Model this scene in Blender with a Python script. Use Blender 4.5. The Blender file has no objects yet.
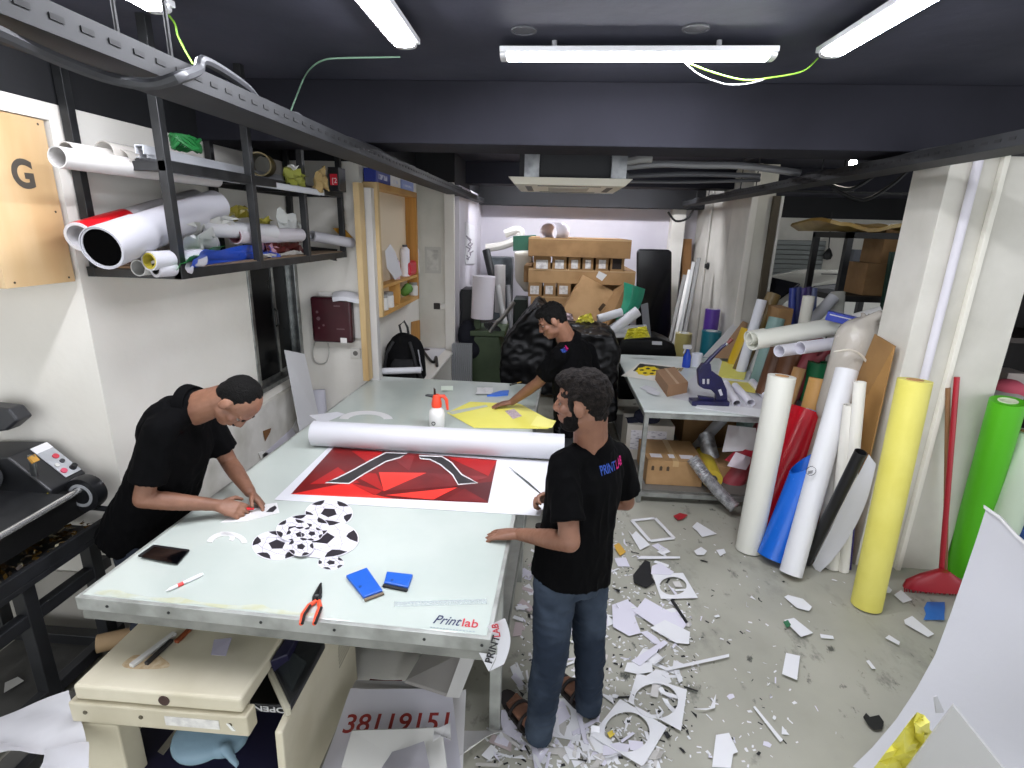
import bpy, bmesh, math, random
import numpy as np
from mathutils import Vector as V, Matrix
R = random.Random(11)
SC = bpy.context.scene; COL = SC.collection
pi = math.pi
# ---------- camera (solved from the vanishing points of the photograph) ----------
FPX, PIT, ROL, YAW, TYAW, CH = 533.28, 0.28402, 0.026555, -0.06423, 0.03722, 2.25
_W = V((math.sin(YAW)*math.cos(PIT), math.cos(YAW)*math.cos(PIT), -math.sin(PIT)))
_r = V((math.cos(YAW), -math.sin(YAW), 0)); _u = _r.cross(_W)
_R = _r*math.cos(ROL)+_u*math.sin(ROL); _U = -_r*math.sin(ROL)+_u*math.cos(ROL)
CAM = V((0, 0, CH))
def P(px, py, x=None, y=None, z=None):
    d = _W+_R*((px-512)/FPX)+_U*((384-py)/FPX)
    t = (x/d.x) if x is not None else (y/d.y) if y is not None else (z-CH)/d.z
    return CAM+d*t
cd = bpy.data.cameras.new('camera'); co = bpy.data.objects.new('camera', cd); COL.objects.link(co)
co.matrix_world = Matrix(((_R.x, _U.x, -_W.x, 0), (_R.y, _U.y, -_W.y, 0), (_R.z, _U.z, -_W.z, CH), (0, 0, 0, 1)))
cd.sensor_width = 36; cd.lens = FPX*36/1024; cd.clip_start = .05; cd.clip_end = 100
SC.camera = co
# ---------- materials ----------
def lin(c):
    if isinstance(c, str):
        c = [int(c[i:i+2], 16)/255 for i in (0, 2, 4)]
        c = [x/12.92 if x <= .04045 else ((x+.055)/1.055)**2.4 for x in c]
    return (c[0], c[1], c[2], 1)
MC = {}
def M(col, rough=.5, metal=0, col2=None, scale=6, bump=0, bscale=60, emit=0, trans=0, alpha=1, coat=0, lo=.4, hi=.65, stretch=None, spec=.5, trl=0):
    key = (col, rough, metal, col2, scale, bump, bscale, emit, trans, alpha, coat, lo, hi, stretch, trl, spec)
    if key in MC: return MC[key]
    m = bpy.data.materials.new('mat_'+str(col)); m.use_nodes = True
    n = m.node_tree.nodes; l = m.node_tree.links; b = n['Principled BSDF']
    b.inputs['Base Color'].default_value = lin(col); b.inputs['Roughness'].default_value = rough
    b.inputs['Metallic'].default_value = metal; b.inputs['Transmission Weight'].default_value = trans
    b.inputs['Alpha'].default_value = alpha; b.inputs['Coat Weight'].default_value = coat
    b.inputs['Specular IOR Level'].default_value = spec
    tc = n.new('ShaderNodeTexCoord'); mp = n.new('ShaderNodeMapping'); l.new(tc.outputs['Object'], mp.inputs[0])
    if stretch: mp.inputs['Scale'].default_value = stretch
    if col2:
        t = n.new('ShaderNodeTexNoise'); t.inputs['Scale'].default_value = scale; t.inputs['Detail'].default_value = 6
        l.new(mp.outputs[0], t.inputs[0]); r = n.new('ShaderNodeValToRGB'); l.new(t.outputs[0], r.inputs[0])
        r.color_ramp.elements[0].position = lo; r.color_ramp.elements[1].position = hi
        r.color_ramp.elements[0].color = lin(col); r.color_ramp.elements[1].color = lin(col2)
        l.new(r.outputs[0], b.inputs['Base Color'])
    else:
        t = n.new('ShaderNodeTexNoise'); t.inputs['Scale'].default_value = 14; t.inputs['Detail'].default_value = 4
        l.new(mp.outputs[0], t.inputs[0]); mr = n.new('ShaderNodeMapRange'); l.new(t.outputs[0], mr.inputs[0])
        mr.inputs[3].default_value = max(.02, rough-.06); mr.inputs[4].default_value = min(1, rough+.06)
        l.new(mr.outputs[0], b.inputs['Roughness'])
    if bump:
        t = n.new('ShaderNodeTexNoise'); t.inputs['Scale'].default_value = bscale; t.inputs['Detail'].default_value = 5
        l.new(mp.outputs[0], t.inputs[0]); bp = n.new('ShaderNodeBump'); bp.inputs['Strength'].default_value = bump
        bp.inputs['Distance'].default_value = .01
        l.new(t.outputs[0], bp.inputs['Height']); l.new(bp.outputs[0], b.inputs['Normal'])
    if emit:
        b.inputs['Emission Color'].default_value = lin(col); b.inputs['Emission Strength'].default_value = emit
    MC[key] = m; return m
WHITE = M('cfcecd', .55); PAPER = M('cdcdd1', .6, bump=.15, bscale=9); CREAM = M('efeadb', .6); BLACK = M('0b0b0c', .5)
BLKM = M('141516', .45, col2='242526', scale=9); STEEL = M('a9abaa', .35, 1, col2='8a8d8c', scale=20); ALU = M('b9bbb6', .42, .35, col2='8f928c', scale=9)
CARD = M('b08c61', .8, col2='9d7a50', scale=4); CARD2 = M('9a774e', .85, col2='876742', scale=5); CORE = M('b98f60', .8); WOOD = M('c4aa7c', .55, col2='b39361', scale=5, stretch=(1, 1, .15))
WOODD = M('c08a3e', .55, col2='a8742f', scale=6, stretch=(3, 3, .3)); PLASTB = M('17181a', .35); TAPE = M('d6c9a8', .4)
SKIN = M('815a45', .55, col2='6f4a38', scale=9, bump=.08, bscale=160); HAIR = M('080706', .75, bump=.8, bscale=170, spec=.15); HAIRG = M('0f0c0b', .8, col2='231e1b', scale=60, bump=.8, bscale=170, spec=.15)
CLOTH = M('050506', .9, bump=.5, bscale=11, spec=.08); JEANS = M('1e2734', .85, col2='4a5563', scale=3.2, bump=.4, bscale=14, lo=.42, hi=.78, spec=.2)
# ---------- mesh building ----------
def basis(d):
    d = d.normalized(); a = V((0, 0, 1)) if abs(d.z) < .9 else V((0, 1, 0))
    s = d.cross(a).normalized(); return d, s, s.cross(d).normalized()
class B:
    def __init__(s): s.bm = bmesh.new(); s.mi = 0
    def add(s, vs, fs):
        vv = [s.bm.verts.new(v) for v in vs]
        for f in fs:
            try: s.bm.faces.new([vv[i] for i in f]).material_index = s.mi
            except ValueError: pass
        return s
    def hexa(s, p): return s.add(p, [(0, 3, 2, 1), (4, 5, 6, 7), (0, 1, 5, 4), (1, 2, 6, 5), (2, 3, 7, 6), (3, 0, 4, 7)])
    def box(s, lo, hi): 
        x, y, z = lo; X, Y, Z = hi
        return s.hexa([(x, y, z), (X, y, z), (X, Y, z), (x, Y, z), (x, y, Z), (X, y, Z), (X, Y, Z), (x, Y, Z)])
    def obox(s, c, ax, ay, az):   # centre and three half-axis vectors
        c = V(c); return s.hexa([c+ax*i+ay*j+az*k for k in (-1, 1) for i, j in ((-1, -1), (1, -1), (1, 1), (-1, 1))])
    def bar(s, a, b, w, h, up=(0, 0, 1)):
        a, b = V(a), V(b); d = (b-a).normalized(); u = V(up)
        if abs(d.dot(u)) > .95: u = V((0, 1, 0))
        sd = d.cross(u).normalized(); u = sd.cross(d)
        return s.obox((a+b)/2, (b-a)/2, sd*(w/2), u*(h/2))
    def prism(s, pts, n):
        k = len(pts); n = V(n); p = [V(q) for q in pts]
        return s.add(p+[q+n for q in p], [tuple(range(k))[::-1], tuple(range(k, 2*k))]+[(i, (i+1) % k, k+(i+1) % k, k+i) for i in range(k)])
    def tube(s, pts, r, n=10, caps=True):
        pts = [V(p) for p in pts]; k = len(pts); rs = r if isinstance(r, (list, tuple)) else [r]*k
        vs = []; fs = []; prev = None
        for i, p in enumerate(pts):
            d = (pts[min(i+1, k-1)]-pts[max(i-1, 0)]).normalized()
            if prev is None: _, sd, up = basis(d)
            else:
                sd = (prev-d*prev.dot(d)).normalized(); up = sd.cross(d)
            prev = sd
            for j in range(n):
                a = 2*pi*j/n; vs.append(p+(sd*math.cos(a)+up*math.sin(a))*rs[i])
        for i in range(k-1):
            for j in range(n): fs.append((i*n+j, i*n+(j+1) % n, (i+1)*n+(j+1) % n, (i+1)*n+j))
        if caps: fs += [tuple(range(n))[::-1], tuple(range((k-1)*n, k*n))]
        return s.add(vs, fs)
    def cyl(s, a, b, r, r2=None, n=20): return s.tube([a, b], [r, r if r2 is None else r2], n)
    def ring(s, a, b, ro, ri, n=28, oval=1):      # hollow cylinder with wall thickness
        a, b = V(a), V(b); d, sd, up = basis(b-a); vs = []
        for p in (a, b):
            for r in (ro, ri):
                for j in range(n):
                    t = 2*pi*j/n; vs.append(p+sd*(math.cos(t)*r)+up*(math.sin(t)*r*oval))
        fs = []
        for j in range(n):
            k = (j+1) % n
            fs += [(j, k, 2*n+k, 2*n+j), (n+k, n+j, 3*n+j, 3*n+k), (k, j, n+j, n+k), (2*n+j, 2*n+k, 3*n+k, 3*n+j)]
        return s.add(vs, fs)
    def grid(s, g, th=.001, n=None):      # thick sheet over a grid of points
        g = [[V(p) for p in r] for r in g]; a = len(g); b = len(g[0]); vs = []; off = []
        for i in range(a):
            for j in range(b):
                if n is None:
                    du = g[min(i+1, a-1)][j]-g[max(i-1, 0)][j]; dv = g[i][min(j+1, b-1)]-g[i][max(j-1, 0)]
                    q = du.cross(dv); q = q.normalized() if q.length > 1e-9 else V((0, 0, 1))
                else: q = V(n)
                vs.append(g[i][j]); off.append(g[i][j]+q*th)
        N = a*b; I = lambda i, j: i*b+j; fs = []
        for i in range(a-1):
            for j in range(b-1):
                fs += [(I(i, j), I(i, j+1), I(i+1, j+1), I(i+1, j)), (N+I(i, j), N+I(i+1, j), N+I(i+1, j+1), N+I(i, j+1))]
        ed = [I(i, 0) for i in range(a)]+[I(a-1, j) for j in range(1, b)]+[I(i, b-1) for i in range(a-2, -1, -1)]+[I(0, j) for j in range(b-2, 0, -1)]
        for i in range(len(ed)): p, q = ed[i], ed[(i+1) % len(ed)]; fs.append((p, q, N+q, N+p))
        return s.add(vs+off, fs)
    def lathe(s, prof, c, ax=(0, 0, 1), n=20):   # prof: (radius, along)
        c = V(c); d, sd, up = basis(V(ax)); k = len(prof); vs = []
        for r, h in prof:
            for j in range(n):
                a = 2*pi*j/n; vs.append(c+d*h+(sd*math.cos(a)+up*math.sin(a))*max(r, 1e-4))
        fs = [(i*n+j, i*n+(j+1) % n, (i+1)*n+(j+1) % n, (i+1)*n+j) for i in range(k-1) for j in range(n)]
        return s.add(vs, fs+[tuple(range(n))[::-1], tuple(range((k-1)*n, k*n))])
    def ell(s, c, ax, ay, az, n=14):      # ellipsoid with three half-axis vectors
        c = V(c); vs = [c+az]; m = n//2
        for i in range(1, m):
            t = pi*i/m
            for j in range(n):
                p = 2*pi*j/n; vs.append(c+ax*(math.sin(t)*math.cos(p))+ay*(math.sin(t)*math.sin(p))+az*math.cos(t))
        vs.append(c-az); L = len(vs)-1; fs = [(0, 1+j, 1+(j+1) % n) for j in range(n)]
        for i in range(m-2):
            for j in range(n): fs.append((1+i*n+j, 1+(i+1)*n+j, 1+(i+1)*n+(j+1) % n, 1+i*n+(j+1) % n))
        fs += [(L, 1+(m-2)*n+(j+1) % n, 1+(m-2)*n+j) for j in range(n)]
        return s.add(vs, fs)
    def ball(s, c, r, n=12): return s.ell(c, V((r, 0, 0)), V((0, r, 0)), V((0, 0, r)), n)
    def cap(s, a, b, ra, rb, n=14):
        a, b = V(a), V(b)
        if (b-a).length > 1e-5: s.cyl(a, b, ra, rb, n)
        s.ball(a, ra*.995, n); return s.ball(b, rb*.995, n)
    def loft(s, secs, n=24, e=2.4):     # secs: (centre, side half-vector, forward half-vector)
        vs = []; k = len(secs)
        for c, a, f in secs:
            for j in range(n):
                t = 2*pi*j/n; ct, st = math.cos(t), math.sin(t)
                vs.append(V(c)+a*(math.copysign(abs(ct)**(2/e), ct))+f*(math.copysign(abs(st)**(2/e), st)))
        fs = [(i*n+j, i*n+(j+1) % n, (i+1)*n+(j+1) % n, (i+1)*n+j) for i in range(k-1) for j in range(n)]
        return s.add(vs, fs+[tuple(range(n))[::-1], tuple(range((k-1)*n, k*n))])
    def mesh(s, name, mats, weld=False):
        if weld: bmesh.ops.remove_doubles(s.bm, verts=s.bm.verts, dist=1e-5)
        bmesh.ops.recalc_face_normals(s.bm, faces=s.bm.faces)
        me = bpy.data.meshes.new(name); s.bm.to_mesh(me); s.bm.free()
        for m in (mats if isinstance(mats, (list, tuple)) else [mats]): me.materials.append(m)
        return me
    def ob(s, name, mats, parent=None, smooth=False, bev=0, weld=False, seg=2):
        return link(name, s.mesh(name, mats, weld), parent, smooth, bev, seg)
def wloc(o):
    v = V((0, 0, 0))
    while o: v += o.location; o = o.parent
    return v
def link(name, me, parent=None, smooth=False, bev=0, seg=2):
    o = bpy.data.objects.new(name, me); COL.objects.link(o)
    if smooth:
        for p in me.polygons: p.use_smooth = True
        me.set_sharp_from_angle(angle=math.radians(42))
    if parent:
        o.parent = parent; o.location = -wloc(parent)
    elif len(me.vertices):
        co_ = np.empty(len(me.vertices)*3); me.vertices.foreach_get('co', co_); co_ = co_.reshape(-1, 3)
        c = V(((co_[:, 0].min()+co_[:, 0].max())/2, (co_[:, 1].min()+co_[:, 1].max())/2, co_[:, 2].min()))
        me.transform(Matrix.Translation(-c)); o.location = c
    if bev:
        m = o.modifiers.new('bevel', 'BEVEL'); m.width = bev; m.segments = seg; m.limit_method = 'ANGLE'; m.angle_limit = .6
    return o
def tag(o, label, cat, group=None, kind=None):
    o['label'] = label; o['category'] = cat
    if group: o['group'] = group
    if kind: o['kind'] = kind
    return o
def T(name, label, cat, loc, group=None):
    o = bpy.data.objects.new(name, None); COL.objects.link(o); o.location = V(loc); o.empty_display_size = .1
    return tag(o, label, cat, group)
def struct(b, name, mat, bev=0, smooth=False):
    o = b.ob(name, mat, None, smooth, bev); o['kind'] = 'structure'; return o
def remesh(b, vox, it=3, mats=None, name='body', fac=.5):
    me = b.mesh('tmp', []); o = bpy.data.objects.new('tmp', me); COL.objects.link(o)
    m = o.modifiers.new('r', 'REMESH'); m.mode = 'VOXEL'; m.voxel_size = vox
    if it: k = o.modifiers.new('s', 'SMOOTH'); k.factor = fac; k.iterations = it
    dg = bpy.context.evaluated_depsgraph_get(); out = bpy.data.meshes.new_from_object(o.evaluated_get(dg)); out.name = name
    bpy.data.objects.remove(o); bpy.data.meshes.remove(me)
    out.materials.clear()
    for x in (mats if isinstance(mats, (list, tuple)) else [mats]): out.materials.append(x)
    for p in out.polygons: p.use_smooth = True; p.material_index = 0
    return out
def text(s, o, ex, ey, size, mat, parent, name='lettering', th=.0008, shear=0, w=None, bold=0):
    cu = bpy.data.curves.new('t', 'FONT'); cu.body = s; cu.extrude = .5*th/size; cu.size = 1; cu.shear = shear; cu.offset = bold
    t = bpy.data.objects.new('t', cu); COL.objects.link(t); dg = bpy.context.evaluated_depsgraph_get()
    me = bpy.data.meshes.new_from_object(t.evaluated_get(dg)); bpy.data.objects.remove(t); bpy.data.curves.remove(cu)
    ex = V(ex).normalized(); ey = V(ey); ey = (ey-ex*ey.dot(ex)).normalized(); ez = ex.cross(ey); o = V(o)
    xs = [v.co.x for v in me.vertices]; kx = (w/(max(xs)-min(xs))) if w else size
    for v in me.vertices: v.co = o+ex*(v.co.x*kx)+ey*(v.co.y*size)+ez*(v.co.z*size+th*.6)
    me.name = name; me.materials.clear(); me.materials.append(mat)
    return link(name, me, parent)
def roll(name, label, cat, a, b, r, mat, group=None, core=.45, corem=None, n=28, wall=None, parent=None):
    """A roll of sheet material: hollow winding, cardboard core as a part."""
    a, b = V(a), V(b); ri = r-wall if wall else r*core
    k = B().ring(a, b, r, ri, n)
    for q in ((a, b) if wall is None else ()):      # winding line on each end
        d = (b-a).normalized()*.0008*(1 if q is b else -1)
        k.ring(q, q+d, r*.8, r*.78, n)
    o = k.ob(name, mat, parent, True)
    if not parent: tag(o, label, cat, group)
    if corem:
        d = (b-a).normalized()*.004
        c = B().ring(a-d, b+d, ri*.999, ri*.8, 20).ob('core', corem, o, True)
    return o
def lerp(a, b, t): return a+(b-a)*t
WSTR, LSTR, EXPO = 0.7, 33, 1.6
# ================= THE SETTING =================
WALL = M('e2dfd7', .75, col2='d6d2c8', scale=1.6, bump=.12, bscale=25, lo=.35, hi=.75)
WALLG = M('d3d0c6', .75, col2='c3c1b6', scale=2.2, bump=.12, bscale=25)
WALLW = M('cdc9ce', .7, col2='c3bec6', scale=1.2)
BLKWALL = M('0d0e11', .7, col2='131418', scale=2, bump=.25, bscale=14)
CEIL = M('3e3f49', .7, col2='4b4c57', scale=1.3, bump=.35, bscale=9, spec=.12)
BEAM = M('232329', .7, col2='2b2b32', scale=1.3, bump=.3, bscale=9, spec=.1)
FLOOR = M('98978a', .5, col2='acaa9d', scale=1.7, bump=.06, bscale=30, lo=.3, hi=.7)
# worn blotches and scuffs on the painted concrete
nt = FLOOR.node_tree; bs = nt.nodes['Principled BSDF']
def blot(scale, lo, hi, col, seedv):
    t = nt.nodes.new('ShaderNodeTexNoise'); t.inputs['Scale'].default_value = scale; t.inputs['Detail'].default_value = 9; t.inputs['Roughness'].default_value = .65
    mp = nt.nodes.new('ShaderNodeMapping'); mp.inputs['Location'].default_value = (seedv, seedv*2, 0); mp.inputs['Scale'].default_value = (1, .6, 1)
    tc = [x for x in nt.nodes if x.type == 'TEX_COORD'][0]; nt.links.new(tc.outputs['Object'], mp.inputs[0]); nt.links.new(mp.outputs[0], t.inputs[0])
    r = nt.nodes.new('ShaderNodeMapRange'); r.inputs[1].default_value = lo; r.inputs[2].default_value = hi; nt.links.new(t.outputs[0], r.inputs[0])
    mx = nt.nodes.new('ShaderNodeMix'); mx.data_type = 'RGBA'; src = bs.inputs['Base Color'].links[0].from_socket
    nt.links.new(r.outputs[0], mx.inputs[0]); nt.links.new(src, mx.inputs[6]); mx.inputs[7].default_value = lin(col); nt.links.new(mx.outputs[2], bs.inputs['Base Color'])
blot(2.2, .56, .74, '7a7b70', 3.1); blot(5, .6, .7, '67685f', 5.3); blot(11, .63, .7, '4c4d46', 7.7)
XL, YB, ZC = -2.15, 12.4, 3.05
X2, Y2, YR = -1.57, 4.49, 8.8      # wall step beside the window, rear wall
struct(B().box((-4.5, -1.5, -.12), (9, YB+.15, 0)), 'floor', FLOOR)
struct(B().box((-4.5, -1.5, ZC), (9, YB+.15, ZC+.12)), 'ceiling', CEIL)
struct(B().box((-4.5, 3.36, 2.715), (3.35, 3.75, ZC)), 'ceiling_beam', BEAM, .006)
struct(B().box((3.352, 3.3, 2.62), (6.5, 3.8, ZC)), 'ceiling_beam', BEAM, .006)
b2 = P(650, 187, y=7.2)
struct(B().box((-2.15, 7.2, b2.z), (8.9, 7.6, ZC)), 'ceiling_beam', BEAM, .006)
bz = P(560, 206, y=8.45).z
struct(B().box((-1.12, 8.45, bz), (2.3, YR, ZC)), 'ceiling_soffit', BLKWALL)
struct(B().box((-1.6, YR, 0), (2.6, YR+.15, ZC)), 'wall_back', WALLW)
struct(B().box((2.602, YB, 0), (9, YB+.15, 2.62)), 'wall_car_park', WALLG)
struct(B().box((2.602, YB, 2.622), (9, YB+.15, ZC)), 'wall_car_park_upper', BLKWALL)
struct(B().box((8.9, 4, 0), (9, YB, ZC)), 'wall_right', WALLG)
# left side: projecting column, wall with window, black painted band above
wy0, wy1, wz0, wz1 = P(258, 381, x=XL).y, P(303, 353, x=XL).y, 1.0, 2.12
w = B().box((-4.4, 2.34, 0), (XL, 2.9, 2.71)).box((XL-.3, 2.9, 0), (XL, wy0, 2.71)).box((XL-.3, wy1, 0), (XL, Y2-.001, 2.71)).box((XL-.3, wy0, 0), (XL, wy1, wz0)).box((XL-.3, wy0, wz1), (XL, wy1, 2.71))
struct(w, 'wall_left', WALL)
struct(B().box((-4.4, .2, 2.64), (XL, 2.339, 2.71)), 'wall_bulkhead', WALL)
struct(B().box((-4.4, .2, 2.711), (XL, Y2-.001, ZC)), 'wall_left_upper', BLKWALL)
yB = 6.4
xq, xr = P(447, 250, y=yB).x, P(455, 250, y=yB).x
struct(B().box((XL-.3, Y2, 0), (X2, yB-.001, 2.73)), 'wall_left_rear', WALL)
struct(B().box((XL-.3, Y2, 2.731), (X2, yB, ZC)), 'wall_left_rear_upper', BLKWALL)
struct(B().box((XL-.3, yB, 0), (xq, yB+.3, 2.73)), 'wall_step', WALLG)
struct(B().box((xq-.02, yB-.05, 0), (xr, yB-.001, 2.73)), 'wall_pilaster', WALL, .004)
struct(B().box((XL, yB+.301, 0), (xr, YR, 2.73)), 'wall_left_far', WALLW)
struct(B().box((XL-.3, yB+.001, 2.731), (xr, YR, ZC)), 'wall_left_far_upper', BLKWALL)
struct(B().box((-4.3, 2.325, .34), (XL, 2.339, .39)).box((-4.3, 2.33, 0), (XL, 2.3395, .34)), 'baseboard_left', M('a7a39b', .6))
struct(B().box((-4.4, .2, 0), (-4.3, 2.33, 2.64)), 'wall_left_near', WALLG)
struct(B().box((XL, 2.36, .0), (XL+.035, Y2-.002, .92)), 'trim_1', M('dcd9d2', .7, col2='b9b5aa', scale=3))
# window with two sliding sashes, dark outside
wf = B(); t = .035
for lo, hi in (((XL-.09, wy0, wz0), (XL+.012, wy0+t, wz1)), ((XL-.09, wy1-t*1.6, wz0), (XL+.012, wy1, wz1)), ((XL-.09, wy0, wz0), (XL+.03, wy1, wz0+t)), ((XL-.09, wy0, wz1-t), (XL+.012, wy1, wz1))): wf.box(lo, hi)
win = wf.ob('window_1', STEEL, None, False, .003); win['kind'] = 'structure'
ym = lerp(wy0, wy1, .5)
for k, (ya, yb, dx) in enumerate(((wy0+t, ym+.03, -.03), (ym-.03, wy1-t*1.6, -.06))):
    f = B()
    for lo, hi in (((ya, wz0+t), (ya+.03, wz1-t)), ((yb-.035, wz0+t), (yb, wz1-t)), ((ya, wz0+t), (yb, wz0+t+.035)), ((ya, wz1-t-.03), (yb, wz1-t))):
        f.box((XL+dx-.012, lo[0], lo[1]), (XL+dx+.012, hi[0], hi[1]))
    f.ob('window_sash', STEEL, win)
    B().box((XL+dx-.003, ya+.03, wz0+t+.035), (XL+dx+.003, yb-.035, wz1-t-.03)).ob('window_pane', M('020304', .3, spec=.12), win)
B().tube([(XL-.015, ym-.005, 1.45), (XL+.005, ym-.005, 1.47), (XL+.005, ym-.005, 1.57), (XL-.015, ym-.005, 1.59)], .008).ob('window_latch', PLASTB, win)
# near pillar on the other side with conduit strips
px0, px1, py0 = 2.27, 2.87, 3.47
struct(B().box((px0, py0, 0), (px1, 3.8, 2.9)), 'wall_pillar', M('dad7cd', .75, col2='c9c6bb', scale=2, bump=.12, bscale=25), .004)
q = P(946, 378, y=py0).x
struct(B().box((q-.02, py0-.035, 0), (q+.012, py0-.0005, 2.9)), 'trim_2', M('e6e3d6', .6), .004)
q2 = P(921, 378, y=py0).x
struct(B().tube([(q2, py0-.026, .05), (q2, py0-.026, 2.9)], .024, 12), 'trim_3', M('d8d5dc', .5), 0, True)
# second pillar farther away with a return running back from it
q3, q4 = P(742, 260, y=6.5).x, P(772, 222, y=6.5).x
struct(B().box((q3, 6.5, 0), (q4, 7.1, 3.0)), 'wall_pillar_far', WALLG, .004)
struct(B().box((q3, 6.46, 0), (q3+.07, 6.499, 3.0)), 'trim_4', WALL, .003)
struct(B().box((q3+.02, 7.101, 0), (q3+.2, 9.6, 3.0)), 'wall_return', M('c4c1b8', .75, col2='b2afa5', scale=2))
struct(B().tube([(q3+.005, 8.0, 0), (q3+.005, 8.0, 3)], .018, 10), 'trim_5', M('bdbab2', .5), 0, True)
q5 = P(668, 260, y=8.6).x
struct(B().box((q5, 8.6, 0), (q5+.2, YR-.001, bz-.002)), 'wall_pilaster_rear', WALL, .004)
# roller shutter in the car park wall
s0, s1 = P(779, 235, y=12.3), P(822, 272, y=12.3)
sh = B()
for i in range(16):
    z = s0.z-.1-i*.1; sh.prism([(s0.x, 12.39, z), (s0.x, 12.34, z-.01), (s0.x, 12.355, z-.09), (s0.x, 12.39, z-.1)], (s1.x-s0.x, 0, 0))
tag(sh.ob('roller_shutter', M('8d9290', .5, .3)), 'grey slatted roller shutter in the far car park wall', 'shutter')
# ---------- light ----------
wd = bpy.data.worlds.new('world'); SC.world = wd; wd.use_nodes = True
wd.node_tree.nodes['Background'].inputs[0].default_value = (.92, .95, 1, 1); wd.node_tree.nodes['Background'].inputs[1].default_value = WSTR
LIT = M('f4f6ff', .4, emit=LSTR)
def batten(a, b, label, r=.022):
    a, b = V(a), V(b); d = (b-a).normalized(); t = T('fluorescent_batten', label, 'light fixture', (a+b)/2, 'tube light battens on the black ceiling')
    z = V((0, 0, 1)); sd = d.cross(z)
    k = B(); n = 12; s = [V(sd*(math.cos(pi*i/n)*-.044)-z*(math.sin(pi*i/n)**.6*.017)) for i in range(n+1)]
    k.prism([a+d*.03+p for p in s], d*((b-a).length-.06)); k.ob('diffuser', LIT, t, True)
    B().bar(a+z*.012, b+z*.012, .125, .022).ob('housing', M('dcdcde', .4), t, False, .003)
    for q in (.2, .8): B().cyl(lerp(a, b, q)+z*.023, lerp(a, b, q)+z*.0595, .012, None, 10).ob('mount', M('9a9a9c', .4), t)
    for q, e in ((a, 1), (b, -1)): B().prism([q+d*e*.03+p*1.08 for p in s], -d*e*.03).ob('end_cap', M('cfcfcf', .4), t)
zl = ZC-.06
batten(P(501, 56, z=zl), P(774, 56, z=zl), 'long tube light parallel to the ceiling beam, in front of the dark beam')
e = P(406, 45, z=zl); batten(e, e+V((.01, -1.2, 0)), 'tube light pointing toward the beam between the cable tray and the crosswise tube light')
e = P(830, 54, z=zl); batten(e, e+V((.03, -1.2, 0)), 'tube light joined by the green and white wire to the crosswise tube light')
e = P(160, 9, z=zl); batten(e, e+V((-.02, -1.2, 0)), 'tube light directly above the slotted tray by the storage rack')
# battens added out of sight to brighten the rear and the car park
for x, y in ((-.8, 7.68), (.45, 7.68), (4.8, 8.6), (P(528, 164, y=6.3).x, 6.3)):
    a = V((x, y, zl)); batten(a, a+V((.95 if y == 6.3 else 1.2, 0, 0)), 'added unseen tube light on the ceiling behind the hanging air conditioner' if y == 6.3 else 'added unseen tube light on the rear ceiling behind the second beam')
SC.view_settings.view_transform = 'Standard'; SC.view_settings.look = 'None'; SC.view_settings.gamma = 1
SC.view_settings.exposure = EXPO; SC.view_settings.use_curve_mapping = False
SC.cycles.use_denoising = True; SC.cycles.max_bounces = 8; SC.cycles.sample_clamp_indirect = 6
# downlight rings left on the ceiling
for px, py, l in ((524, 30, 'round patched downlight ring on the ceiling, the one above the middle of the crosswise tube'), (696, 28, 'round patched downlight ring on the ceiling, the one toward the wired tube light')):
    c = P(px, py, z=ZC); t = tag(B().ring(c-V((0, 0, .006)), c, .055, .045).ring(c-V((0, 0, .003)), c, .045, .002).ob('ceiling_downlight_ring', M('4c4d52', .6), None, True), l, 'downlight', 'patched downlight rings')
# wires between the lights
def wire(name, pts, r, mat, label, cat='wire', group=None, sm=6):
    pts = [V(p) for p in pts]; out = []
    for i in range(len(pts)-1):
        p0, p1, p2, p3 = pts[max(i-1, 0)], pts[i], pts[i+1], pts[min(i+2, len(pts)-1)]
        for j in range(sm):
            u = j/sm; out.append(.5*((2*p1)+(p2-p0)*u+(2*p0-5*p1+4*p2-p3)*u*u+(3*p1-p0-3*p2+p3)*u**3))
    out.append(pts[-1]); o = B().tube(out, r, 8).ob(name, mat, None, True); return tag(o, label, cat, group)
GRN = M('7fae35', .5); 
wire('green_wire', [P(x, y, y=2.72) for x, y in ((688, 63), (715, 73), (745, 80), (775, 77), (803, 71), (818, 58))], .0035, GRN, 'green and yellow wire sagging between two ceiling tube lights')
wire('white_wire', [P(x, y, y=2.71) for x, y in ((683, 61), (700, 75), (725, 84), (745, 84), (763, 80))], .0028, WHITE, 'white wire sagging below the end of the crosswise tube light')
wire('green_wire', [P(x, y, y=2.25) for x, y in ((161, 8), (174, 22), (178, 36), (186, 52), (193, 64))], .004, GRN, 'green and white wire hanging from the tube light to the slotted cable tray')
wire('green_wire', [P(x, y, y=3.2) for x, y in ((290, 113), (295, 100))]+[P(x, y, z=3.03) for x, y in ((303, 80), (311, 68), (324, 60), (345, 58), (400, 57))], .004, M('8fb59a', .5), 'pale green wire looping up the ceiling beside the deep beam')
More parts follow.
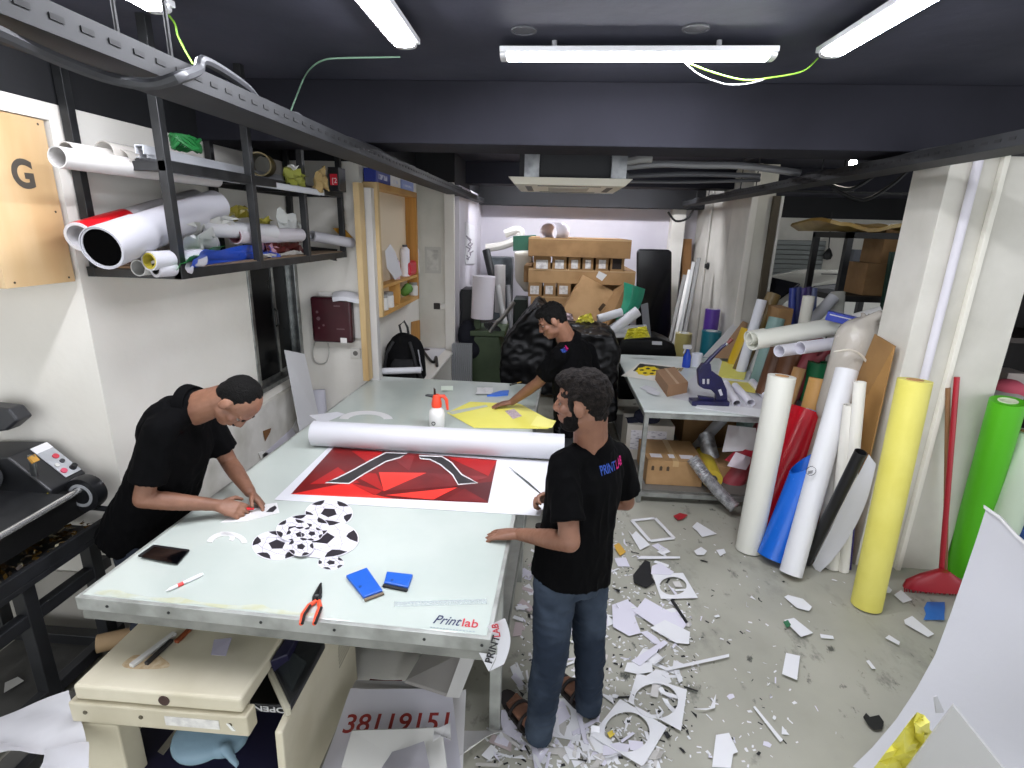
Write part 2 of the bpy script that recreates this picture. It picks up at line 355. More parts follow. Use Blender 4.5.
# slotted cable trays
def tray(x0, x1, z, y0, y1, label, side):
    t = T('cable_tray', label, 'cable tray', (x0, y0, z), 'slotted cable trays hung under the ceiling')
    m = M('141517', .6, .1, col2='1f2022', scale=6); h = .06; xs = x1 if side > 0 else x0
    B().box((x0, y0, z), (x1, y1, z+.004)).ob('tray_base', m, t)
    k = B().box((x0-.002, y0, z), (x0+.002, y1, z+h)).box((x1-.002, y0, z), (x1+.002, y1, z+h)); k.mi = 1; y = y0+.03
    while y < y1-.05: 
        for xx in (x0-.0035, x1+.0035): k.box((xx-.001, y, z+.026), (xx+.001, y+.034, z+.038))
        y += .075
    k.ob('side_rail', [m, M('0a0a0b', .7)], t)
    y = y0+1.4 if side > 0 else 4.2; k = B()
    while y < (3.0 if side > 0 else y1):
        for xx in (x0+.02, x1-.02): B().cyl((xx, y, z), (xx, y, ZC-.001), .006, None, 8).ob('hanger_rod', BLACK, t)
        y += 1.7
    c = B()
    for i in range(5):
        xx = lerp(x0+.03, x1-.03, (i+.5)/5); pts = [V((xx+R.uniform(-.02, .02), lerp(y0, y1, j/30), z+.03+R.uniform(0, .05))) for j in range(31)]
        c.tube(pts, R.choice((.008, .011, .014)), 6)
    c.ob('cable_bundle', M('232427', .5, col2='4b4b4d', scale=3), t, True)
tray(-1.2, -1.02, 2.602, .15, 8.3, 'slotted grey cable tray above the storage rack side of the room', 1)
tray(1.87, 2.06, 2.625, .6, 8.3, 'slotted grey cable tray passing over the white pillars', -1)
gy = P(60, 58, x=-1.62)
wire('thick_cable', [P(-20, 24, z=2.575), P(0, 33, z=2.575), P(60, 60, z=2.575), P(110, 78, z=2.57), P(150, 84, z=2.57), P(180, 77, z=2.585), P(198, 70, x=-1.0), P(204, 70, x=-1.0)+V((-.01, .03, .03)), V((-1.06, 1.95, 2.69)), V((-1.1, 2.2, 2.66)), V((-1.1, 2.8, 2.64))], .014, M('343538', .5), 'thick grey cable drooping below the slotted tray and looping back over its edge', 'cable')
# ================= THE WORK TABLE =================
ZT = .92
te1 = V((math.cos(TYAW), -math.sin(TYAW), 0)); te2 = V((math.sin(TYAW), math.cos(TYAW), 0)); t0 = P(76.5, 596, z=ZT)
TW = (P(490, 637, z=ZT)-t0).dot(te1); TL = 3.08
ez = V((0, 0, 1))
def tp(u, v, z=ZT): p = t0+te1*u+te2*v; return V((p.x, p.y, z))
def tbox(b, u0, u1, v0, v1, z0, z1): return b.hexa([tp(u, v, z) for z in (z0, z1) for u, v in ((u0, v0), (u1, v0), (u1, v1), (u0, v1))])
FR = M('a6a8a3', .5, .25, col2='83857f', scale=7); FR2 = M('84857f', .55, .25, col2='6b6c67', scale=8)
tbl = T('work_table', 'long glass-topped work table with a grey metal frame that three men work at', 'table', tp(TW/2, TL/2, 0))
GL = M('b9c0b9', .14, col2='adb6af', scale=1.5, coat=.15)
nt = GL.node_tree; bs = nt.nodes['Principled BSDF']
tbox(B(), .012, TW-.012, .012, TL-.012, ZT-.012, ZT).ob('glass_top', GL, tbl, False, .002)
f = B()
for a in ((-.004, TW+.004, -.004, .03), (-.004, TW+.004, TL-.03, TL+.004), (-.004, .03, .03, TL-.03), (TW-.03, TW+.004, .03, TL-.03)): tbox(f, *a, ZT-.055, ZT-.002)
f.ob('frame_lip', FR, tbl, False, .002)
f = B()
for a in ((.004, TW-.004, .006, .04), (.004, TW-.004, TL-.04, TL-.006), (.004, .04, .04, TL-.04), (TW-.04, TW-.004, .04, TL-.04)): tbox(f, *a, ZT-.1, ZT-.0555)
f.ob('frame_rail', FR2, tbl)
f = B()
for u in (.12, .36, .71, .98, 1.3, 1.5): f.cyl(tp(u, -.0045, ZT-.028), tp(u, -.0065, ZT-.028), .0055, None, 10)
f.ob('bolt_pattern', BLKM, tbl)
lv = .42
for u in (.005, TW-.055):
    for v in (lv, TL*.5, TL-.4): tbox(B(), u, u+.05, v, v+.05, 0, ZT-.1).ob('leg', FR, tbl, False, .003)
f = B()
for a in ((.01, .05, lv+.05, TL-.4), (TW-.05, TW-.01, lv+.05, TL-.4), (.055, TW-.055, TL-.4, TL-.36)): tbox(f, *a, .27, .31)
f.ob('lower_rail', FR2, tbl, False, .003)
tbox(B(), .02, TW-.02, lv+.3, TL-.38, .31, .325).ob('lower_shelf', M('aaa9a2', .6, col2='96958e'), tbl)
f = B(); 
ed = [(.05+.04*i, .03+R.uniform(0, .012)*(1+math.sin(i*.9))) for i in range(22)]; f.prism([tp(u, v, ZT+.0003) for u, v in ed]+[tp(u, .016+.004*math.sin(u*31), ZT+.0003) for u, v in ed[::-1]], (0, 0, .0004))
f.ob('glue_stain', M('aeb093', .5, col2='b5bcb3', scale=14), tbl)
# shop lettering stuck on the glass, and the hanging sticker
INK = M('20284e', .5); MAG = M('c2185b', .5); RED = M('b71f2e', .5)
lg = P(432, 623, z=ZT+.001); tex = (P(470, 627, z=ZT)-P(432, 623, z=ZT)).normalized(); tey = ez.cross(tex)
text('Print', lg, tex, tey, .06, INK, tbl, 'lettering', .0006, .35, .098, .006)
text('lab', lg+tex*.102, tex, tey, .055, RED, tbl, 'lettering', .0006, 0, .056, .01)
f = B()
for i in range(14): p = lg+tex*(-.002+.0115*i)-tey*.022; f.prism([p, p+tex*.008, p+tex*.008+tey*.003, p+tey*.003], (0, 0, .0006))
f.ob('lettering', M('8d9aa0', .6), tbl)
def tt(px, py, dz=0): return P(px, py, z=ZT+dz)
def flat(name, pts, mat, label, cat, group=None, th=.0012, dz=.0005, holes=None, parent=None):
    o = B().prism([tt(x, y, dz) for x, y in pts], (0, 0, th)).ob(name, mat, parent)
    return tag(o, label, cat, group) if not parent else o
# curved sticker hanging off the table corner
k = B(); g = []
for i in range(9):
    s = i/8; a = P(lerp(487, 490, s)+9*math.sin(s*pi), lerp(626, 671, s), y=tp(TW, 0).y-.01-.012*s); bq = P(lerp(505, 511, s)*1-7*s+6*math.sin(s*pi), lerp(618, 664, s), y=tp(TW, 0).y-.012-.012*s)
    g.append([a, bq])
stk = k.grid(g, .0006).ob('hanging_sticker', PAPER, None, True); tag(stk, 'curved white sticker with red and black lettering drooping off the table corner', 'sticker')
sy = tp(TW, 0).y-.027
o1 = P(491.5, 664, y=sy); ex1 = P(500, 637, y=sy)-o1; ey1 = P(483, 660, y=sy)-o1
text('PRINT', o1, ex1, ey1, .035, M('26262a', .6), stk, 'lettering', .0005, 0, ex1.length, .02)
o2 = P(500.5, 637, y=sy); ex2 = P(498, 624, y=sy)-o2; text('LAB', o2, ex2, P(488, 634, y=sy)-o2, .032, RED, stk, 'lettering', .0005, 0, ex2.length, .02)
k = B().prism([P(x, y, y=sy+.004) for x, y in ((479, 653), (497, 655), (489, 672))], (0, .001, 0)); tag(k.ob('paper_scrap_hanging', PAPER), 'white triangular paper tip hanging under the table corner behind the sticker', 'paper')
# ----- printed banner and its roll -----
ban = T('printed_banner', 'red geometric printed banner with white borders spread on the work table', 'banner', tt(420, 480))
c = [(274, 500), (540, 516), (562, 462), (330, 446)]
def bil(cs, s, t): return tuple(lerp(lerp(cs[0][i], cs[1][i], s), lerp(cs[3][i], cs[2][i], s), t) for i in (0, 1))
B().grid([[tt(*bil(c, i/8, j/8), .0015) for j in range(9)] for i in range(9)], .001, ez).ob('sheet', PAPER, ban)
RP = [M('6e1414', .35, col2='571012', scale=3), M('a3191a', .35), M('c92420', .35), M('e0352c', .35), M('7f2526', .35, col2='601b1d', scale=3), M('4c1b1d', .35)]
d = [(291, 494), (488, 503), (497, 460), (334, 447)]
k = B()
for i, tri in enumerate((((0, 0), (1, 0), (1, 1), (0, 1)),)): k.prism([tt(*bil(d, *p), .0029) for p in tri], (0, 0, .0004))
TR = [((0, 0), (.42, .05), (.24, .3), 2), ((.0, .0), (.52, .0), (.42, .06), 3), ((.36, .55), (.62, .6), (.45, .15), 3), ((.47, .07), (.72, .02), (.82, .32), 3), ((.45, .15), (.62, .6), (.8, .34), 4), ((.2, .5), (.45, .15), (.35, .52), 1), ((.05, .22), (.3, .3), (.12, .6), 1), ((.12, .95), (.34, .6), (.3, .98), 1), ((.8, .35), (1, .5), (1, .02), 5), ((.7, .98), (1, .98), (.97, .62), 1), ((.24, .3), (.42, .06), (.44, .16), 1), ((.62, .6), (.8, .34), (.98, .6), 4), ((.3, .98), (.52, .62), (.5, .98), 4), ((.78, .02), (1, .02), (.86, .3), 4)]
for mi_ in range(1, 6):
    k.mi = mi_; n = 0
    for a, b_, c_, m in TR:
        if m == mi_: k.prism([tt(*bil(d, *p), .0034+.00012*(n+m)) for p in (a, b_, c_)], (0, 0, .0003)); n += 1
art = k.ob('printed_panel', RP, ban)
leg1 = [(386, 452), (408, 453), (400, 458), (386, 462), (365, 474), (349, 484), (325, 483), (336, 478), (352, 470), (370, 460)]
leg2 = [(419, 455), (442, 456), (452, 462), (462, 474), (478, 483), (458, 485), (452, 475), (440, 465), (430, 460), (420, 459)]
for lp in (leg1, leg2):
    cx = sum(p[0] for p in lp)/len(lp); cy = sum(p[1] for p in lp)/len(lp)
    B().prism([tt(*p, .0052) for p in lp], (0, 0, .0003)).ob('figure_outline', WHITE, ban)
    ins = []
    for i, p in enumerate(lp):
        a, b_ = lp[i-1], lp[(i+1) % len(lp)]; nx, ny = (b_[1]-a[1]), -(b_[0]-a[0]); L = math.hypot(nx, ny)
        sg = 1 if (cx-p[0])*nx+(cy-p[1])*ny > 0 else -1
        sg = -1 if lp is leg1 else -1
        ins.append((p[0]+sg*nx/L*1.5, p[1]+sg*ny/L*1.1))
    B().prism([tt(*p, .0056) for p in ins], (0, 0, .0003)).ob('figure_print', M('2f2d2e', .4, col2='232122'), ban)
ra, rb = P(316, 434, z=ZT+.1), P(561, 449, z=ZT+.1)
ra, rb = P(314, 433, z=1.0), P(564, 447, z=1.0)
roll('banner_roll', 'thick white roll of printing film lying across the work table on the banner', 'roll', V((ra.x, ra.y, 1.0)), V((rb.x, rb.y, 1.0)), .078, M('c2c2c6', .5, bump=.05, bscale=6), core=.82)
# ----- things lying on the glass -----
def fbcard(cx, cy, rx, ry, dz, label, th=.0022, seed=0):
    """A printed football cut-out: flat disc with black pentagons and seam lines."""
    c = tt(cx, cy, dz); e = tt(cx+rx, cy, dz)-c; h = tt(cx, cy-ry, dz)-c; n = 40
    k = s = B().prism([c+e*math.cos(2*pi*i/n)+h*math.sin(2*pi*i/n) for i in range(n)], (0, 0, th)); z = V((0, 0, th+.0002)); ph = seed; k.mi = 1
    def sp(a, r): r = min(r, .985); return c+z+e*(math.cos(a)*r)+h*(math.sin(a)*r)
    k.prism([sp(ph+2*pi*i/5, .35) for i in range(5)], (0, 0, .0004))
    for i in range(5):
        a = ph+2*pi*i/5; k.prism([sp(a-.3, .97), sp(a-.1, .97), sp(a+.1, .97), sp(a+.34, .97), sp(a+.22, .76), sp(a, .66), sp(a-.22, .76), sp(a-.34, .97)], (0, 0, .0004))
        k.mi = 2; s.bar(sp(a, .3), sp(a, .5), .0022, .0004)
        for q in (-1, 1):
            s.bar(sp(a, .5), sp(a+q*.62, .62), .0022, .0004)
            s.bar(sp(a+q*.22, .78), sp(a+q*.62, .62), .0022, .0004)
        k.mi = 1
    tag(k.ob('football_cutout', [M('d2cfd6', .4), M('2a262c', .4), M('9a96a0', .5)]), label, 'cut-out', 'football cut-outs')
fb = [(277, 545, 25, 14, 0, 'football cut-out at the phone end of the pile, widest uncovered ball'), (329, 513, 24, 13, .0, 'football cut-out at the far end of the pile under the banner edge'), (322, 538, 37, 18, .0025, 'largest football cut-out in the pile, nearest the blue squeegees'), (305, 527, 24, 12, .005, 'football cut-out lying in the middle of the pile below small balls'), (293, 530, 17, 11, .0075, 'football cut-out overlapping the phone-end ball of the pile'), (300, 535, 14, 8, .01, 'small football cut-out crowning the pile'), (312, 534, 11, 7, .0125, 'small football cut-out on the largest ball of the pile'), (301, 547, 13, 9, .0125, 'small football cut-out at the near edge of the pile'), (331, 563, 13, 7, 0, 'small football cut-out lying alone beside the pile')]
for i, (a, b_, c_, d_, e_, l) in enumerate(fb): fbcard(a, b_, c_, d_, e_, l, seed=.35+i*.5)
ph = T('mobile_phone', 'black mobile phone lying on the near corner of the work table', 'phone', tt(164, 555))
c4 = [(138, 557), (178, 565), (190, 551), (154, 546)]
B().prism([tt(x, y, .001) for x, y in c4], (0, 0, .009)).ob('body', PLASTB, ph, False, .003)
sc4 = [bil(c4, *p) for p in ((.04, .05), (.96, .05), (.96, .95), (.04, .95))]
B().prism([tt(x, y, .0101) for x, y in sc4], (0, 0, .0004)).ob('screen', M('050507', .05), ph)
mk = T('marker_pen', 'clear marker pen with a red band lying before the phone', 'pen', tt(184, 582))
a, b_ = tt(166, 591, .007), tt(203, 574, .007); dd = (b_-a)
B().tube([a, a+dd*.06, a+dd*.1, a+dd*.55], [.002, .003, .006, .0065], 12).ob('barrel', M('d8d6d8', .3), mk, True)
B().cyl(a+dd*.3, a+dd*.45, .0072, None, 12).ob('band', M('d8423c', .4), mk, True)
B().tube([a+dd*.55, a+dd*.93, a+dd], [.0075, .0072, .005], 12).ob('cap', M('e6e6e8', .25), mk, True)
def arcpiece(name, cx, cy, r0, r1, a0, a1, label, th=.002, tip=0):
    pts = []
    for i in range(17): t = lerp(a0, a1, i/16); pts.append((cx+math.cos(t)*r0[0], cy-math.sin(t)*r0[1]))
    for i in range(17): t = lerp(a1, a0, i/16); pts.append((cx+math.cos(t)*r1[0], cy-math.sin(t)*r1[1]))
    return flat(name, pts, WHITE, label, 'offcut', None, th)
arcpiece('arc_offcut', 227, 545, (21, 13), (15, 9), .15, 2.9, 'white crescent offcut lying on the glass between the phone and the footballs')
arcpiece('arc_offcut', 221, 538, (14, 6), (9, 3.5), -.6, 1.6, 'white crescent offcut at the table edge beside the forearm of the stooping man')
def sq(pts, label, nm):
    t = T('squeegee', label, 'squeegee', tt(*pts[0])); 
    B().prism([tt(x, y, .001) for x, y in pts], (0, 0, .014)).ob('handle', M('1a56b4', .4), t, False, .004)
    e0, e1 = pts[1], pts[2]; v = (tt(*e1)-tt(*e0)); o = ez.cross(v).normalized()*-1
    if (tt(*pts[0])-tt(*e0)).dot(o) > 0: o = -o
    q = tt(*e0, .003); B().prism([q, q+v, q+v+o*.012, q+o*.012], (0, 0, .006)).ob('felt_edge', M(nm, .8), t)
    c = sum((tt(x, y, .0155) for x, y in pts), V())/4; B().cyl(c-v*.25, c-v*.25+V((0, 0, .0015)), .006, None, 14).ob('hole_rim', M('123f86', .5), t)
sq([(346, 578), (364, 600), (383, 593), (367, 570)], 'big blue squeegee with a brown felt edge on the work table', '6f6250')
sq([(387, 574), (384, 585), (408, 590), (413, 577)], 'small blue squeegee with a black edge on the work table', '1a1a1d')
pl = T('pliers', 'long-nose pliers with orange and black handles on the near table edge', 'pliers', tt(312, 605))
pv = tt(317, 597, .008); tip = tt(321, 583, .008); BK = M('1b1b1c', .4, .4)
sd = (tip-pv).normalized().cross(ez)
for s in (-1, 1): B().tube([pv-(tip-pv)*.25+sd*.006*s, pv+sd*.009*s, lerp(pv, tip, .5)+sd*.0055*s, tip+sd*.0015*s], [.007, .009, .006, .002], 8).ob('jaw', BK, pl, True)
for hp in ([(316, 601), (309, 606), (303, 615), (301, 624)], [(319, 601), (320, 608), (317, 616), (314, 624)]):
    h = B().tube([tt(x, y, .009) for x, y in hp], [.007, .009, .0095, .007], 10).ob('handle', M('e2512f', .5), pl, True)
    B().tube([tt(x+1.3, y-.5, .0135) for x, y in hp[1:]], .0055, 8).ob('grip_inlay', BK, h, True)
B().cyl(pv-V((0, 0, .008)), pv+V((0, 0, .008)), .007, None, 12).ob('pivot', STEEL, pl)
rl = T('ruler', 'clear plastic ruler lying on the near end of the work table', 'ruler', tt(440, 602))
rc = [(394, 607), (487, 604), (487, 599), (394, 602)]
B().prism([tt(x, y, .0006) for x, y in rc], (0, 0, .002)).ob('blade', M('cfd8d6', .15, alpha=.35), rl)
k = B()
for i in range(46): a = tt(*bil(rc, .02+i*.021, .95), .0028); b_ = tt(*bil(rc, .02+i*.021, .5 if i % 5 == 0 else .7), .0028); k.bar(a, b_, .0012, .0004)
k.ob('scale_marking', M('5c6668', .5), rl)
# yellow folder with paper, spray bottle, small items farther up the table
fy = T('yellow_film_sheet', 'yellow folded film sheet under the hand of the man at the far side', 'film sheet', tt(500, 415))
ys = [(447, 413), (474, 428), (548, 429), (555, 423), (520, 404), (470, 402)]
B().prism([tt(x, y, .002) for x, y in ys], (0, 0, .003)).ob('sheet', M('e8e06a', .45, col2='e2d95e', scale=3), fy, False, .001)
B().prism([tt(x, y, .006) for x, y in ((530, 426), (552, 428), (556, 421), (537, 416))], (0, 0, .002)).ob('folded_flap', M('eee67c', .45), fy)
B().prism([tt(x, y, .0055) for x, y in ((448, 412), (486, 405), (488, 406.5), (452, 414.5))], (0, 0, .002)).ob('clear_strip', M('b9bdb2', .3), fy)
B().prism([tt(x, y, .0055) for x, y in ((505, 411), (514, 409), (522, 416), (513, 419))], (0, 0, .001)).ob('printed_label', M('c9b7c0', .5, col2='9b8792', scale=90), fy)
sb = T('pressure_sprayer', 'white pump sprayer bottle with an orange head on the work table', 'sprayer', tt(437, 426)); c = tt(437, 427)
B().lathe([(.001, 0), (.05, 0), (.055, .01), (.056, .09), (.05, .125), (.03, .145), (.028, .155)], c, ez, 24).ob('bottle', M('e4e2de', .25), sb, True)
hd = B().lathe([(.034, .148), (.036, .17), (.03, .2), (.026, .225), (.02, .235)], c, ez, 20).ob('pump_head', M('e8482a', .4), sb, True)
B().tube([c+V((-.02, 0, .222)), c+V((-.06, -.005, .228)), c+V((-.075, -.005, .226))], [.012, .009, .006], 10).ob('nozzle', PLASTB, hd, True)
B().tube([c+V((.01, 0, .222)), c+V((.05, 0, .226)), c+V((.068, 0, .2)), c+V((.075, 0, .13))], [.012, .013, .012, .008], 10).ob('trigger_handle', M('e8482a', .4), sb, True)
B().cyl(c+V((-.01, 0, .23)), c+V((-.012, 0, .275)), .006, None, 8).ob('plunger', PLASTB, sb, True)
B().ring(c+V((-.012, -.0555, .045)), c+V((-.012, -.0575, .045)), .014, .009, 16).ob('printed_mark', BLKM, sb)
wire('thin_rod', [tt(434, 405, .14), tt(434, 398, .2), V(tt(434, 388, .3))], .003, PLASTB, 'thin black rod standing behind the pump sprayer', 'rod')
flat('knife', [(481, 411.5), (489, 408.2), (497, 404.5), (500, 405), (499, 407), (490, 411), (482, 413.5)], M('3a3326', .4), 'dark craft knife lying behind the reaching hand', 'knife', th=.01) if 0 else None
kn = T('craft_knife', 'black and gold craft knife near the far edge of the work table', 'knife', tt(515, 384)); a, b_ = tt(510, 385, .006), tt(521, 382, .006)
B().bar(a, lerp(a, b_, .6), .016, .011).ob('handle', M('33302a', .4), kn, False, .003); B().bar(lerp(a, b_, .6), b_, .012, .006).ob('slider', M('c59a3c', .4), kn, False, .001)
flat('blue_film_strip', [(487, 396.5), (500, 392), (509, 391.5), (508, 395.5), (496, 396.5)], M('3c6fd0', .4), 'blue film strip curled on the far part of the work table', 'film strip', th=.012)
k = B(); g = [[tt(lerp(475, 491, i/5)+(2 if j else 0), lerp(394, 387.5, j/3), .002+.03*math.sin(i*1.2+j)**2*(1-abs(i-2.5)/3)) for j in range(4)] for i in range(6)]
tag(k.grid(g, .001, ez).ob('crumpled_tissue', WHITE, None, True), 'crumpled white tissue on the table behind the yellow sheet', 'tissue')
k = B(); g = [[tt(lerp(441, 453, i/4), lerp(390.5, 386, j/3), .003+.012*math.sin(i+j*1.7)**2) for j in range(4)] for i in range(5)]
tag(k.grid(g, .001, ez).ob('crumpled_tissue', M('d6e0d0', .5), None, True), 'small pale tissue on the table behind the pump sprayer', 'tissue')
a, b_ = tt(376, 371.5, .03), tt(421, 370, .03)
roll('paper_roll', 'short white paper roll at the far corner of the work table by the rucksack', 'roll', a, b_, .03, PAPER, core=.5)
arcpiece('ring_offcut', 366, 420, (27, 9), (18, 5.5), .1, 3.0, 'white ring-shaped offcut lying behind the big film roll')
flat('paper_sheet', [(309, 415.5), (337, 412), (345, 414), (322, 424)], PAPER, 'white paper corner poking out behind the big film roll', 'paper', th=.001)
kc = flat('white_card', [(220, 523), (247, 521.5), (279.5, 513), (277, 503), (262, 505), (240, 512)], WHITE, 'small white card the stooping man is cutting', 'card', th=.002)
fbx = [(266, 512), (270, 508), (275, 505.5), (277, 508), (273, 512)]
B().prism([tt(x, y, .0028) for x, y in fbx], (0, 0, .0004)).ob('football_print', M('2a262c', .4), kc)
# ================= THE PEOPLE =================
def hand(b, wr, d, n, s, curl=.25, spread=.1, sc=1.0):
    d = V(d).normalized(); n = V(n); n = (n-d*n.dot(d)).normalized(); s = V(s); s = (s-d*s.dot(d)-n*s.dot(n)).normalized(); k = sc
    b.loft([(wr-d*.01*k, s*.026*k, n*.019*k), (wr+d*.02*k, s*.032*k, n*.018*k), (wr+d*.06*k, s*.041*k, n*.017*k), (wr+d*.092*k, s*.042*k, n*.013*k)], 16, 2.6)
    for q, L, c in ((1, .072, 1), (.35, .08, .95), (-.32, .075, 1.1), (-.95, .058, 1.25)):
        p = wr+d*(.088-.006*abs(q))*k+s*(.033*q)*k; a = curl*c*.5; dir0 = (d+s*spread*q).normalized(); r = .0098*k
        for f, rr in ((.45, 1), (.32, .92), (.23, .82)):
            dd = dir0*math.cos(a)+n*math.sin(a); e = p+dd*(L*f*k); b.cap(p, e, r, r*rr, 8); p = e; r *= rr; a += curl*c
    p = wr+d*.028*k+s*.03*k; t1 = (d*.62+s*.75+n*.3).normalized(); e = p+t1*.042*k; b.cap(p, e, .0135*k, .0115*k, 8)
    t2 = (d*.9+s*.28+n*.35*(1+curl)).normalized(); b.cap(e, e+t2*.034*k, .0112*k, .009*k, 8)
from mathutils import noise as NZ
def disp(me, amp, sc, st=(1, 1, 1), sharp=0):
    N = len(me.vertices); co_ = np.empty(N*3); no_ = np.empty(N*3); me.vertices.foreach_get('co', co_); me.vertices.foreach_get('normal', no_)
    q = (co_.reshape(-1, 3)*np.array(st)*sc).tolist(); n = np.array([NZ.noise(p) for p in q])
    if sharp: n = 1-3.2*np.abs(n)
    me.vertices.foreach_set('co', co_+(no_.reshape(-1, 3)*(amp*n)[:, None]).ravel()); me.update()
    return me
def person(label, J, belly=0, hair='short', beard=False, shoes=True, hs=1.0, trou=JEANS, jr=(.098, .08, .066), curlL=.25, curlR=.25, hL=None, hR=None, hump=0, tw=1.0, hk=1.0):
    g = {k: V(v) for k, v in J.items()}
    pel, neck, head = g['pel'], g['neck'], g['head']
    t = T('person', label, 'person', V((pel.x, pel.y, 0)))
    sh = (g['shR']-g['shL']).normalized(); hp = (g['hipR']-g['hipL']).normalized(); shc = (g['shR']+g['shL'])/2
    up = (neck-pel).normalized(); fw = up.cross(sh).normalized()       # forward of the chest
    if fw.dot(V(J['face'])) < -.4: fw = -fw
    def fwd(s, u): 
        f = u.cross(s).normalized(); return f if f.dot(fw) > 0 else -f
    def sec(c, s, w, d, off=0):
        f = fwd(s, up); return (c+f*off, s*w*tw, f*d*(.5+.5*tw))
    chest = lerp(pel, neck, .68)+fwd(sh, up)*-.0; waist = lerp(pel, neck, .3)
    def torso(k, hem):
        m1 = (hp*.7+sh*.3).normalized(); m2 = (hp*.3+sh*.7).normalized()
        return [sec(pel-up*hem, hp, .188*k, .138*k+belly*.3), sec(pel+up*.02, hp, .182*k, .13*k+belly*.5, belly*.3), sec(waist, m1, .166*k, .116*k+belly, belly*.8), sec(lerp(waist, chest, .5), m2, .175*k, .118*k+belly*.6, belly*.5),
                sec(chest, sh, .183*k, .118*k, .004), sec(lerp(chest, shc, .6), sh, .18*k, .1*k), sec(shc+up*.015, sh, .14*k, .075*k, -.004), sec(lerp(shc, neck, .75)+up*.02, sh, .075*k, .06*k, -.006)]
    b = B(); b.loft(torso(.9, .05), 24)
    hf = V(J['face']).normalized(); hu = V(J['hup']); hu = (hu-hf*hu.dot(hf)).normalized(); hsd = hf.cross(hu).normalized()
    def h(x, y, z): return head+(hf*x+hsd*y+hu*z)*hs
    def el(c, rx, ry, rz, bb=b): bb.ell(h(*c), hf*rx*hs, hsd*ry*hs, hu*rz*hs, 20)
    b.cap(neck-up*.06, h(-.03, 0, -.04), .068*hs, .062*hs, 18); b.cap(neck-up*.02-fwd(sh, up)*.01, h(-.045, 0, -.04), .058*hs, .05*hs, 14)
    el((-.012, 0, .028), .097, .076, .09); el((.03, 0, -.03), .062, .06, .085); el((.05, 0, -.085), .037, .036, .028); el((.015, 0, -.06), .065, .06, .045)
    el((.072, 0, .022), .021, .053, .014)                                   # brow
    b.cap(h(.084, 0, .012), h(.104, 0, -.025), .009*hs, .0125*hs, 12); el((.096, .013, -.03), .012, .009, .009); el((.096, -.013, -.03), .012, .009, .009)
    for q in (1, -1):
        el((.055, q*.043, -.018), .026, .022, .02)                          # cheekbones
        el((-.008, q*.078, -.005), .021, .011, .034); el((.0, q*.083, -.003), .012, .01, .022)
    el((.087, 0, -.053), .0115, .024, .0065); el((.084, 0, -.066), .012, .021, .008); el((.079, 0, -.06), .012, .03, .02)
    for s_ in 'LR':
        S, E, W_ = g['sh'+s_], g['el'+s_], g['wr'+s_]; q = 1 if s_ == 'R' else -1
        b.cap(S, E, .05, .041, 16); b.cap(E, lerp(E, W_, .35), .041, .041, 16); b.cap(lerp(E, W_, .35), W_, .041, .027, 16)
        hd = hL if s_ == 'L' else hR
        d, n, sv = hd; hand(b, W_, d, n, sv, curlL if s_ == 'L' else curlR, sc=hk)
        Hh, K, A, To = g['hip'+s_], g['knee'+s_], g['ank'+s_], g['toe'+s_]
        b.cap(Hh, K, .08, .052, 16); b.cap(K, lerp(K, A, .35), .05, .052, 14); b.cap(lerp(K, A, .35), A, .052, .036, 14)
        td = (To-A); td.z = 0; L = td.length; td = td.normalized(); sd = td.cross(ez)
        A0 = V((A.x, A.y, 0)); b.loft([(A0-td*.05+ez*.045, sd*.028, ez*.03), (A0+td*.0+ez*.05, sd*.034, ez*.04), (A0+td*L*.55+ez*.042, sd*.042, ez*.026), (A0+td*L*.85+ez*.034, sd*.044, ez*.016)], 14)
        for i in range(5): 
            o = A0+td*(L*.82)+sd*(.032-.016*i)*(-q); b.cap(o+ez*.033, o+td*(.045-.005*i)+ez*.03, .0115 if i == 0 else .0085, .010 if i == 0 else .0075, 8)
    link('body', disp(remesh(b, .0052, 2, SKIN), .0012, 60), t)
    b = B(); b.loft(torso(1.03, .1), 28)                                    # polo shirt
    for s_ in 'LR':
        S, E = g['sh'+s_], g['el'+s_]; d = (E-S).normalized(); inn = (neck-S).normalized()
        b.ell(S+inn*.012, V((.066, 0, 0)), V((0, .066, 0)), V((0, 0, .066)), 16)
        b.cap(S, S+d*.05, .066, .066, 16); b.cyl(S+d*.03, S+d*((E-S).length*.74), .066, .072, 24)
    b.cap(shc+up*.015, lerp(shc, neck, .9), .084, .079, 16)
    for s_ in 'LR': b.cap(lerp(g['sh'+s_], neck, .1), lerp(shc, neck, .7), .06, .062, 14)
    if hump: b.ell(lerp(chest, shc, .55)-fwd(sh, up)*hump, sh*.17, fwd(sh, up)*.1, up*.17, 20)
    shirt = link('polo_shirt', disp(disp(remesh(b, .007, 4, CLOTH), .007, 9, (1, 1, .55)), .0035, 22, (1, 1, .45), 1), t)
    c0 = neck-up*.006; cu = (h(-.02, 0, -.05)-neck).normalized(); d, s1, s2 = basis(cu)
    k = B(); n = 28; vs = [[], []]
    for i in range(n+1):
        a = 2*pi*i/n; o = s1*math.cos(a)+s2*math.sin(a); fr = .5+.5*o.dot(fw)
        vs[0].append(c0+o*.085-fw*.002-cu*(.012+.03*fr)); vs[1].append(c0+o*.0715+cu*(.036-.036*fr))
    k.grid(vs, .008).ob('collar', CLOTH, shirt, True)
    b = B(); b.loft([(pel-up*.11+(g['hipL']+g['hipR']-pel*2)*.2, hp*.165, fwd(hp, up)*.112), (pel+up*.02, hp*.166, fwd(hp, up)*.112), (pel+up*.1, hp*.155, fwd(hp, up)*.105)], 24)
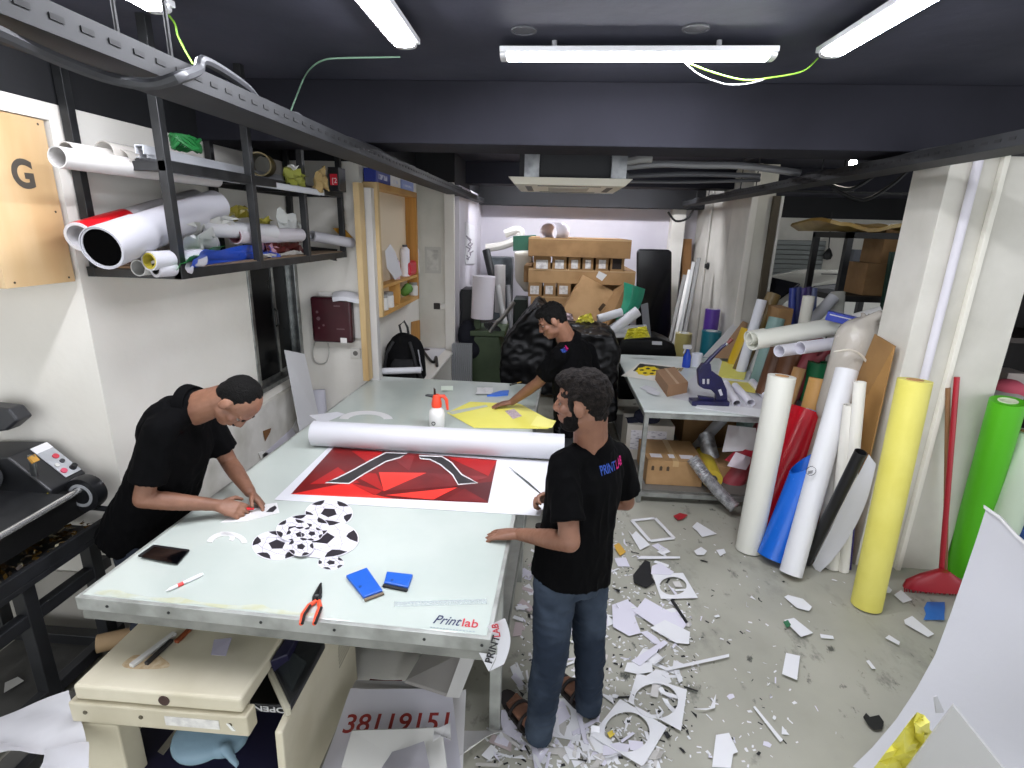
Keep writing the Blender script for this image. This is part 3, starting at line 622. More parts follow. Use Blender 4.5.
    for s_ in 'LR':
        Hh, K, A = g['hip'+s_], g['knee'+s_], g['ank'+s_]; b.cap(Hh, K, jr[0], jr[1], 20); b.cap(K, lerp(K, A, .5), jr[1], jr[1]*.93, 20)
        e = A+(A-K).normalized()*.0; b.cyl(lerp(K, A, .4), V((e.x, e.y, max(e.z-.045, .012))), jr[1]*.95, jr[2], 24); 
    link('trousers', disp(disp(remesh(b, .008, 4, trou), .007, 8, (1, 1, .8)), .004, 18, (.6, .6, 1.5), 1), t)
    if shoes:
        for s_ in 'LR':
            A, To = g['ank'+s_], g['toe'+s_]; td = (To-A); td.z = 0; L = td.length; td = td.normalized(); sd = td.cross(ez); A0 = V((A.x, A.y, 0))
            o = B().prism([A0+td*(L*.5+.008+math.copysign(abs(math.cos(2*pi*i/24))**.75, math.cos(2*pi*i/24))*(L*.5+.06))+sd*math.copysign(abs(math.sin(2*pi*i/24))**.8, math.sin(2*pi*i/24))*(.052 if math.cos(2*pi*i/24) > -.3 else .043)+ez*.001 for i in range(24)], (0, 0, .018)).ob('sandal', M('1d1714', .7), t)
            for f in (.35, .7): B().tube([A0+td*L*f+sd*math.cos(pi*i/10)*.05+ez*(.016+math.sin(pi*i/10)*.058*(1.15-f*.35)) for i in range(11)], .009, 8).ob('strap', M('1b1412', .6), o, True)
    # hair as a close cap, eyes, beard
    b = B()
    if hair == 'full':
        el((-.02, 0, .04), .099, .081, .094, b); el((.028, 0, .088), .07, .062, .04, b); el((-.05, 0, .0), .055, .068, .06, b); el((-.062, 0, -.035), .038, .054, .042, b)
        for q in (1, -1): el((.018, q*.066, .008), .016, .012, .038, b)
    elif hair == 'fringe':
        el((-.02, 0, .04), .099, .082, .092, b); el((.03, 0, .085), .062, .062, .034, b); el((-.055, 0, -.005), .052, .066, .06, b)
        for q in (1, -1): el((.015, q*.067, .02), .02, .011, .035, b)
    else:
        el((-.026, 0, .034), .091, .079, .09, b); el((-.055, 0, -.012), .05, .065, .055, b)
    link('hair', disp(disp(remesh(b, .005, 2, HAIRG if hair == 'full' else HAIR), .006 if hair != 'short' else .002, 38, (1, 1, 1)), .004 if hair != 'short' else .0015, 95), t)
    if beard:
        b = B(); el((.043, 0, -.09), .048, .044, .028, b); el((.078, 0, -.0455), .018, .03, .008, b)
        for q in (1, -1): el((.03, q*.047, -.065), .034, .016, .036, b); el((.012, q*.062, -.03), .014, .008, .034, b)
        link('beard', disp(remesh(b, .0045, 1, M('0c0908', .85, bump=.8, bscale=190, spec=.15)), .0025, 90), t)
    elif hair != 'full':
        k = B(); k.ell(h(.094, 0, -.043), hf*.009, hsd*.026, hu*.005, 10); k.ob('moustache', M('171311', .8), t, True)
    for q in (1, -1):
        B().ell(h(.0705, q*.031, .001), hf*.011, hsd*.0125, hu*.0055, 12).ob('eye', M('7d736a', .4), t, True)
        B().ell(h(.079, q*.031, -.001), hf*.004, hsd*.0055, hu*.005, 10).ob('iris', M('1a100b', .2), t, True)
        B().ell(h(.085, q*.032, .024), hf*.006, hsd*.02, hu*.004, 10).ob('eyebrow', HAIR, t, True)
    return t, shirt, fw, up
LOGO1 = M('3b62c4', .5); LOGO2 = M('e0218a', .5)
ZF = .012
# the bearded man standing at the side of the table
J = dict(pel=P(574, 556, y=2.1), neck=P(592, 442, y=2.12), head=P(582, 402, y=2.07), face=(-.93, .28, -.1), hup=(-.1, 0, 1),
         shL=P(563, 467, y=1.99), shR=P(619, 457, y=2.28), elL=P(570, 542, y=1.83), wrL=P(519, 534, z=ZT+.04), elR=P(626, 502, y=2.33), wrR=P(560, 498, y=2.36),
         hipL=P(555, 581, y=2.02), hipR=P(588, 574, y=2.17), kneeL=P(551, 650, y=1.93), kneeR=P(590, 640, y=2.12), ankL=P(538, 729, z=.06), ankR=P(589, 702, z=.06), toeL=P(511, 698, z=.03), toeR=P(562, 678, z=.03))
man, shirt, fw, up = person('standing bearded man in black polo shirt and blue jeans holding scissors', J, .0, 'full', True, curlL=.28, curlR=.9,
    hL=((-1, .22, -.22), (0, -.1, -1), (.25, 1, 0)), hR=((-.9, -.25, .1), (0, -.8, -.5), (-.3, -.1, 1)), hs=1.08, tw=1.06, hk=1.1, jr=(.098, .076, .063))
q0 = P(606, 480, y=2.0); ex = P(632, 470, y=2.14)-P(606, 478, y=2.0)
rt = (V(J['shR'])-V(J['shL'])).normalized()
def logo(shirt, o, ex, ey, w, s='PRINT', s2='LAB', hgt=.036):
    ex = ex.normalized(); dg = bpy.context.evaluated_depsgraph_get()
    nrm = ex.cross(ey).normalized(); k = hgt*2.0/.5*.5
    for tx, st, ww, mt in ((s, 0, w*.58, LOGO1), (s2, w*.6, w*.4, LOGO2)):
        tt_ = text(tx, o+ex*st, ex, ey, hgt/.7, mt, shirt, 'lettering', .001, 0, ww, .02)
        sw = tt_.modifiers.new('sw', 'SHRINKWRAP'); sw.target = shirt; sw.wrap_method = 'PROJECT'; sw.use_project_z = False
        # the letters are pressed onto the cloth
        tt_.modifiers.remove(sw); me = tt_.data
        from mathutils.bvhtree import BVHTree
        bv = BVHTree.FromPolygons([v.co for v in shirt.data.vertices], [p.vertices[:] for p in shirt.data.polygons])
        for v in me.vertices:
            hit = bv.ray_cast(v.co+nrm*.25, -nrm)
            if hit[0]: v.co = hit[0]+nrm*.0022
bk = -fw
o = P(606, 478, y=2.0); logo(shirt, o, P(632, 468, y=2.13)-o, up, (P(632, 468, y=2.13)-o).length*1.0)
# scissors in the hand
wr = V(J['wrR']); sc = T('scissors', 'open steel scissors with dark handles held by the bearded man', 'scissors', P(537, 488, y=2.36))
a = P(548, 500, y=2.31); 
for tip in (P(509, 467, y=2.4), P(511, 470, y=2.36)): B().prism([a, lerp(a, tip, .5)+ez*.007, tip, lerp(a, tip, .5)-ez*.004], (.001, .002, 0)).ob('blade', M('8f9294', .25, 1), sc)
for s_ in (-1, 1): B().ring(a+V((.03, s_*.004-.004, -.006+s_*.02)), a+V((.03, s_*.004+.006, -.006+s_*.02)), .026, .017, 18, .7).ob('handle', PLASTB, sc, True)
B().cyl(a-V((0, .008, 0)), a+V((0, .01, 0)), .012, None, 10).ob('pivot', PLASTB, sc)
# the man at the far side of the table
wl = P(512, 402, z=ZT+.055); pl_ = P(576, 418, y=3.75)
J = dict(pel=pl_, neck=P(569, 339, y=3.8), head=P(552, 321, y=3.72), face=(-.85, -.12, -.5), hup=(-.45, 0, .9),
         shL=P(559, 356, y=3.63), shR=P(588, 352, y=3.93), elL=P(539, 382, y=3.72), wrL=wl, elR=P(596, 392, y=4.0), wrR=P(592, 425, y=3.95),
         hipL=pl_+V((-.06, -.07, -.06)), hipR=pl_+V((.06, .08, -.06)), kneeL=V((pl_.x-.06, pl_.y-.08, .5)), kneeR=V((pl_.x+.06, pl_.y+.1, .5)), ankL=V((pl_.x-.03, pl_.y-.1, .06)), ankR=V((pl_.x+.09, pl_.y+.1, .06)), toeL=V((pl_.x-.2, pl_.y-.04, .03)), toeR=V((pl_.x-.08, pl_.y+.16, .03)))
man2, sh2, fw2, up2 = person('man in black shirt leaning over the far table end, hand on yellow sheet', J, .0, 'fringe', False, trou=M('15171c', .8, bump=.3, bscale=14), curlL=.22, curlR=.4,
    hL=((-1, -.1, -.2), (0, -.1, -1), (.1, 1, 0)), hR=((-.1, 0, -1), (-.9, -.3, 0), (-.3, .9, 0)))
o = P(574, 353, y=3.5); logo(sh2, P(572, 356, y=3.5), P(583, 351, y=3.56)-P(572, 356, y=3.5), ez, .075, 'PRINT', 'LAB', .022)
# the man stooping over the near side
J = dict(pel=P(147, 516, y=2.2), neck=P(193, 403, y=2.2), head=P(237, 402, y=2.17), face=(.30, -.1, -.95), hup=(.95, .0, .32),
         shR=P(160, 430, y=2.05), shL=P(204, 416, y=2.36), elR=P(143, 499, y=1.99), wrR=P(217, 505, z=ZT+.065), elL=P(229, 462, y=2.42), wrL=P(250, 492, z=ZT+.06))
pl_ = V(J['pel'])
J.update(hipR=pl_+V((-.02, -.085, -.07)), hipL=pl_+V((.02, .085, -.07)), kneeR=V((pl_.x+.02, pl_.y-.1, .46)), kneeL=V((pl_.x+.04, pl_.y+.1, .46)), ankR=V((pl_.x-.04, pl_.y-.12, .06)), ankL=V((pl_.x-.02, pl_.y+.12, .06)), toeR=V((pl_.x+.13, pl_.y-.16, .03)), toeL=V((pl_.x+.15, pl_.y+.12, .03)))
person('stooping man in black polo shirt cutting a small white card with a red knife', J, .02, 'short', False, hump=.05, curlL=.35, curlR=.75, trou=M('1b2230', .85, bump=.3, bscale=14),
    hR=((.95, .15, -.3), (.1, .5, -.8), (.1, .9, .5)), hL=((.75, -.25, -.6), (-.3, -.6, -.7), (.1, -1, .2)))
kn = T('craft_knife', 'red craft knife in the fist of the stooping man', 'knife', P(244, 510, z=ZT+.03))
a, b_ = P(223, 512, z=ZT+.035), P(254, 508, z=ZT+.02)
B().bar(a, b_, .016, .012).ob('handle', M('d8262c', .4), kn, False, .003); B().bar(b_, b_+(b_-a)*.35-V((0, 0, .012)), .008, .002).ob('blade', STEEL, kn)
# ================= ROLLS AND SHEETS AROUND THE NEAR PILLAR =================
def lean(label, bx, by, tx, ty, tyy, r, mat, core=.45, corem=CORE, wall=None, name='film_roll', n=32, group=None):
    b = P(bx, by, z=0); t = P(tx, ty, y=tyy); d = (t-b).normalized()
    s = math.sqrt(max(0, 1-d.z*d.z)); b = b-d*0+V((0, 0, r*s))      # rests on its lower rim
    return roll(name, label, 'roll', b, t, r, mat, group, core, corem, n, wall)
lean('tall cream roll leaning at the end of the side table', 748, 550, 782, 376, 3.66, .09, M('d6d5cb', .5), .5)
lean('glossy red film roll standing between the cream roll and the white roll', 759, 528, 811, 412, 4.12, .15, M('b30d1e', .25), .9, None, .012)
bl_ = lean('glossy blue film roll standing on the floor in front of the red film', 771, 562, 808, 462, 3.62, .1, M('1460c4', .25), .9, None, .01)
bq_ = P(808, 462, y=3.62)
for v in bl_.data.vertices:      # the film is cut off slanting at the top
    w = v.co+bl_.location
    if (w-bq_).z > -.12: v.co += V((.04, .05, .3))*((w.x-bq_.x)*4.2)
wr_ = lean('tall white roll with a small stamp leaning in front of the blue film', 790, 577, 847, 370, 3.72, .072, M('dcdcde', .45), .5)
k = B(); c = P(811, 471, y=3.42)
for i in range(14):
    a = 2*pi*i/14; k.bar(c+V((math.cos(a)*.03, 0, math.sin(a)*.035)), c+V((math.cos(a+.4)*.034, 0, math.sin(a+.4)*.03)), .004, .002)
for i in range(4): k.bar(c+V((-.018, 0, -.004-.006*i)), c+V((.012, 0, .004-.006*i)), .0035, .002)
k.ob('stamp_print', M('3a3a40', .6), wr_)
# black tube with a curled white sheet
bt = T('curled_sheet', 'black backed white sheet curling beside the white roll with the stamp', 'sheet', P(806, 555, z=0))
a, b_ = P(806, 562, z=.03), P(861, 452, y=3.17); B().ring(a, b_, .036, .032, 24).ob('rolled_edge', M('161618', .4), bt, True)
g = []
for i in range(9):
    s = i/8; l = lerp(a, b_, s)+V((.03, -.03, 0)); w = .035+.075*math.sin(pi*min(1, s*1.05))**.7
    g.append([l+V((w*u, -.03*u*u, -.05*u)) for u in (0, .33, .66, 1)])
B().grid(g, .0015).ob('white_face', PAPER, bt, True)
for (bx, by, tx, ty, yy, r, mt, lb) in ((832, 568, 851, 405, 3.5, .045, 'e2dfd6', 'thick white tube leaning on the brown cardboard'), (843, 571, 860, 382, 3.45, .036, 'e9e6dd', 'slim white tube leaning before the brown cardboard'), (820, 560, 846, 425, 3.62, .05, 'dedad0', 'grey white tube half hidden behind the stamped white roll')):
    lean(lb, bx, by, tx, ty, yy, r, M(mt, .55), .7, None, None, 'cardboard_tube', 20)
lean('thin purple tube standing at the foot of the slim white tube', 849, 569, 857, 480, 3.42, .014, M('2c1f63', .5), .6, None, None, 'plastic_tube', 12)
cb = T('cardboard_sheet', 'tall brown hardboard sheet leaning on the side of the near pillar', 'board', P(858, 540, z=0))
p = [P(862, 520, y=3.7), P(872, 515, y=3.62), P(896, 346, y=3.62), P(878, 334, y=3.9)]
zz = 0.0; p[0] = V((p[0].x-.02, p[0].y, 0)); p[1] = V((p[1].x-.02, p[1].y, 0))
p = [V((2.1, 4.0, .001)), V((2.23, 3.5, .001)), P(896, 346, y=3.5), P(876, 334, y=3.84)]
B().prism(p, (-.012, -.003, 0)).ob('board', M('a27a45', .6, col2='936c3b', scale=3), cb, False, .002)
yr = lean('big pale yellow roll standing before the near pillar', 866, 606, 915, 380, 3.12, .086, M('ded56c', .5, col2='d6cc5e', scale=4), .5)
lean('bright green roll leaning beside the broom', 960, 572, 1008, 401, 3.34, .09, M('55b81d', .4), .55, M('dde6c8', .5))
lean('pale green translucent roll right behind the bright green roll', 988, 588, 1030, 432, 3.35, .09, M('c4d4bc', .45), .5)
lean('dark blue roll behind the leaning white banner sheet', 1012, 600, 1050, 455, 3.4, .11, M('0e3a74', .3), .5)
# broom and its stick
br = T('red_broom', 'red plastic broom with red handle standing against the near pillar', 'broom', P(934, 592, z=0))
hb, ht = P(941, 576, z=.1), P(957, 377, y=3.42)
B().cyl(hb, ht, .016, None, 12).ob('handle', M('a61a2a', .35), br, True)
c = P(934, 590, z=.02); w = .2
B().loft([(V((c.x, c.y, .03)), V((w, 0, 0)), V((0, .045, 0))), (V((c.x, c.y, .08)), V((w*.96, 0, 0)), V((0, .04, 0))), (V((c.x, c.y, .13)), V((w*.6, 0, 0)), V((0, .03, 0))), (V((c.x+.02, c.y, .17)), V((.04, 0, 0)), V((0, .025, 0)))], 24).ob('head', M('9c1424', .35), br, True)
k = B()
for i in range(26): x = c.x-w*.96+i*w*1.92/25; k.tube([(x, c.y, .035), (x+R.uniform(-.012, .012), c.y-.015, .001)], [.006, .004], 6)
k.ob('bristle', M('86101f', .6), br)
tag(B().cyl(P(945, 580, z=.01), P(948, 388, y=3.43), .014, None, 12).ob('wooden_stick', M('87613f', .6), None, True), 'brown wooden stick leaning on the pillar beside the red broom handle', 'stick')
k = B().grid([[P(lerp(925, 945, i/5)+R.uniform(-2, 2), lerp(602, 620, j/3), z=.004+.02*R.random()) for j in range(4)] for i in range(6)], .001, ez)
tag(k.ob('blue_rag', M('2a66b0', .5), None, True), 'crumpled blue plastic scrap under the red broom', 'scrap')
# the large white banner sheet in front
ban2 = T('leaning_banner_sheet', 'large white banner sheet curving up beside the pale yellow roll', 'banner', P(852, 766, z=0))
L = [(852, 767, 0), (872, 748, .03), (895, 722, .1), (916, 690, .21), (935, 655, .36), (950, 615, .53), (964, 575, .7), (976, 540, .85), (985, 512, .98)]
lf = [P(x, y, z=z) for x, y, z in L]; dr = (P(1024, 541, z=.98)-P(985, 512, z=.98)).normalized()
g = []
for i, q in enumerate(lf):
    s = i/8; dv = V((lerp(.95, dr.x, s), lerp(-.25, dr.y, s), 0)).normalized()
    g.append([q+dv*(u*.11)+V((0, 0, .016*math.sin(u*1.3+i*.9)*(.3+s)+.004*R.uniform(-1, 1)+(1-s)*.0*u)) for u in range(12)])
B().grid(g, .0012).ob('sheet', M('bebec2', .45, bump=.7, bscale=3.5), ban2, True)
B().grid([[q+V((0, 0, .0)), q+V((.006, .012, .012))] for q in g[-1]], .012).ob('folded_edge', WHITE, ban2, True)
fs = T('foam_board', 'grey white foam board standing before the curved banner sheet', 'board', V((1.5, 1.55, 0)))
a = P(953, 706, y=1.62); b_ = P(1004, 770, y=1.45); c = P(902, 775, y=1.72)
B().prism([a, lerp(a, b_, 2.2), V((b_.x+.2, 1.5, .0)), V((c.x, 1.72, .0)), c], (.01, .014, .0)).ob('board', M('c4c4c2', .55), fs, False, .001)
ys = T('crumpled_yellow_film', 'crumpled yellow film in front of the curved white banner sheet', 'film', P(900, 750, y=1.75))
g = []
for i in range(9):
    t = i/8; l = (lerp(866, 917, t), lerp(778, 712, t)); r_ = (lerp(905, 932, t), lerp(790, 732, t))
    g.append([P(lerp(l[0], r_[0], u/4), lerp(l[1], r_[1], u/4), y=1.76+.025*math.sin(i*1.9+u*1.3)) for u in range(5)])
B().grid(g, .001).ob('sheet', M('e0d85c', .4, bump=.3, bscale=20), ys)
B().grid([[P(x, y, y=1.73+dy) for x, y, dy in r_] for r_ in (((917, 712, 0), (924, 715, .03), (930, 722, .0)), ((914, 722, .01), (920, 727, -.01), (929, 734, .02)), ((916, 733, 0), (922, 734, .02), (926, 735, 0)))], .001).ob('folded_corner', M('ece46a', .4), ys)
tag(B().prism([P(934, 697, y=1.8), P(937, 696, y=1.8), P(945, 713, y=1.8), P(936, 713, y=1.8)], (0, .004, 0)).ob('paper_flap', PAPER), 'small white paper flap sticking up between yellow film and foam board', 'paper')
# ================= SIDE TABLE =================
ZS = .85
sa = P(644, 410, z=ZS); sx1 = 2.02; sy1 = 6.25; st = T('side_table', 'white-topped metal side table loaded with papers and an eyelet press', 'table', ((sa.x+sx1)/2, (sa.y+sy1)/2, 0))
FRS = M('9a9c98', .4, .5, col2='7f817d', scale=12)
B().box((sa.x, sa.y, ZS-.02), (sx1, sy1, ZS)).ob('table_top', M('d4dad6', .3, col2='c5ccc8', scale=3), st, False, .003)
f = B()
for lo, hi in (((sa.x+.01, sa.y+.01), (sx1-.01, sa.y+.05)), ((sa.x+.01, sy1-.05), (sx1-.01, sy1-.01)), ((sa.x+.01, sa.y+.05), (sa.x+.05, sy1-.05)), ((sx1-.05, sa.y+.05), (sx1-.01, sy1-.05))): f.box((lo[0], lo[1], ZS-.07), (hi[0], hi[1], ZS-.0205))
f.ob('apron_rail', FRS, st, False, .002)
for x in (sa.x+.012, sx1-.05):
    for y in (sa.y+.012, sy1-.06): B().box((x, y, 0), (x+.038, y+.038, ZS-.07)).ob('leg', FRS, st, False, .003)
f = B()
for lo, hi in (((sa.x+.05, sa.y+.015), (sx1-.05, sa.y+.045)), ((sa.x+.05, sy1-.05), (sx1-.05, sy1-.02))): f.box((lo[0], lo[1], .06), (hi[0], hi[1], .1))
for x in (sa.x+.015, sx1-.045): f.box((x, sa.y+.05, .06), (x+.03, sy1-.06, .1))
f.ob('lower_rail', FRS, st, False, .002)
B().box((sa.x+.02, sa.y+.05, .1), (sx1-.02, sy1-.05, .112)).ob('lower_shelf', M('6f6c66', .7), st)
def ts(px, py, dz=0): return P(px, py, z=ZS+dz)
def fl(name, pts, mat, label, cat='paper', dz=.001, th=.001, group=None): return tag(B().prism([ts(x, y, dz) for x, y in pts], (0, 0, th)).ob(name, mat), label, cat, group)
fl('paper_sheet', [(672, 398), (765, 416), (772, 409), (742, 372), (700, 370)], PAPER, 'big white paper sheet spread under the eyelet press', dz=.001)
fl('paper_sheet', [(695, 408), (766, 418), (769, 411), (700, 402)], M('dfe0e2', .6), 'white paper stack edge hanging at the near rim of the side table', dz=.003, th=.006)
le = fl('poster', [(621, 376), (668, 383), (684, 368), (641, 362)], M('e6e2d8', .5), 'black bordered poster with a yellow splash lying on the side table', 'poster', .003)
B().prism([ts(*q, .0042) for q in ((640, 363.5), (682, 368.5), (672, 376), (633, 371))], (0, 0, .0004)).ob('dark_print', M('2a2622', .5), le)
B().prism([ts(648+13*math.cos(2*pi*i/18)*(1 if i % 2 else .85), 371+5*math.sin(2*pi*i/18)*(1 if i % 2 else .85), .005) for i in range(18)], (0, 0, .0004)).ob('yellow_splash_print', M('f1d51e', .45), le)
k = B()
for i in range(5): k.prism([ts(663+i*4, 374.5-.8*i, .005), ts(665+i*4, 374.8-.8*i, .005), ts(671+i*3.2, 368.2-.1*i, .005), ts(669+i*3.2, 368-.1*i, .005)], (0, 0, .0004))
k.ob('gold_stripe_print', M('9c8448', .4), le)
k = B()
for i, (x, y) in enumerate(((642, 370), (648, 368.6), (654, 370.5), (645, 373), (652, 373.4))): k.prism([ts(x+2.6*math.cos(a), y+.9*math.sin(a), .0058) for a in (0, 1.3, 2.4, 3.5, 4.9)], (0, 0, .0004))
k.ob('black_lettering_print', M('3a2a10', .5), le)
bx = T('carton', 'small plain brown carton on the side table by the eyelet press', 'box', ts(671, 392))
a, b_, c = ts(667, 397), ts(687, 393), ts(655, 380); hh = .105
B().hexa([a, b_, b_+(c-a), c, a+ez*hh, b_+ez*hh, b_+(c-a)+ez*hh, c+ez*hh]).ob('box_body', M('9a7759', .75), bx, False, .003)
m = ((a+b_)/2-(a+c)/2); B().prism([lerp(a, b_, .42)+ez*(hh+.0005), lerp(a, b_, .55)+ez*(hh+.0005), lerp(a, b_, .55)+(c-a)+ez*(hh+.0005), lerp(a, b_, .42)+(c-a)+ez*(hh+.0005)], (0, 0, .0008)).ob('tape', M('b08e6c', .35), bx)
# eyelet press
pr_ = T('eyelet_press', 'navy blue hand eyelet press with a tall lever on the side table', 'press', ts(712, 405))
NAVY = M('1c1a4a', .35, col2='16143a', scale=10); yq = ts(712, 406).y; kx = lambda px, py, yy=None: P(px, py, y=yy or yq)
def slab(pts, th, y0=None): 
    y0 = y0 or yq; return B().prism([P(x, y, y=y0) for x, y in pts], (0, th, 0))
slab([(692, 408), (729, 408), (730, 402), (692, 401.5)], .12, yq-.02).ob('base_plate', NAVY, pr_, False, .004)
slab([(705, 377), (712, 371), (722, 378), (727, 390), (728, 402), (716, 402), (716, 395), (711, 390), (704, 389), (699, 386), (699, 377)], .05, yq+.02).ob('frame_arm', NAVY, pr_, False, .006)
slab([(698, 371), (703, 364), (711, 364), (712, 376), (708, 386), (704, 387), (699, 385)], .06, yq+.015).ob('head', NAVY, pr_, False, .006)
slab([(698, 396), (714, 398), (714, 400), (699, 399)], .03, yq+.03).ob('die_arm', NAVY, pr_)
hb, ht = P(704, 366, y=yq+.045), P(732, 339, y=yq+.045)
lv_ = B().tube([hb, P(711, 358, y=yq+.045), P(722, 347, y=yq+.045), lerp(hb, ht, .86)], [.02, .018, .015, .012], 10).ob('lever', NAVY, pr_, True)
B().tube([lerp(hb, ht, .84), ht], [.016, .017], 10).ob('grip', M('6b2a22', .4), lv_, True); B().cyl(lerp(hb, ht, .78), lerp(hb, ht, .84), .015, None, 10).ob('ferrule', STEEL, lv_, True)
for x in (702.5, 707): B().prism([P(x, 379, y=yq+.012), P(x+2.4, 379, y=yq+.012), P(x+2.2, 384, y=yq+.012), P(x, 384, y=yq+.012)], (0, .002, 0)).ob('punch_pin', M('d8d8da', .3, .7), pr_)
B().prism([P(718, 390, y=yq+.017), P(721, 389, y=yq+.017), P(723, 395, y=yq+.017), P(720.5, 396, y=yq+.017)], (0, .002, 0)).ob('rating_label', M('c9c9cf', .4), pr_)
# spray bottle and cup
def lat(name, label, cat, px, py, prof, mat, par=None, zz=ZS):
    c = P(px, py, z=zz); o = B().lathe(prof, c, ez, 20).ob(name, mat, par, True)
    return (tag(o, label, cat) if not par else o), c
tb = T('trigger_spray_bottle', 'blue trigger spray bottle with white head on the side table', 'spray bottle', ts(686, 367))
_, c = lat('bottle', '', '', 686, 367, [(.001, 0), (.042, 0), (.044, .02), (.042, .12), (.02, .17), (.016, .2)], M('2247b8', .25), tb)
B().box((c.x-.055, c.y-.018, c.z+.2), (c.x+.035, c.y+.018, c.z+.245)).ob('spray_head', WHITE, tb, False, .008); B().tube([c+V((-.03, 0, .2)), c+V((-.045, 0, .15))], .008, 8).ob('trigger', M('d0d0d4', .4), tb, True)
lat('white_cup', 'white plastic tub beside the blue spray bottle', 'tub', 696, 366, [(.001, 0), (.05, 0), (.058, .14), (.058, .142), (.052, .142), (.046, .01), (.001, .008)], M('e7e9f0', .3))
# stacked yellow and white sheets, small rolls
fl('yellow_sheets', [(718, 377), (744, 380), (748, 367), (722, 362)], M('e3dd6b', .5), 'yellow sheets on a white bundle behind the eyelet press', 'paper', .03, .012)
fl('paper_bundle', [(716, 381), (748, 384), (752, 369), (720, 364)], M('d9dade', .5), 'white paper bundle under the yellow sheets', 'paper', .001, .028)
fl('yellow_folder', [(726, 388), (755, 393), (764, 391), (747, 381), (727, 381)], M('dccf60', .5), 'yellow folder lying over papers beside the cream roll', 'folder', .012, .004)
for i, (x0, y0, x1, y1, lb) in enumerate(((737, 404, 726, 384, 'small white paper roll nearest the eyelet press'), (751, 403, 735, 386, 'small white paper roll with purple inside next to the cream roll'), (768, 398, 752, 382, 'white paper roll half under the yellow folder edge'))):
    a, b_ = ts(x0, y0, .03), ts(x1, y1, .03); roll('paper_roll', lb, 'roll', a, b_, .034, M('e8e6ee', .5), 'small paper rolls on the side table', wall=.003)
for i, (pts, lb) in enumerate((([(752, 378), (764, 384), (776, 378), (764, 372)], 'folded white paper leaning by the top of the cream roll'), ([(740, 372), (752, 378), (764, 370), (752, 365)], 'crumpled white paper behind the yellow sheets'), ([(646, 392), (657, 396), (661, 393), (650, 388)], 'white cut strip beside the small brown carton'), ([(640, 388), (650, 392), (658, 389), (646, 385)], 'clear film strip on the corner of the side table'))):
    c4 = pts; g = [[ts(*bil(c4, u/4, v/4), .006+.02*abs(math.sin(u*1.7+v*2.1+i))*(1 if i < 2 else .3)) for v in range(5)] for u in range(5)]
    tag(B().grid(g, .001, ez).ob('crumpled_paper', PAPER, None, True), lb, 'paper')
wbt = T('leaning_board', 'white framed board leaning at the back of the side table', 'board', ts(722, 355)); yb = ts(705, 356).y
p = [P(705, 356, y=yb), P(731, 358, y=yb), P(748, 322, y=yb+.12), P(738, 319, y=yb+.12)]
B().prism([P(703, 357, y=yb), P(714, 358, y=yb), P(745, 320, y=yb+.15), P(738, 319, y=yb+.15)], (0, .012, 0)).ob('board', WHITE, wbt)
B().prism([P(714, 358, y=yb-.002), P(735, 359, y=yb-.002), P(748, 323, y=yb+.14), P(743, 321, y=yb+.14)], (0, .01, 0)).ob('brown_face', M('b08d6c', .7), wbt)
# ----- boxes and ducts under the side table -----
def carton(label, lo, hi, mat=CARD, labels=(), name='carton', tape=True, group=None, bev=.004):
    t = T(name, label, 'box', ((lo[0]+hi[0])/2, (lo[1]+hi[1])/2, lo[2]), group)
    B().box(lo, hi).ob('box_body', mat, t, False, bev)
    if tape: xm = (lo[0]+hi[0])/2; B().box((xm-.025, lo[1]-.0008, hi[2]-.05), (xm+.025, lo[1], hi[2])).box((xm-.025, lo[1]-.0008, hi[2]), (xm+.025, hi[1], hi[2]+.0008)).ob('tape', M('b99a6c', .3), t)
    for x0, x1, z0, z1 in labels: B().box((x0, lo[1]-.0015, z0), (x1, lo[1]-.0004, z1)).ob('shipping_label', M('e2e0e4', .6, col2='a9a6b2', scale=70, lo=.55, hi=.62, stretch=(.3, 1, 1)), t)
    return t
a = P(643, 506, y=4.35); b_ = P(699, 505, y=4.35)
cz = carton('brown carton with pale labels on the lower shelf of the side table', (a.x, 4.35, .113), (b_.x, 4.85, .113+.23))
for x, w in ((.04, .1), (.2, .05), (.3, .12)): B().box((a.x+x, 4.42, .3433), (a.x+x+w, 4.5, .3445)).ob('shipping_label', M('dcd8dc', .6), cz)
k = B()
for x in (.05, .12, .18): k.prism([(a.x+x-.012, 4.3495, .25), (a.x+x+.012, 4.3495, .25), (a.x+x+.012, 4.3495, .285), (a.x+x, 4.3495, .295), (a.x+x-.012, 4.3495, .285)], (0, -.0008, 0))
k.ob('handling_mark_print', M('4a3a28', .7), cz)
c0 = P(626, 465, y=4.75); c1 = P(674, 465, y=4.75)
carton('white carton with a printed sheet under the navy cap', (c0.x, 4.87, .113), (c1.x, 5.2, .113+.36), M('cfcac0', .7), ((c0.x+.04, c1.x-.07, .22, .42),), tape=False)
cap = T('peaked_hat', 'navy blue peaked cap lying on the white carton under the side table', 'cap', ((c0.x+c1.x)/2, 5.02, .475)); cc = V(((c0.x+c1.x)/2-.02, 5.0, .475)); NC = M('12162c', .85, bump=.3)
B().ell(cc+V((0, .02, .03)), V((.13, 0, 0)), V((0, .12, 0)), V((0, 0, .09)), 18).ob('crown', NC, cap, True)
B().grid([[cc+V((-.1-.1*u/4, -.09+.16*v/5, .012+.02*math.sin(pi*v/5)-.012*u/4)) for v in range(6)] for u in range(5)], .006).ob('peak', NC, cap, True)
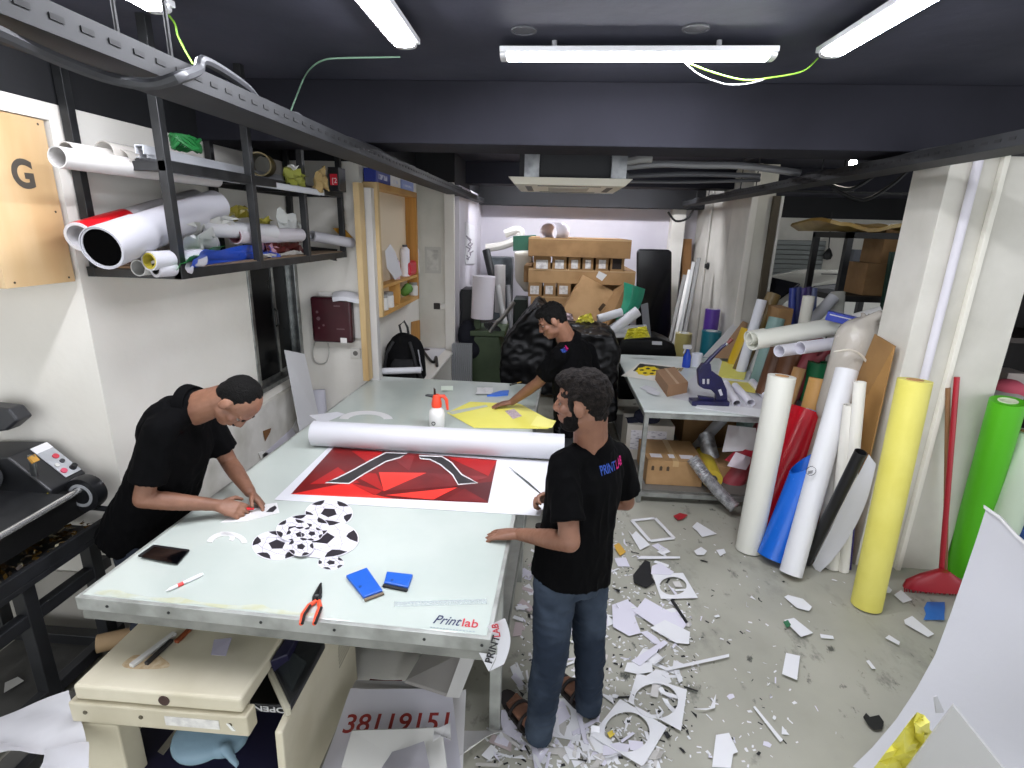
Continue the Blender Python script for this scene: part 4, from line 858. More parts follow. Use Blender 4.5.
def duct(label, pts, r):
    pts = [V(p) for p in pts]; out = []; rs = []
    n = 60
    for i in range(n+1):
        s = i/n*(len(pts)-1); k = min(int(s), len(pts)-2); u = s-k; out.append(lerp(pts[k], pts[k+1], u)); rs.append(r*(1+(.07 if i % 2 else -.03)))
    return tag(B().tube(out, rs, 16).ob('flexible_duct', M('c3c4c6', .42, .6, col2='8e8f92', scale=22), None, True), label, 'duct')
duct('long silver foil duct slanting out from under the side table', [P(692, 458, y=4.32), P(706, 477, y=4.24), P(720, 493, y=4.14), P(735, 508, y=4.04)], .05)
duct('short silver foil duct curled behind the slanting one', [P(706, 436, y=4.9), P(709, 450, y=4.75), P(714, 465, y=4.75), P(724, 474, y=4.7)], .07)
a, b_ = P(708, 505, y=4.35), P(703, 478, y=4.85); roll('film_roll', 'yellow roll lying beside the brown carton under the side table', 'roll', V((a.x, 4.33, .2)), V((b_.x-.03, 4.85, .2)), .085, M('d2b93f', .5), None, .5, M('5b5d60', .5))
for i, (pts, mt, lb) in enumerate((([(722, 452), (758, 450), (756, 428), (728, 425)], 'c8c6c6', 'grey white folded banner hanging under the side table edge'), ([(724, 460), (752, 470), (758, 452), (738, 448)], '8e1526', 'dark red folded film under the grey banner'), ([(727, 466), (746, 470), (752, 458), (736, 452)], 'd9cdd4', 'pinkish paper triangle on the dark red film'))):
    g = [[P(*bil(pts, u/5, v/5), y=4.42-.03*i+.06*math.sin(u*.9+i)*v/5) for v in range(6)] for u in range(6)]
    tag(B().grid(g, .002).ob('folded_banner', M(mt, .5), None, True), lb, 'banner')
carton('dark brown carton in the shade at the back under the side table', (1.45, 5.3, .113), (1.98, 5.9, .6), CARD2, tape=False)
carton('flat brown carton beneath the folded red film', (1.5, 4.5, .113), (1.9, 4.95, .25), CARD, tape=False)
# ================= STORAGE RACK ON THE WALL =================
xo, xi = -1.70, -2.12; zb, zm = 1.985, 2.45; ys_ = [2.39, 3.08, 3.73, 4.40]
rk = T('storage_rack', 'black steel storage rack of two levels hung high on the wall above the window', 'rack', (-1.9, 3.3, zb))
for y in ys_: B().box((xo-.02, y-.02, zb), (xo+.02, y+.02, ZC-.001)).ob('post', BLKM, rk, False, .002)
for y in (2.41, 3.4, 4.40): B().box((xi-.02, y-.02, zb), (xi+.02, y+.02, ZC-.001)).ob('post', BLKM, rk, False, .002)
for z in (zb, zm):
    f = B().box((xo-.018, ys_[0]-.02, z), (xo+.018, ys_[3]+.02, z+.045)).box((xi-.018, ys_[0]-.02, z), (xi+.018, ys_[3]+.02, z+.045))
    for y in ys_: f.box((xi, y-.018, z), (xo, y+.018, z+.04))
    f.ob('shelf_frame', BLKM, rk, False, .002)
    B().box((xi, ys_[0], z+.041), (xo, ys_[3], z+.05)).ob('shelf_board', M('8a735a' if z == zb else '3a3a3c', .7), rk)
def ay(label, px, py, y0, y1, r, mat, inner=None, dx=0, dz=0, wall=.008, corem=None, name='film_roll', group=None, n=28):
    a = P(px, py, y=y0); return roll(name, label, 'roll', a, a+V((dx, y1-y0, dz)), r, mat, group, .5, corem, n, wall)
VW = M('b9b8be', .4)
a = P(79, 237, y=2.2); b_ = P(196, 200, y=3.2); dd = (b_-a).normalized(); o = roll('film_roll', 'white roll with a red end section sticking out of the rack', 'roll', a, b_, .06, M('c4c2c4', .45), None, .5, None, 28, .012)
B().ring(a+dd*.006, a+dd*.33, .0615, .0602, 28).ob('red_wrap', M('c8141f', .35), o, True)
o = roll('film_roll', 'fattest white roll in the rack, its open end dark', 'roll', P(102, 248, y=2.12), P(215, 206, y=3.0), .083, VW, None, .5, None, 28, .006)
a = P(102, 248, y=2.12); b_ = P(215, 206, y=3.0); dd = (b_-a).normalized(); B().cyl(a+dd*.004, a+dd*.02, .0765, None, 28).ob('dark_end_disc', M('030303', .9, spec=.03), o, True)  # solid dark disc fills the hollow just inside the near end
B().ring(a-dd*.004, a+dd*.24, .088, .0845, 28).ob('outer_sheet', VW, o, True)
o = ay('white roll lined with yellow film at the near end of the rack', 149, 261, 2.27, 2.55, .042, VW, dx=.05, wall=.006); a = P(149, 261, y=2.268); B().ring(a, a+V((.05, .26, 0)), .0355, .03, 20).ob('yellow_lining', M('a89a30', .4), o, True)
o = ay('white roll lined with black film at the front edge of the rack', 155, 269, 2.3, 2.45, .037, VW, dx=.05, wall=.012); a = P(155, 269, y=2.298); B().ring(a, a+V((.05, .14, 0)), .0245, .02, 20).ob('black_lining', M('101010', .5), o, True)
ay('clear plastic roll at the near end of the rack', 138, 268, 2.3, 2.9, .036, M('b9b9b6', .2), dx=.02, wall=.004)
ay('white roll lying across the middle of the lower rack level', 196, 228, 2.75, 3.35, .045, M('bcbcbe', .45), dx=.1, dz=-.02, wall=.01)
o = ay('pale roll with a wine red inside beyond the second rack post', 235, 236, 3.0, 3.7, .045, M('b9b4b8', .45), dx=.05, wall=.006); a = P(235, 236, y=2.998); B().ring(a, a+V((.05, .7, 0)), .038, .033, 20).ob('wine_lining', M('6d4048', .5), o, True)
def drape(label, pts, y0, y1, col, name='folded_film', wob=.02, n=8, rough=.3, cat='film'):
    g = []
    for u in range(n+1):
        row = []
        for v in range(n+1):
            x, y = bil(pts, u/n, v/n); row.append(P(x, y, y=lerp(y0, y1, u/n)+.02*math.sin(v*1.4+u))+V((wob*math.sin(u*1.7+v*.8), 0, wob*math.sin(u*1.1+v*1.9))))
        g.append(row)
    return tag(B().grid(g, .0016).ob(name, M(col, rough), None, True), label, cat)
drape('bright blue film folded along the front edge of the rack', [(182, 272), (284, 261), (270, 244), (205, 250)], 2.42, 3.45, '1c4ec0', wob=.008)
drape('green film strip curling at the rack front beside the blue film', [(166, 275), (214, 262), (224, 244), (194, 256)], 2.36, 2.8, '1e7a34', wob=.008)
drape('white film flap bent over the middle of the rack', [(178, 256), (216, 248), (223, 226), (188, 238)], 2.5, 2.9, 'c0c0be')
drape('silver grey film in folds behind the second rack post', [(180, 236), (232, 226), (236, 216), (186, 226)], 2.6, 3.0, 'b9b9b4')
drape('olive green film in the middle of the lower rack level', [(214, 222), (248, 216), (246, 206), (216, 212)], 2.9, 3.3, '857b2c')
drape('mustard film behind the third rack post', [(256, 233), (272, 236), (272, 218), (258, 220)], 3.3, 3.5, 'a99f45')
drape('translucent white film sheet standing up beside the third rack post', [(274, 234), (306, 244), (302, 222), (280, 208)], 3.4, 3.9, 'c6c9c6')
drape('dark red film rolled loosely beyond the third rack post', [(263, 252), (302, 252), (300, 240), (266, 238)], 3.3, 3.9, '5a1c1a')
drape('pale pink film edge next to the dark red film', [(252, 256), (276, 258), (277, 245), (258, 243)], 3.25, 3.5, 'c79ba6')
drape('white papers lying at the front of the rack under the dark red film', [(258, 265), (312, 258), (310, 251), (262, 256)], 3.2, 4.0, 'd6d4ce')
a, b_ = P(312, 236, y=4.1), P(352, 243, y=4.45); roll('film_roll', 'white roll sticking out of the far end of the rack', 'roll', a, b_, .04, VW, None, .6)
tag(B().grid([[P(*bil([(333, 228), (344, 228), (353, 238), (345, 240)], u/4, v/4), y=4.4+.02*u) for v in range(5)] for u in range(5)], .004).ob('orange_film', M('c99124', .5), None, True), 'orange film flap over the roll at the far end of the rack', 'film')
tag(B().prism([P(x, y, y=4.25+dy) for x, y, dy in ((306, 246, 0), (345, 250, .3), (353, 261, .35), (347, 264, .33), (310, 252, 0))], (-.03, .0, .0)).ob('black_channel', PLASTB), 'black angled plastic channel jutting out of the far end of the rack', 'channel')
# upper level
o = ay('white paper roll sticking out at the near end of the upper rack level', 57, 157, 2.05, 3.0, .04, M('bdbab7', .5), dx=.03, wall=.004)
ay('second white paper roll lying behind the first on the upper rack level', 66, 151, 2.15, 3.0, .036, M('b5b1ab', .5), dx=.03, wall=.004)
CLR = M('cfcac2', .2, alpha=.55)
for i, (px, py, r, lb) in enumerate(((88, 158, .05, 'clear plastic roll nearest the end of the upper rack level'), (104, 152, .045, 'clear plastic roll in the middle of the plastic bundle on the rack'), (120, 160, .045, 'clear plastic roll beside the white profiles on the rack'))):
    ay(lb, px, py, 2.28+.04*i, 2.9, r, CLR, wall=.003, name='clear_plastic_roll')
for i, (px, py, px2, py2) in enumerate(((139, 149, 245, 171), (143, 153, 262, 180), (137, 161, 292, 185), (146, 162, 298, 187), (150, 166, 322, 193), (160, 156, 280, 178))):
    a = P(px, py, y=2.34+.03*i); b_ = P(px2, py2, y=3.4+.12*i); d = (b_-a).normalized(); s, u = basis(d)[1:]
    k = B()
    for q in ((s, u), (-s, u), (u, s)): k.bar(a+q[0]*.016, b_+q[0]*.016, .004 if q[0] != u else .036, .036 if q[0] != u else .004, up=u)
    tag(k.ob('white_channel_profile', M('b4b6ba', .35)), 'white plastic channel profile in the long bundle on the upper rack level', 'profile', 'white channel profiles on the rack')
k = B(); c = P(187, 150, y=2.75)
for i in range(5): k.tube([c+V((.05*math.cos(t*.5+i)*(1-.06*i), .1*math.sin(t*.5+i)*.9, .03+.03*math.sin(t*.9+i))) for t in range(14)], .008, 6)
tag(k.ob('green_wire_coil', M('1f6f35', .45), None, True), 'tangle of green wire on top of the white profiles', 'wire')
a = P(259, 164, y=3.4); roll('film_roll', 'golden brown film roll standing open on the upper rack level', 'roll', a, a+V((-.12, .3, .02)), .07, M('5e5022', .35), None, .9, None, 24, .008)
drape('dull green film bag on the upper rack level beside the gold roll', [(284, 184), (304, 190), (306, 174), (286, 168)], 3.45, 3.7, '7f8238')
drape('brown paper envelope standing on the upper rack level', [(312, 188), (327, 192), (326, 166), (318, 172)], 3.75, 3.9, '9a8355', rough=.7, cat='paper')
drape('white bag crumpled on the upper rack level', [(286, 176), (304, 182), (304, 169), (290, 166)], 3.6, 3.8, 'dcdcd6', name='crumpled_bag', cat='bag')
kb = T('black_box', 'small black box with a red panel at the far end of the upper rack level', 'box', P(333, 190, y=4.1)); a = P(329, 191, y=4.08); b_ = P(338, 167, y=4.08)
B().box((a.x, 4.08, a.z), (b_.x, 4.22, b_.z)).ob('box_body', PLASTB, kb, False, .003); c0, c1 = P(330.5, 185, y=4.08), P(337, 174, y=4.08); B().box((c0.x, 4.078, c0.z), (c1.x, 4.0799, c1.z)).ob('red_panel', M('c3182a', .4), kb)
text('[2', V((c0.x+.012, 4.0775, c0.z+.015)), V((1, 0, 0)), ez, .05, WHITE, kb, 'lettering', .0006, 0, .035)
# wooden pigeonhole with the letter
gc = T('wooden_cabinet', 'pale plywood wall cabinet with a dark letter G on its side', 'cabinet', (-2.6, 2.1, 1.96))
gx, g0, g1, gz0, gz1 = -2.15, 1.99, 2.312, 1.968, 2.635; PLY = M('cdb28a', .55, col2='bf9f72', scale=4, stretch=(1, 1, .2))
sidep = B().box((gx-.02, g0, gz0), (gx, g1, gz1)).ob('side_panel', PLY, gc, False, .001)
B().box((gx-1.0, g0, gz0), (gx-.021, g1, gz0+.02)).ob('bottom_panel', PLY, gc); B().box((gx-1.0, g0, gz1-.02), (gx-.021, g1, gz1)).ob('top_panel', PLY, gc); B().box((gx-1.0, g1-.01, gz0+.02), (gx-.021, g1-.001, gz1-.02)).ob('back_panel', PLY, gc)
B().box((gx-1.0, g0, (gz0+gz1)/2-.01), (gx-.021, g1-.012, (gz0+gz1)/2+.01)).ob('shelf', PLY, gc)
o1 = P(14, 186, x=gx); o2 = P(36, 187, x=gx); hgt = (P(22, 159, x=gx)-P(22, 186, x=gx)).length
text('G', V((gx+.0005, o1.y, o1.z)), V((0, 1, 0)), ez, hgt/.72, M('4b463f', .6), gc, 'lettering', .001, 0, (o2-o1).length*.98, .035)
k = B()
for y in (g0+.04, g1-.03):
    for z in (gz0+.02, gz0+.3, gz1-.02): k.cyl((gx-.001, y, z), (gx+.0008, y, z), .005, None, 8)
k.ob('screw_pattern', M('3a2f20', .5), gc)
for i, (px, py, r, mt, lb) in enumerate(((2, 262, .05, 'e4e2e0', 'white roll in the lower pigeonhole of the plywood cabinet'), (-6, 277, .05, '8d8a86', 'grey roll below the white one in the plywood cabinet'))):
    a = P(px, py, y=2.03); roll('paper_roll', lb, 'roll', V((a.x-.06, 2.03, gz0+.075 if i == 0 else gz0+.073)), V((a.x-.06, 2.28, gz0+.075)), .05, M(mt, .5), None, .7) if i == 0 else None
# ================= THINGS ON THE WALL BEHIND THE TABLE =================
yh = 4.36; h0, h1 = P(313, 342, y=yh), P(350, 298, y=yh); ht_ = T('wall_heater', 'dark maroon appliance box hung on the wall beyond the window', 'appliance', ((h0.x+h1.x)/2, 4.43, h0.z)); hw, hh = h1.x-h0.x, h1.z-h0.z
B().box((h0.x, yh, h0.z), (h1.x, yh+.085, h1.z)).ob('front_cover', M('3a0f18', .25, col2='2c0b12', scale=4), ht_, False, .02, seg=3)
B().box((h0.x+.04, yh+.0851, h0.z+.03), (h1.x+.09, Y2-.001, h1.z+.03)).ob('back_plate', M('dedbd5', .5), ht_, False, .004)
k = B()
for y, z, w in ((.18, .2, .012), (.3, .24, .012), (.18, .33, .02), (.16, .42, .014)): k.cyl((h0.x+hw*y, yh+.0005, h0.z+hh*z*1.6), (h0.x+hw*y, yh-.001, h0.z+hh*z*1.6), w*.8, None, 12)
k.box((h0.x+hw*.62, yh-.001, h0.z+hh*.3), (h0.x+hw*.82, yh+.0005, h0.z+hh*.325)); k.box((h0.x+hw*.58, yh-.001, h0.z+hh*.8), (h0.x+hw*.74, yh+.0005, h0.z+hh*.83)); k.ob('button_print', M('5c4347', .4), ht_)
B().box((h0.x+hw*.7, yh-.004, h0.z), (h0.x+hw*.86, yh+.0, h0.z+hh*.12)).ob('white_label', M('dddad6', .4), ht_, False, .01)
g = [[V((lerp(h0.x+hw*.5, h1.x+.1, u/5)+.03*v/5, yh-.012+.13*(1-v/5) if v < 4 else yh-.012, h1.z+.035+.012*math.sin(u)-(0 if v < 4 else .035*(v-3)))) for v in range(6)] for u in range(6)]
tag(B().grid(g, .001).ob('paper_sheet', PAPER, None, True), 'white paper lying over the top of the maroon wall box', 'paper')
wire('power_cable', [P(x, y, y=Y2-.015) for x, y in ((315, 341), (313, 352), (316, 362), (325, 363), (329, 355), (328, 343))], .006, M('b5b2ab', .5), 'pale cord looping below the maroon wall box', 'cord')
q = P(356, 353, y=Y2-.001); so = T('wall_socket', 'small white socket on the wall below the maroon box', 'socket', q)
B().box((q.x-.045, Y2-.015, q.z-.045), (q.x+.045, Y2-.001, q.z+.045)).ob('plate', M('d6d3cb', .4), so, False, .004); B().cyl((q.x, Y2-.0148, q.z), (q.x, Y2-.017, q.z), .022, None, 14).ob('round_inset', M('6d6a64', .5), so)
p = [P(284, 350, x=-2.105), P(304, 354, x=-2.08)]; lo = [P(300, 434, x=-1.95), P(321, 428, x=-1.9)]
tag(B().prism([p[0], p[1], lo[1], lo[0]], (.006, 0, .002)).ob('white_board', M('d6d6d8', .5)), 'narrow white board leaning on the wall below the window', 'board')
a = P(321, 428, y=4.36); b_ = P(318, 390, y=4.42); roll('paper_roll', 'grey white paper roll standing against the wall beside the narrow board', 'roll', a, b_, .062, M('c9c8d2', .55), None, .85, None, 24)
for pts, lb, mt in ((([(262, 455), (292, 428), (298, 437), (268, 468)]), 'lilac white paper sheet stuck low on the wall under the window', 'd9d6e0'), (([(292, 428), (298, 416), (304, 428), (299, 436)]), 'small bent white paper at the foot of the narrow board', 'e4e2e2'), (([(258, 453), (263, 450), (270, 455), (261, 459)]), 'little folded white paper on the ledge by the table edge', 'e8e6e2'), (([(263, 431), (271, 428), (270, 432), (265, 441)]), 'small brown torn patch on the wall under the window', '7a5230')):
    tag(B().prism([P(x, y, x=-2.108) for x, y in pts], (.003, 0, 0)).ob('paper_scrap', M(mt, .6)), lb, 'paper')
# ================= LAMINATOR =================
lm = T('roll_laminator', 'black roll laminator on a steel stand beside the projecting column', 'laminator', (-2.5, 1.9, 0)); LB = M('1a1b1d', .45, col2='242528', scale=8)
pr = [(-60, 446), (0, 441), (47, 441), (86, 472), (87, 487), (-60, 494)]
B().prism([P(x, y, y=2.3) for x, y in pr], (0, -.2, 0)).ob('end_housing', LB, lm, False, .008)
A = [P(47, 441, y=2.3)-V((0, .2, 0)), P(84.5, 470.5, y=2.3)-V((0, .2, 0))]; dv = V((0, .2, 0)); nn = (A[1]-A[0]).cross(dv).normalized(); nn = nn if nn.z > 0 else -nn
def pn(s, t, o=.0015): return lerp(A[0], A[1], s)+dv*(.48+.5*t)+nn*o
pan = B().prism([pn(.03, .06), pn(.95, .06), pn(.95, .94), pn(.03, .94)], nn*.003).ob('control_panel', M('b9bcc0', .35, col2='a3a6aa', scale=12), lm)
B().prism([pn(.03, .06, .005), pn(.2, .06, .005), pn(.2, .94, .005), pn(.03, .94, .005)], nn*.001).ob('maker_plate', M('e3e3e5', .4), pan)
for s, t, r, m in ((.42, .6, .014, M('c43a4a', .4)), (.8, .25, .014, M('d0506a', .4)), (.58, .62, .011, M('3a3b40', .4)), (.62, .25, .01, M('d2d2ce', .4))): B().cyl(pn(s, t, .004), pn(s, t, .012), r, None, 16).ob('button', m, pan, True)
B().cyl(pn(.82, .72, .004), pn(.82, .72, .026), .016, .013, 18).ob('dial_knob', PLASTB, pan, True)
B().prism([P(x, y, y=2.3)-V((0, .201, 0)) for x, y in ((74, 479), (84, 474), (85, 482))], (0, -.002, 0)).ob('warning_sticker', M('d8c21e', .4), lm)
k = B().bar(P(31, 455, y=2.09), P(35, 476, y=2.09), .03, .012); k.ob('latch', STEEL, lm, False, .003); B().bar(P(31, 456, y=2.085), P(36, 462, y=2.085), .03, .014).ob('latch_label', M('b8893a', .5), lm)
zp = 1.0; B().hexa([V((-2.9, 1.1, zp-.02)), V((-2.17, 1.1, zp-.02)), V((-2.215, 2.1, zp-.02)), V((-2.9, 2.1, zp-.02)), V((-2.9, 1.1, zp)), V((-2.17, 1.1, zp)), V((-2.215, 2.1, zp)), V((-2.9, 2.1, zp))]).ob('infeed_plate', M('3a3b3d', .4, .5, col2='2e2f31', scale=10), lm)
B().cyl((-2.165, 1.1, zp-.012), (-2.213, 2.2, zp-.012), .014, None, 12).ob('front_rail', M('d6d6d4', .2, .8), lm, True)
a = P(-4, 475, y=2.09); B().tube([(a.x-.02, 1.1, a.z), (a.x-.02, 2.06, a.z), (a.x-.02, 2.09, a.z)], [.075, .075, .055], 24).ob('roller', M('47484a', .6), lm, True)
B().box((-2.9, 1.1, .84), (-2.24, 2.28, zp-.021)).ob('lower_body', M('0c0c0d', .5), lm, False, .006)
B().prism([P(-30, 405, y=2.2), P(8, 409, y=2.2), P(18, 421, y=2.2), P(6, 431, y=2.2), P(-30, 436, y=2.2)], (0, .08, 0)).ob('top_cover_arm', M('2a2b2f', .4), lm, False, .01)
c = P(92, 493, y=2.2); w = B().lathe([(.002, -.03), (.085, -.03), (.09, 0), (.085, .03), (.002, .03)], (c.x-.03, 2.2, c.z), (0, 1, 0), 28).ob('supply_disc', PLASTB, lm, True)
B().ring((c.x-.03, 2.168, c.z), (c.x-.03, 2.166, c.z), .06, .045, 24).ob('disc_print', M('8f9194', .4), w); B().cyl((c.x-.2, 2.2, c.z-.07), (c.x+.09, 2.2, c.z-.085), .014, None, 10).ob('disc_shaft', PLASTB, lm, True)
zt = .72
for lo, hi in (((-2.95, 1.0, zt-.03), (-2.2, 2.28, zt)),): B().box(lo, hi).ob('scrap_tray', LB, lm, False, .004)
B().box((-2.225, 1.0, zt), (-2.2, 2.28, zt+.06)).ob('tray_lip', LB, lm, False, .003)
la, lb_ = P(70, 540, y=2.2), P(88, 625, y=2.2)
for x, y in ((-2.26, 2.2), (-2.26, 1.85), (-2.85, 2.2)): B().box((x-.03, y-.03, .03), (x+.03, y+.03, zt-.03)).ob('leg', LB, lm, False, .003)
for z in (.52, .1): B().box((-2.285, 1.0, z-.03), (-2.235, 2.28, z+.03)).ob('stand_rail', LB, lm, False, .003)
B().box((-2.06, 1.2, .06), (-2.01, 2.28, .12)).ob('foot_rail', LB, lm, False, .003); B().box((-2.85, 2.17, .06), (-2.01, 2.23, .12)).ob('cross_rail', LB, lm, False, .003)
k = B()
for i in range(900):
    p = V((R.uniform(-2.9, -2.24), R.uniform(1.4, 2.26), zt+R.uniform(.001, .04))); a = R.uniform(0, 6.3); e = V((math.cos(a), math.sin(a), R.uniform(-.4, .4)))*R.uniform(.005, .018); f2 = V((-e.y, e.x, R.uniform(-.01, .01)))*.5; k.mi = R.choice((0, 0, 1, 2)); k.add([p-e-f2, p+e-f2, p+e+f2, p-e+f2], [(0, 1, 2, 3)])
tag(k.ob('film_trimmings', [M('8a6a34', .25, .6), M('d8cfae', .25, .5), M('3a2a18', .4)]), 'heap of glittering gold and brown film trimmings in the laminator tray', 'scraps', None, 'stuff')
tag(B().box((-2.8, 1.3, .001), (-2.3, 2.2, .05)).ob('folded_cloth', M('4b4a47', .9, col2='3c3b39', scale=4, bump=.4, bscale=9), None, False, .015), 'dark grey folded sheet on the floor under the laminator stand', 'sheet')
tag(B().box((-2.235, 1.15, .001), (-2.08, 2.15, .03)).ob('folded_cloth', M('55534e', .9, col2='454440', scale=4, bump=.4, bscale=9), None, False, .01), 'grey strip of sheet on the floor between the two rails of the laminator stand', 'sheet')
a = P(97, 644, z=.16); roll('cardboard_tube', 'short brown cardboard tube end poking out beside the laminator rail', 'tube', a, a+V((.16, .1, -.01)), .045, M('a58a66', .7), None, .7, None, 20)
tag(B().prism([P(5, 683, z=.06), P(18, 677, z=.06), P(24, 681, z=.06), P(4, 693, z=.06)], (0, 0, .002)).ob('paper_scrap', M('b9b8b4', .6)), 'pale paper scrap on the dark folded sheet by the laminator', 'paper')
# ================= OLD COPIER UNDER THE TABLE =================
BEI = M('cdc6b0', .45, col2='bdb59c', scale=3); BEI2 = M('c6bfa8', .5, col2='b7af97', scale=4); PUR = M('23213a', .45)
zc = .6; cl, cr = P(74, 690, z=zc), P(240, 722, z=zc); cx0, cx1, cy0, cy1 = cl.x, cr.x, 1.4, 2.12; rx1 = P(287, 724, z=.5).x
cpy = T('photocopier', 'old cream photocopier with open front standing under the work table corner', 'copier', ((cx0+rx1)/2, 1.76, 0))
B().box((cx0+.02, cy0+.012, zc-.02), (cx1-.02, cy1, zc+.045)).ob('lid', BEI, cpy, False, .012, seg=3)
B().cyl((cx0+.36, cy0+.0125, zc+.012), (cx0+.36, cy0+.008, zc+.012), .02, None, 16).ob('round_port', M('3a2420', .4), cpy)
B().box((cx0, cy0, zc-.11), (cx1, cy0+.06, zc-.022)).ob('front_beam', BEI2, cpy, False, .006)
B().box((cx0+.36, cy0-.002, zc-.085), (cx0+.56, cy0-.0002, zc-.045)).ob('white_sticker', M('dcdad4', .4, col2='c3c1bd', scale=30), cpy)
k = B()
for x in (.06, .27, .6): k.cyl((cx0+x, cy0-.003, zc-.06), (cx0+x, cy0+.001, zc-.06), .008, None, 10)
k.ob('screw_pattern', M('57503f', .5), cpy)
B().box((cx0, cy0, 0.03), (cx0+.17, cy0+.09, zc-.111)).ob('front_post', BEI2, cpy, False, .006)
B().box((cx0, cy0+.091, .03), (cx0+.03, cy1, zc-.03)).ob('side_panel', BEI2, cpy)
B().box((cx0+.03, cy1-.03, .03), (rx1-.03, cy1, zc-.03)).ob('back_panel', PUR, cpy)
B().box((cx0+.03, cy0+.05, .03), (rx1-.03, cy1-.031, .2)).ob('paper_drawer', PUR, cpy, False, .006)
sp = [V((rx1, cy0, .03)), V((rx1, cy1, .03)), V((rx1, cy1, .57)), V((rx1, cy0+.3, .54)), V((rx1, cy0+.02, .5))]
B().prism(sp, (-.03, 0, 0)).ob('side_panel', BEI, cpy, False, .006)
k = B(); 
for i in range(6): k.box((rx1-.0005, 1.92, .3+i*.02), (rx1+.001, 2.05, .305+i*.02))
k.ob('vent_slot_pattern', M('6d6858', .6), cpy)
B().hexa([V((cx1+.005, cy0+.25, .3)), V((cx1+.06, cy0+.25, .3)), V((cx1+.06, cy1, .3)), V((cx1+.005, cy1, .3)), V((cx1-.015, cy0+.2, zc+.03)), V((cx1+.03, cy0+.25, zc+.02)), V((cx1+.03, cy1, zc+.03)), V((cx1-.015, cy1, zc+.03))]).ob('hinge_rail', M('1d1b33', .4), cpy, False, .004)
B().prism([P(226, 724, y=cy0-.004), P(240, 712, y=cy0+.06), P(247, 700, y=cy0+.12), P(246, 712, y=cy0+.06), P(232, 731, y=cy0-.004)], (.012, 0, 0)).ob('white_latch', M('e2e2dc', .4), cpy)
cp = [P(273, 674, z=.54), P(291, 713, z=.535), P(326, 648, z=.575), P(286, 636, z=.585)]
pnl = B().prism(cp, (0, 0, .03)).ob('control_panel', M('18191b', .35, col2='232426', scale=14), cpy, False, .008)
q = [c_+V((0, 0, .0312)) for c_ in cp]
def qq(s, t): return lerp(lerp(q[0], q[1], s), lerp(q[3], q[2], s), t)
B().prism([qq(.2, .12), qq(.85, .12), qq(.85, .6), qq(.2, .6)], (0, 0, .001)).ob('display', M('2d3133', .2), pnl)
B().bar(cp[0]+V((-.008, -.004, .012)), cp[1]+V((-.004, -.008, .012)), .02, .036).ob('panel_edge', M('b5b09c', .5), pnl, False, .004)
o_ = P(278, 708, y=cy0+.16); op = tag(B().box((o_.x-.13, cy0+.16, o_.z-.03), (rx1-.032, cy0+.36, o_.z+.012)).ob('black_case', M('0b0b0c', .4), None, False, .01), 'black case with white lettering inside the copier under its control panel', 'case')
text('OPEN', V((o_.x+.035, cy0+.157, o_.z+.006)), V((-1, 0, 0)), V((0, 0, -1)), .036, M('d8d8d8', .5), op, 'lettering', .0008, 0, .13, .02)
b = B(); c = P(205, 735, y=cy0+.14)
b.ell(c, V((.12, 0, 0)), V((0, .12, 0)), V((0, 0, .055)), 20); b.ell(c+V((.09, 0, -.01)), V((.08, 0, 0)), V((0, .08, 0)), V((0, 0, .04)), 16); b.cap(c+V((.12, -.06, .02)), c+V((.18, -.09, -.02)), .02, .012)
me = remesh(b, .01, 2, M('9dbccd', .25, alpha=.6, bump=1, bscale=14)); tag(link('blue_plastic_bag', me), 'blue plastic bag stuffed in the open front of the copier', 'bag')
tag(B().bar(V((cx0+.2, cy0+.12, .215)), V((cx0+.3, cy0+.4, .34)), .025, .012).ob('metal_bracket', M('8f8a7c', .4, .5)), 'bent metal bracket standing inside the copier opening', 'bracket')
def onlid(px, py, d=0): return P(px, py, z=zc+.0455+d)
for a, b_, mt, w, lb, nm in (((131, 666, 0), (175, 633, 0), 'c8c7c2', .022, 'silver strip lying along the copier lid', 'metal_strip'), ((146, 664, 0), (172, 640, 0), '262424', .016, 'dark pen lying beside the silver strip on the copier lid', 'pen'), ((176, 642, 0), (193, 626, 0), '7a3a1c', .018, 'brown handled tool at the back of the copier lid', 'tool')):
    tag(B().bar(onlid(a[0], a[1], .008), onlid(b_[0], b_[1], .008), w, .014).ob(nm, M(mt, .4), None, False, .003), lb, nm.split('_')[-1])
k = B().prism([onlid(146+22*math.cos(t)*(1+.2*math.sin(3*t)), 662+9*math.sin(t)*(1+.2*math.cos(2*t)), .0002) for t in [2*pi*i/22 for i in range(22)]], (0, 0, .0006)); tag(k.ob('dried_stain', M('b79d78', .7, col2='cdbb9b', scale=40)), 'dried brownish stain on the copier lid', 'stain')
for i in range(14): pass
tag(B().prism([onlid(211, 655, .02), onlid(226, 656, .03), onlid(232, 638, .05), onlid(214, 640, .03)], (0, 0, .002)).ob('paper_scrap', M('8b8793', .6)), 'grey folded paper scrap standing on the copier lid under the table', 'paper')
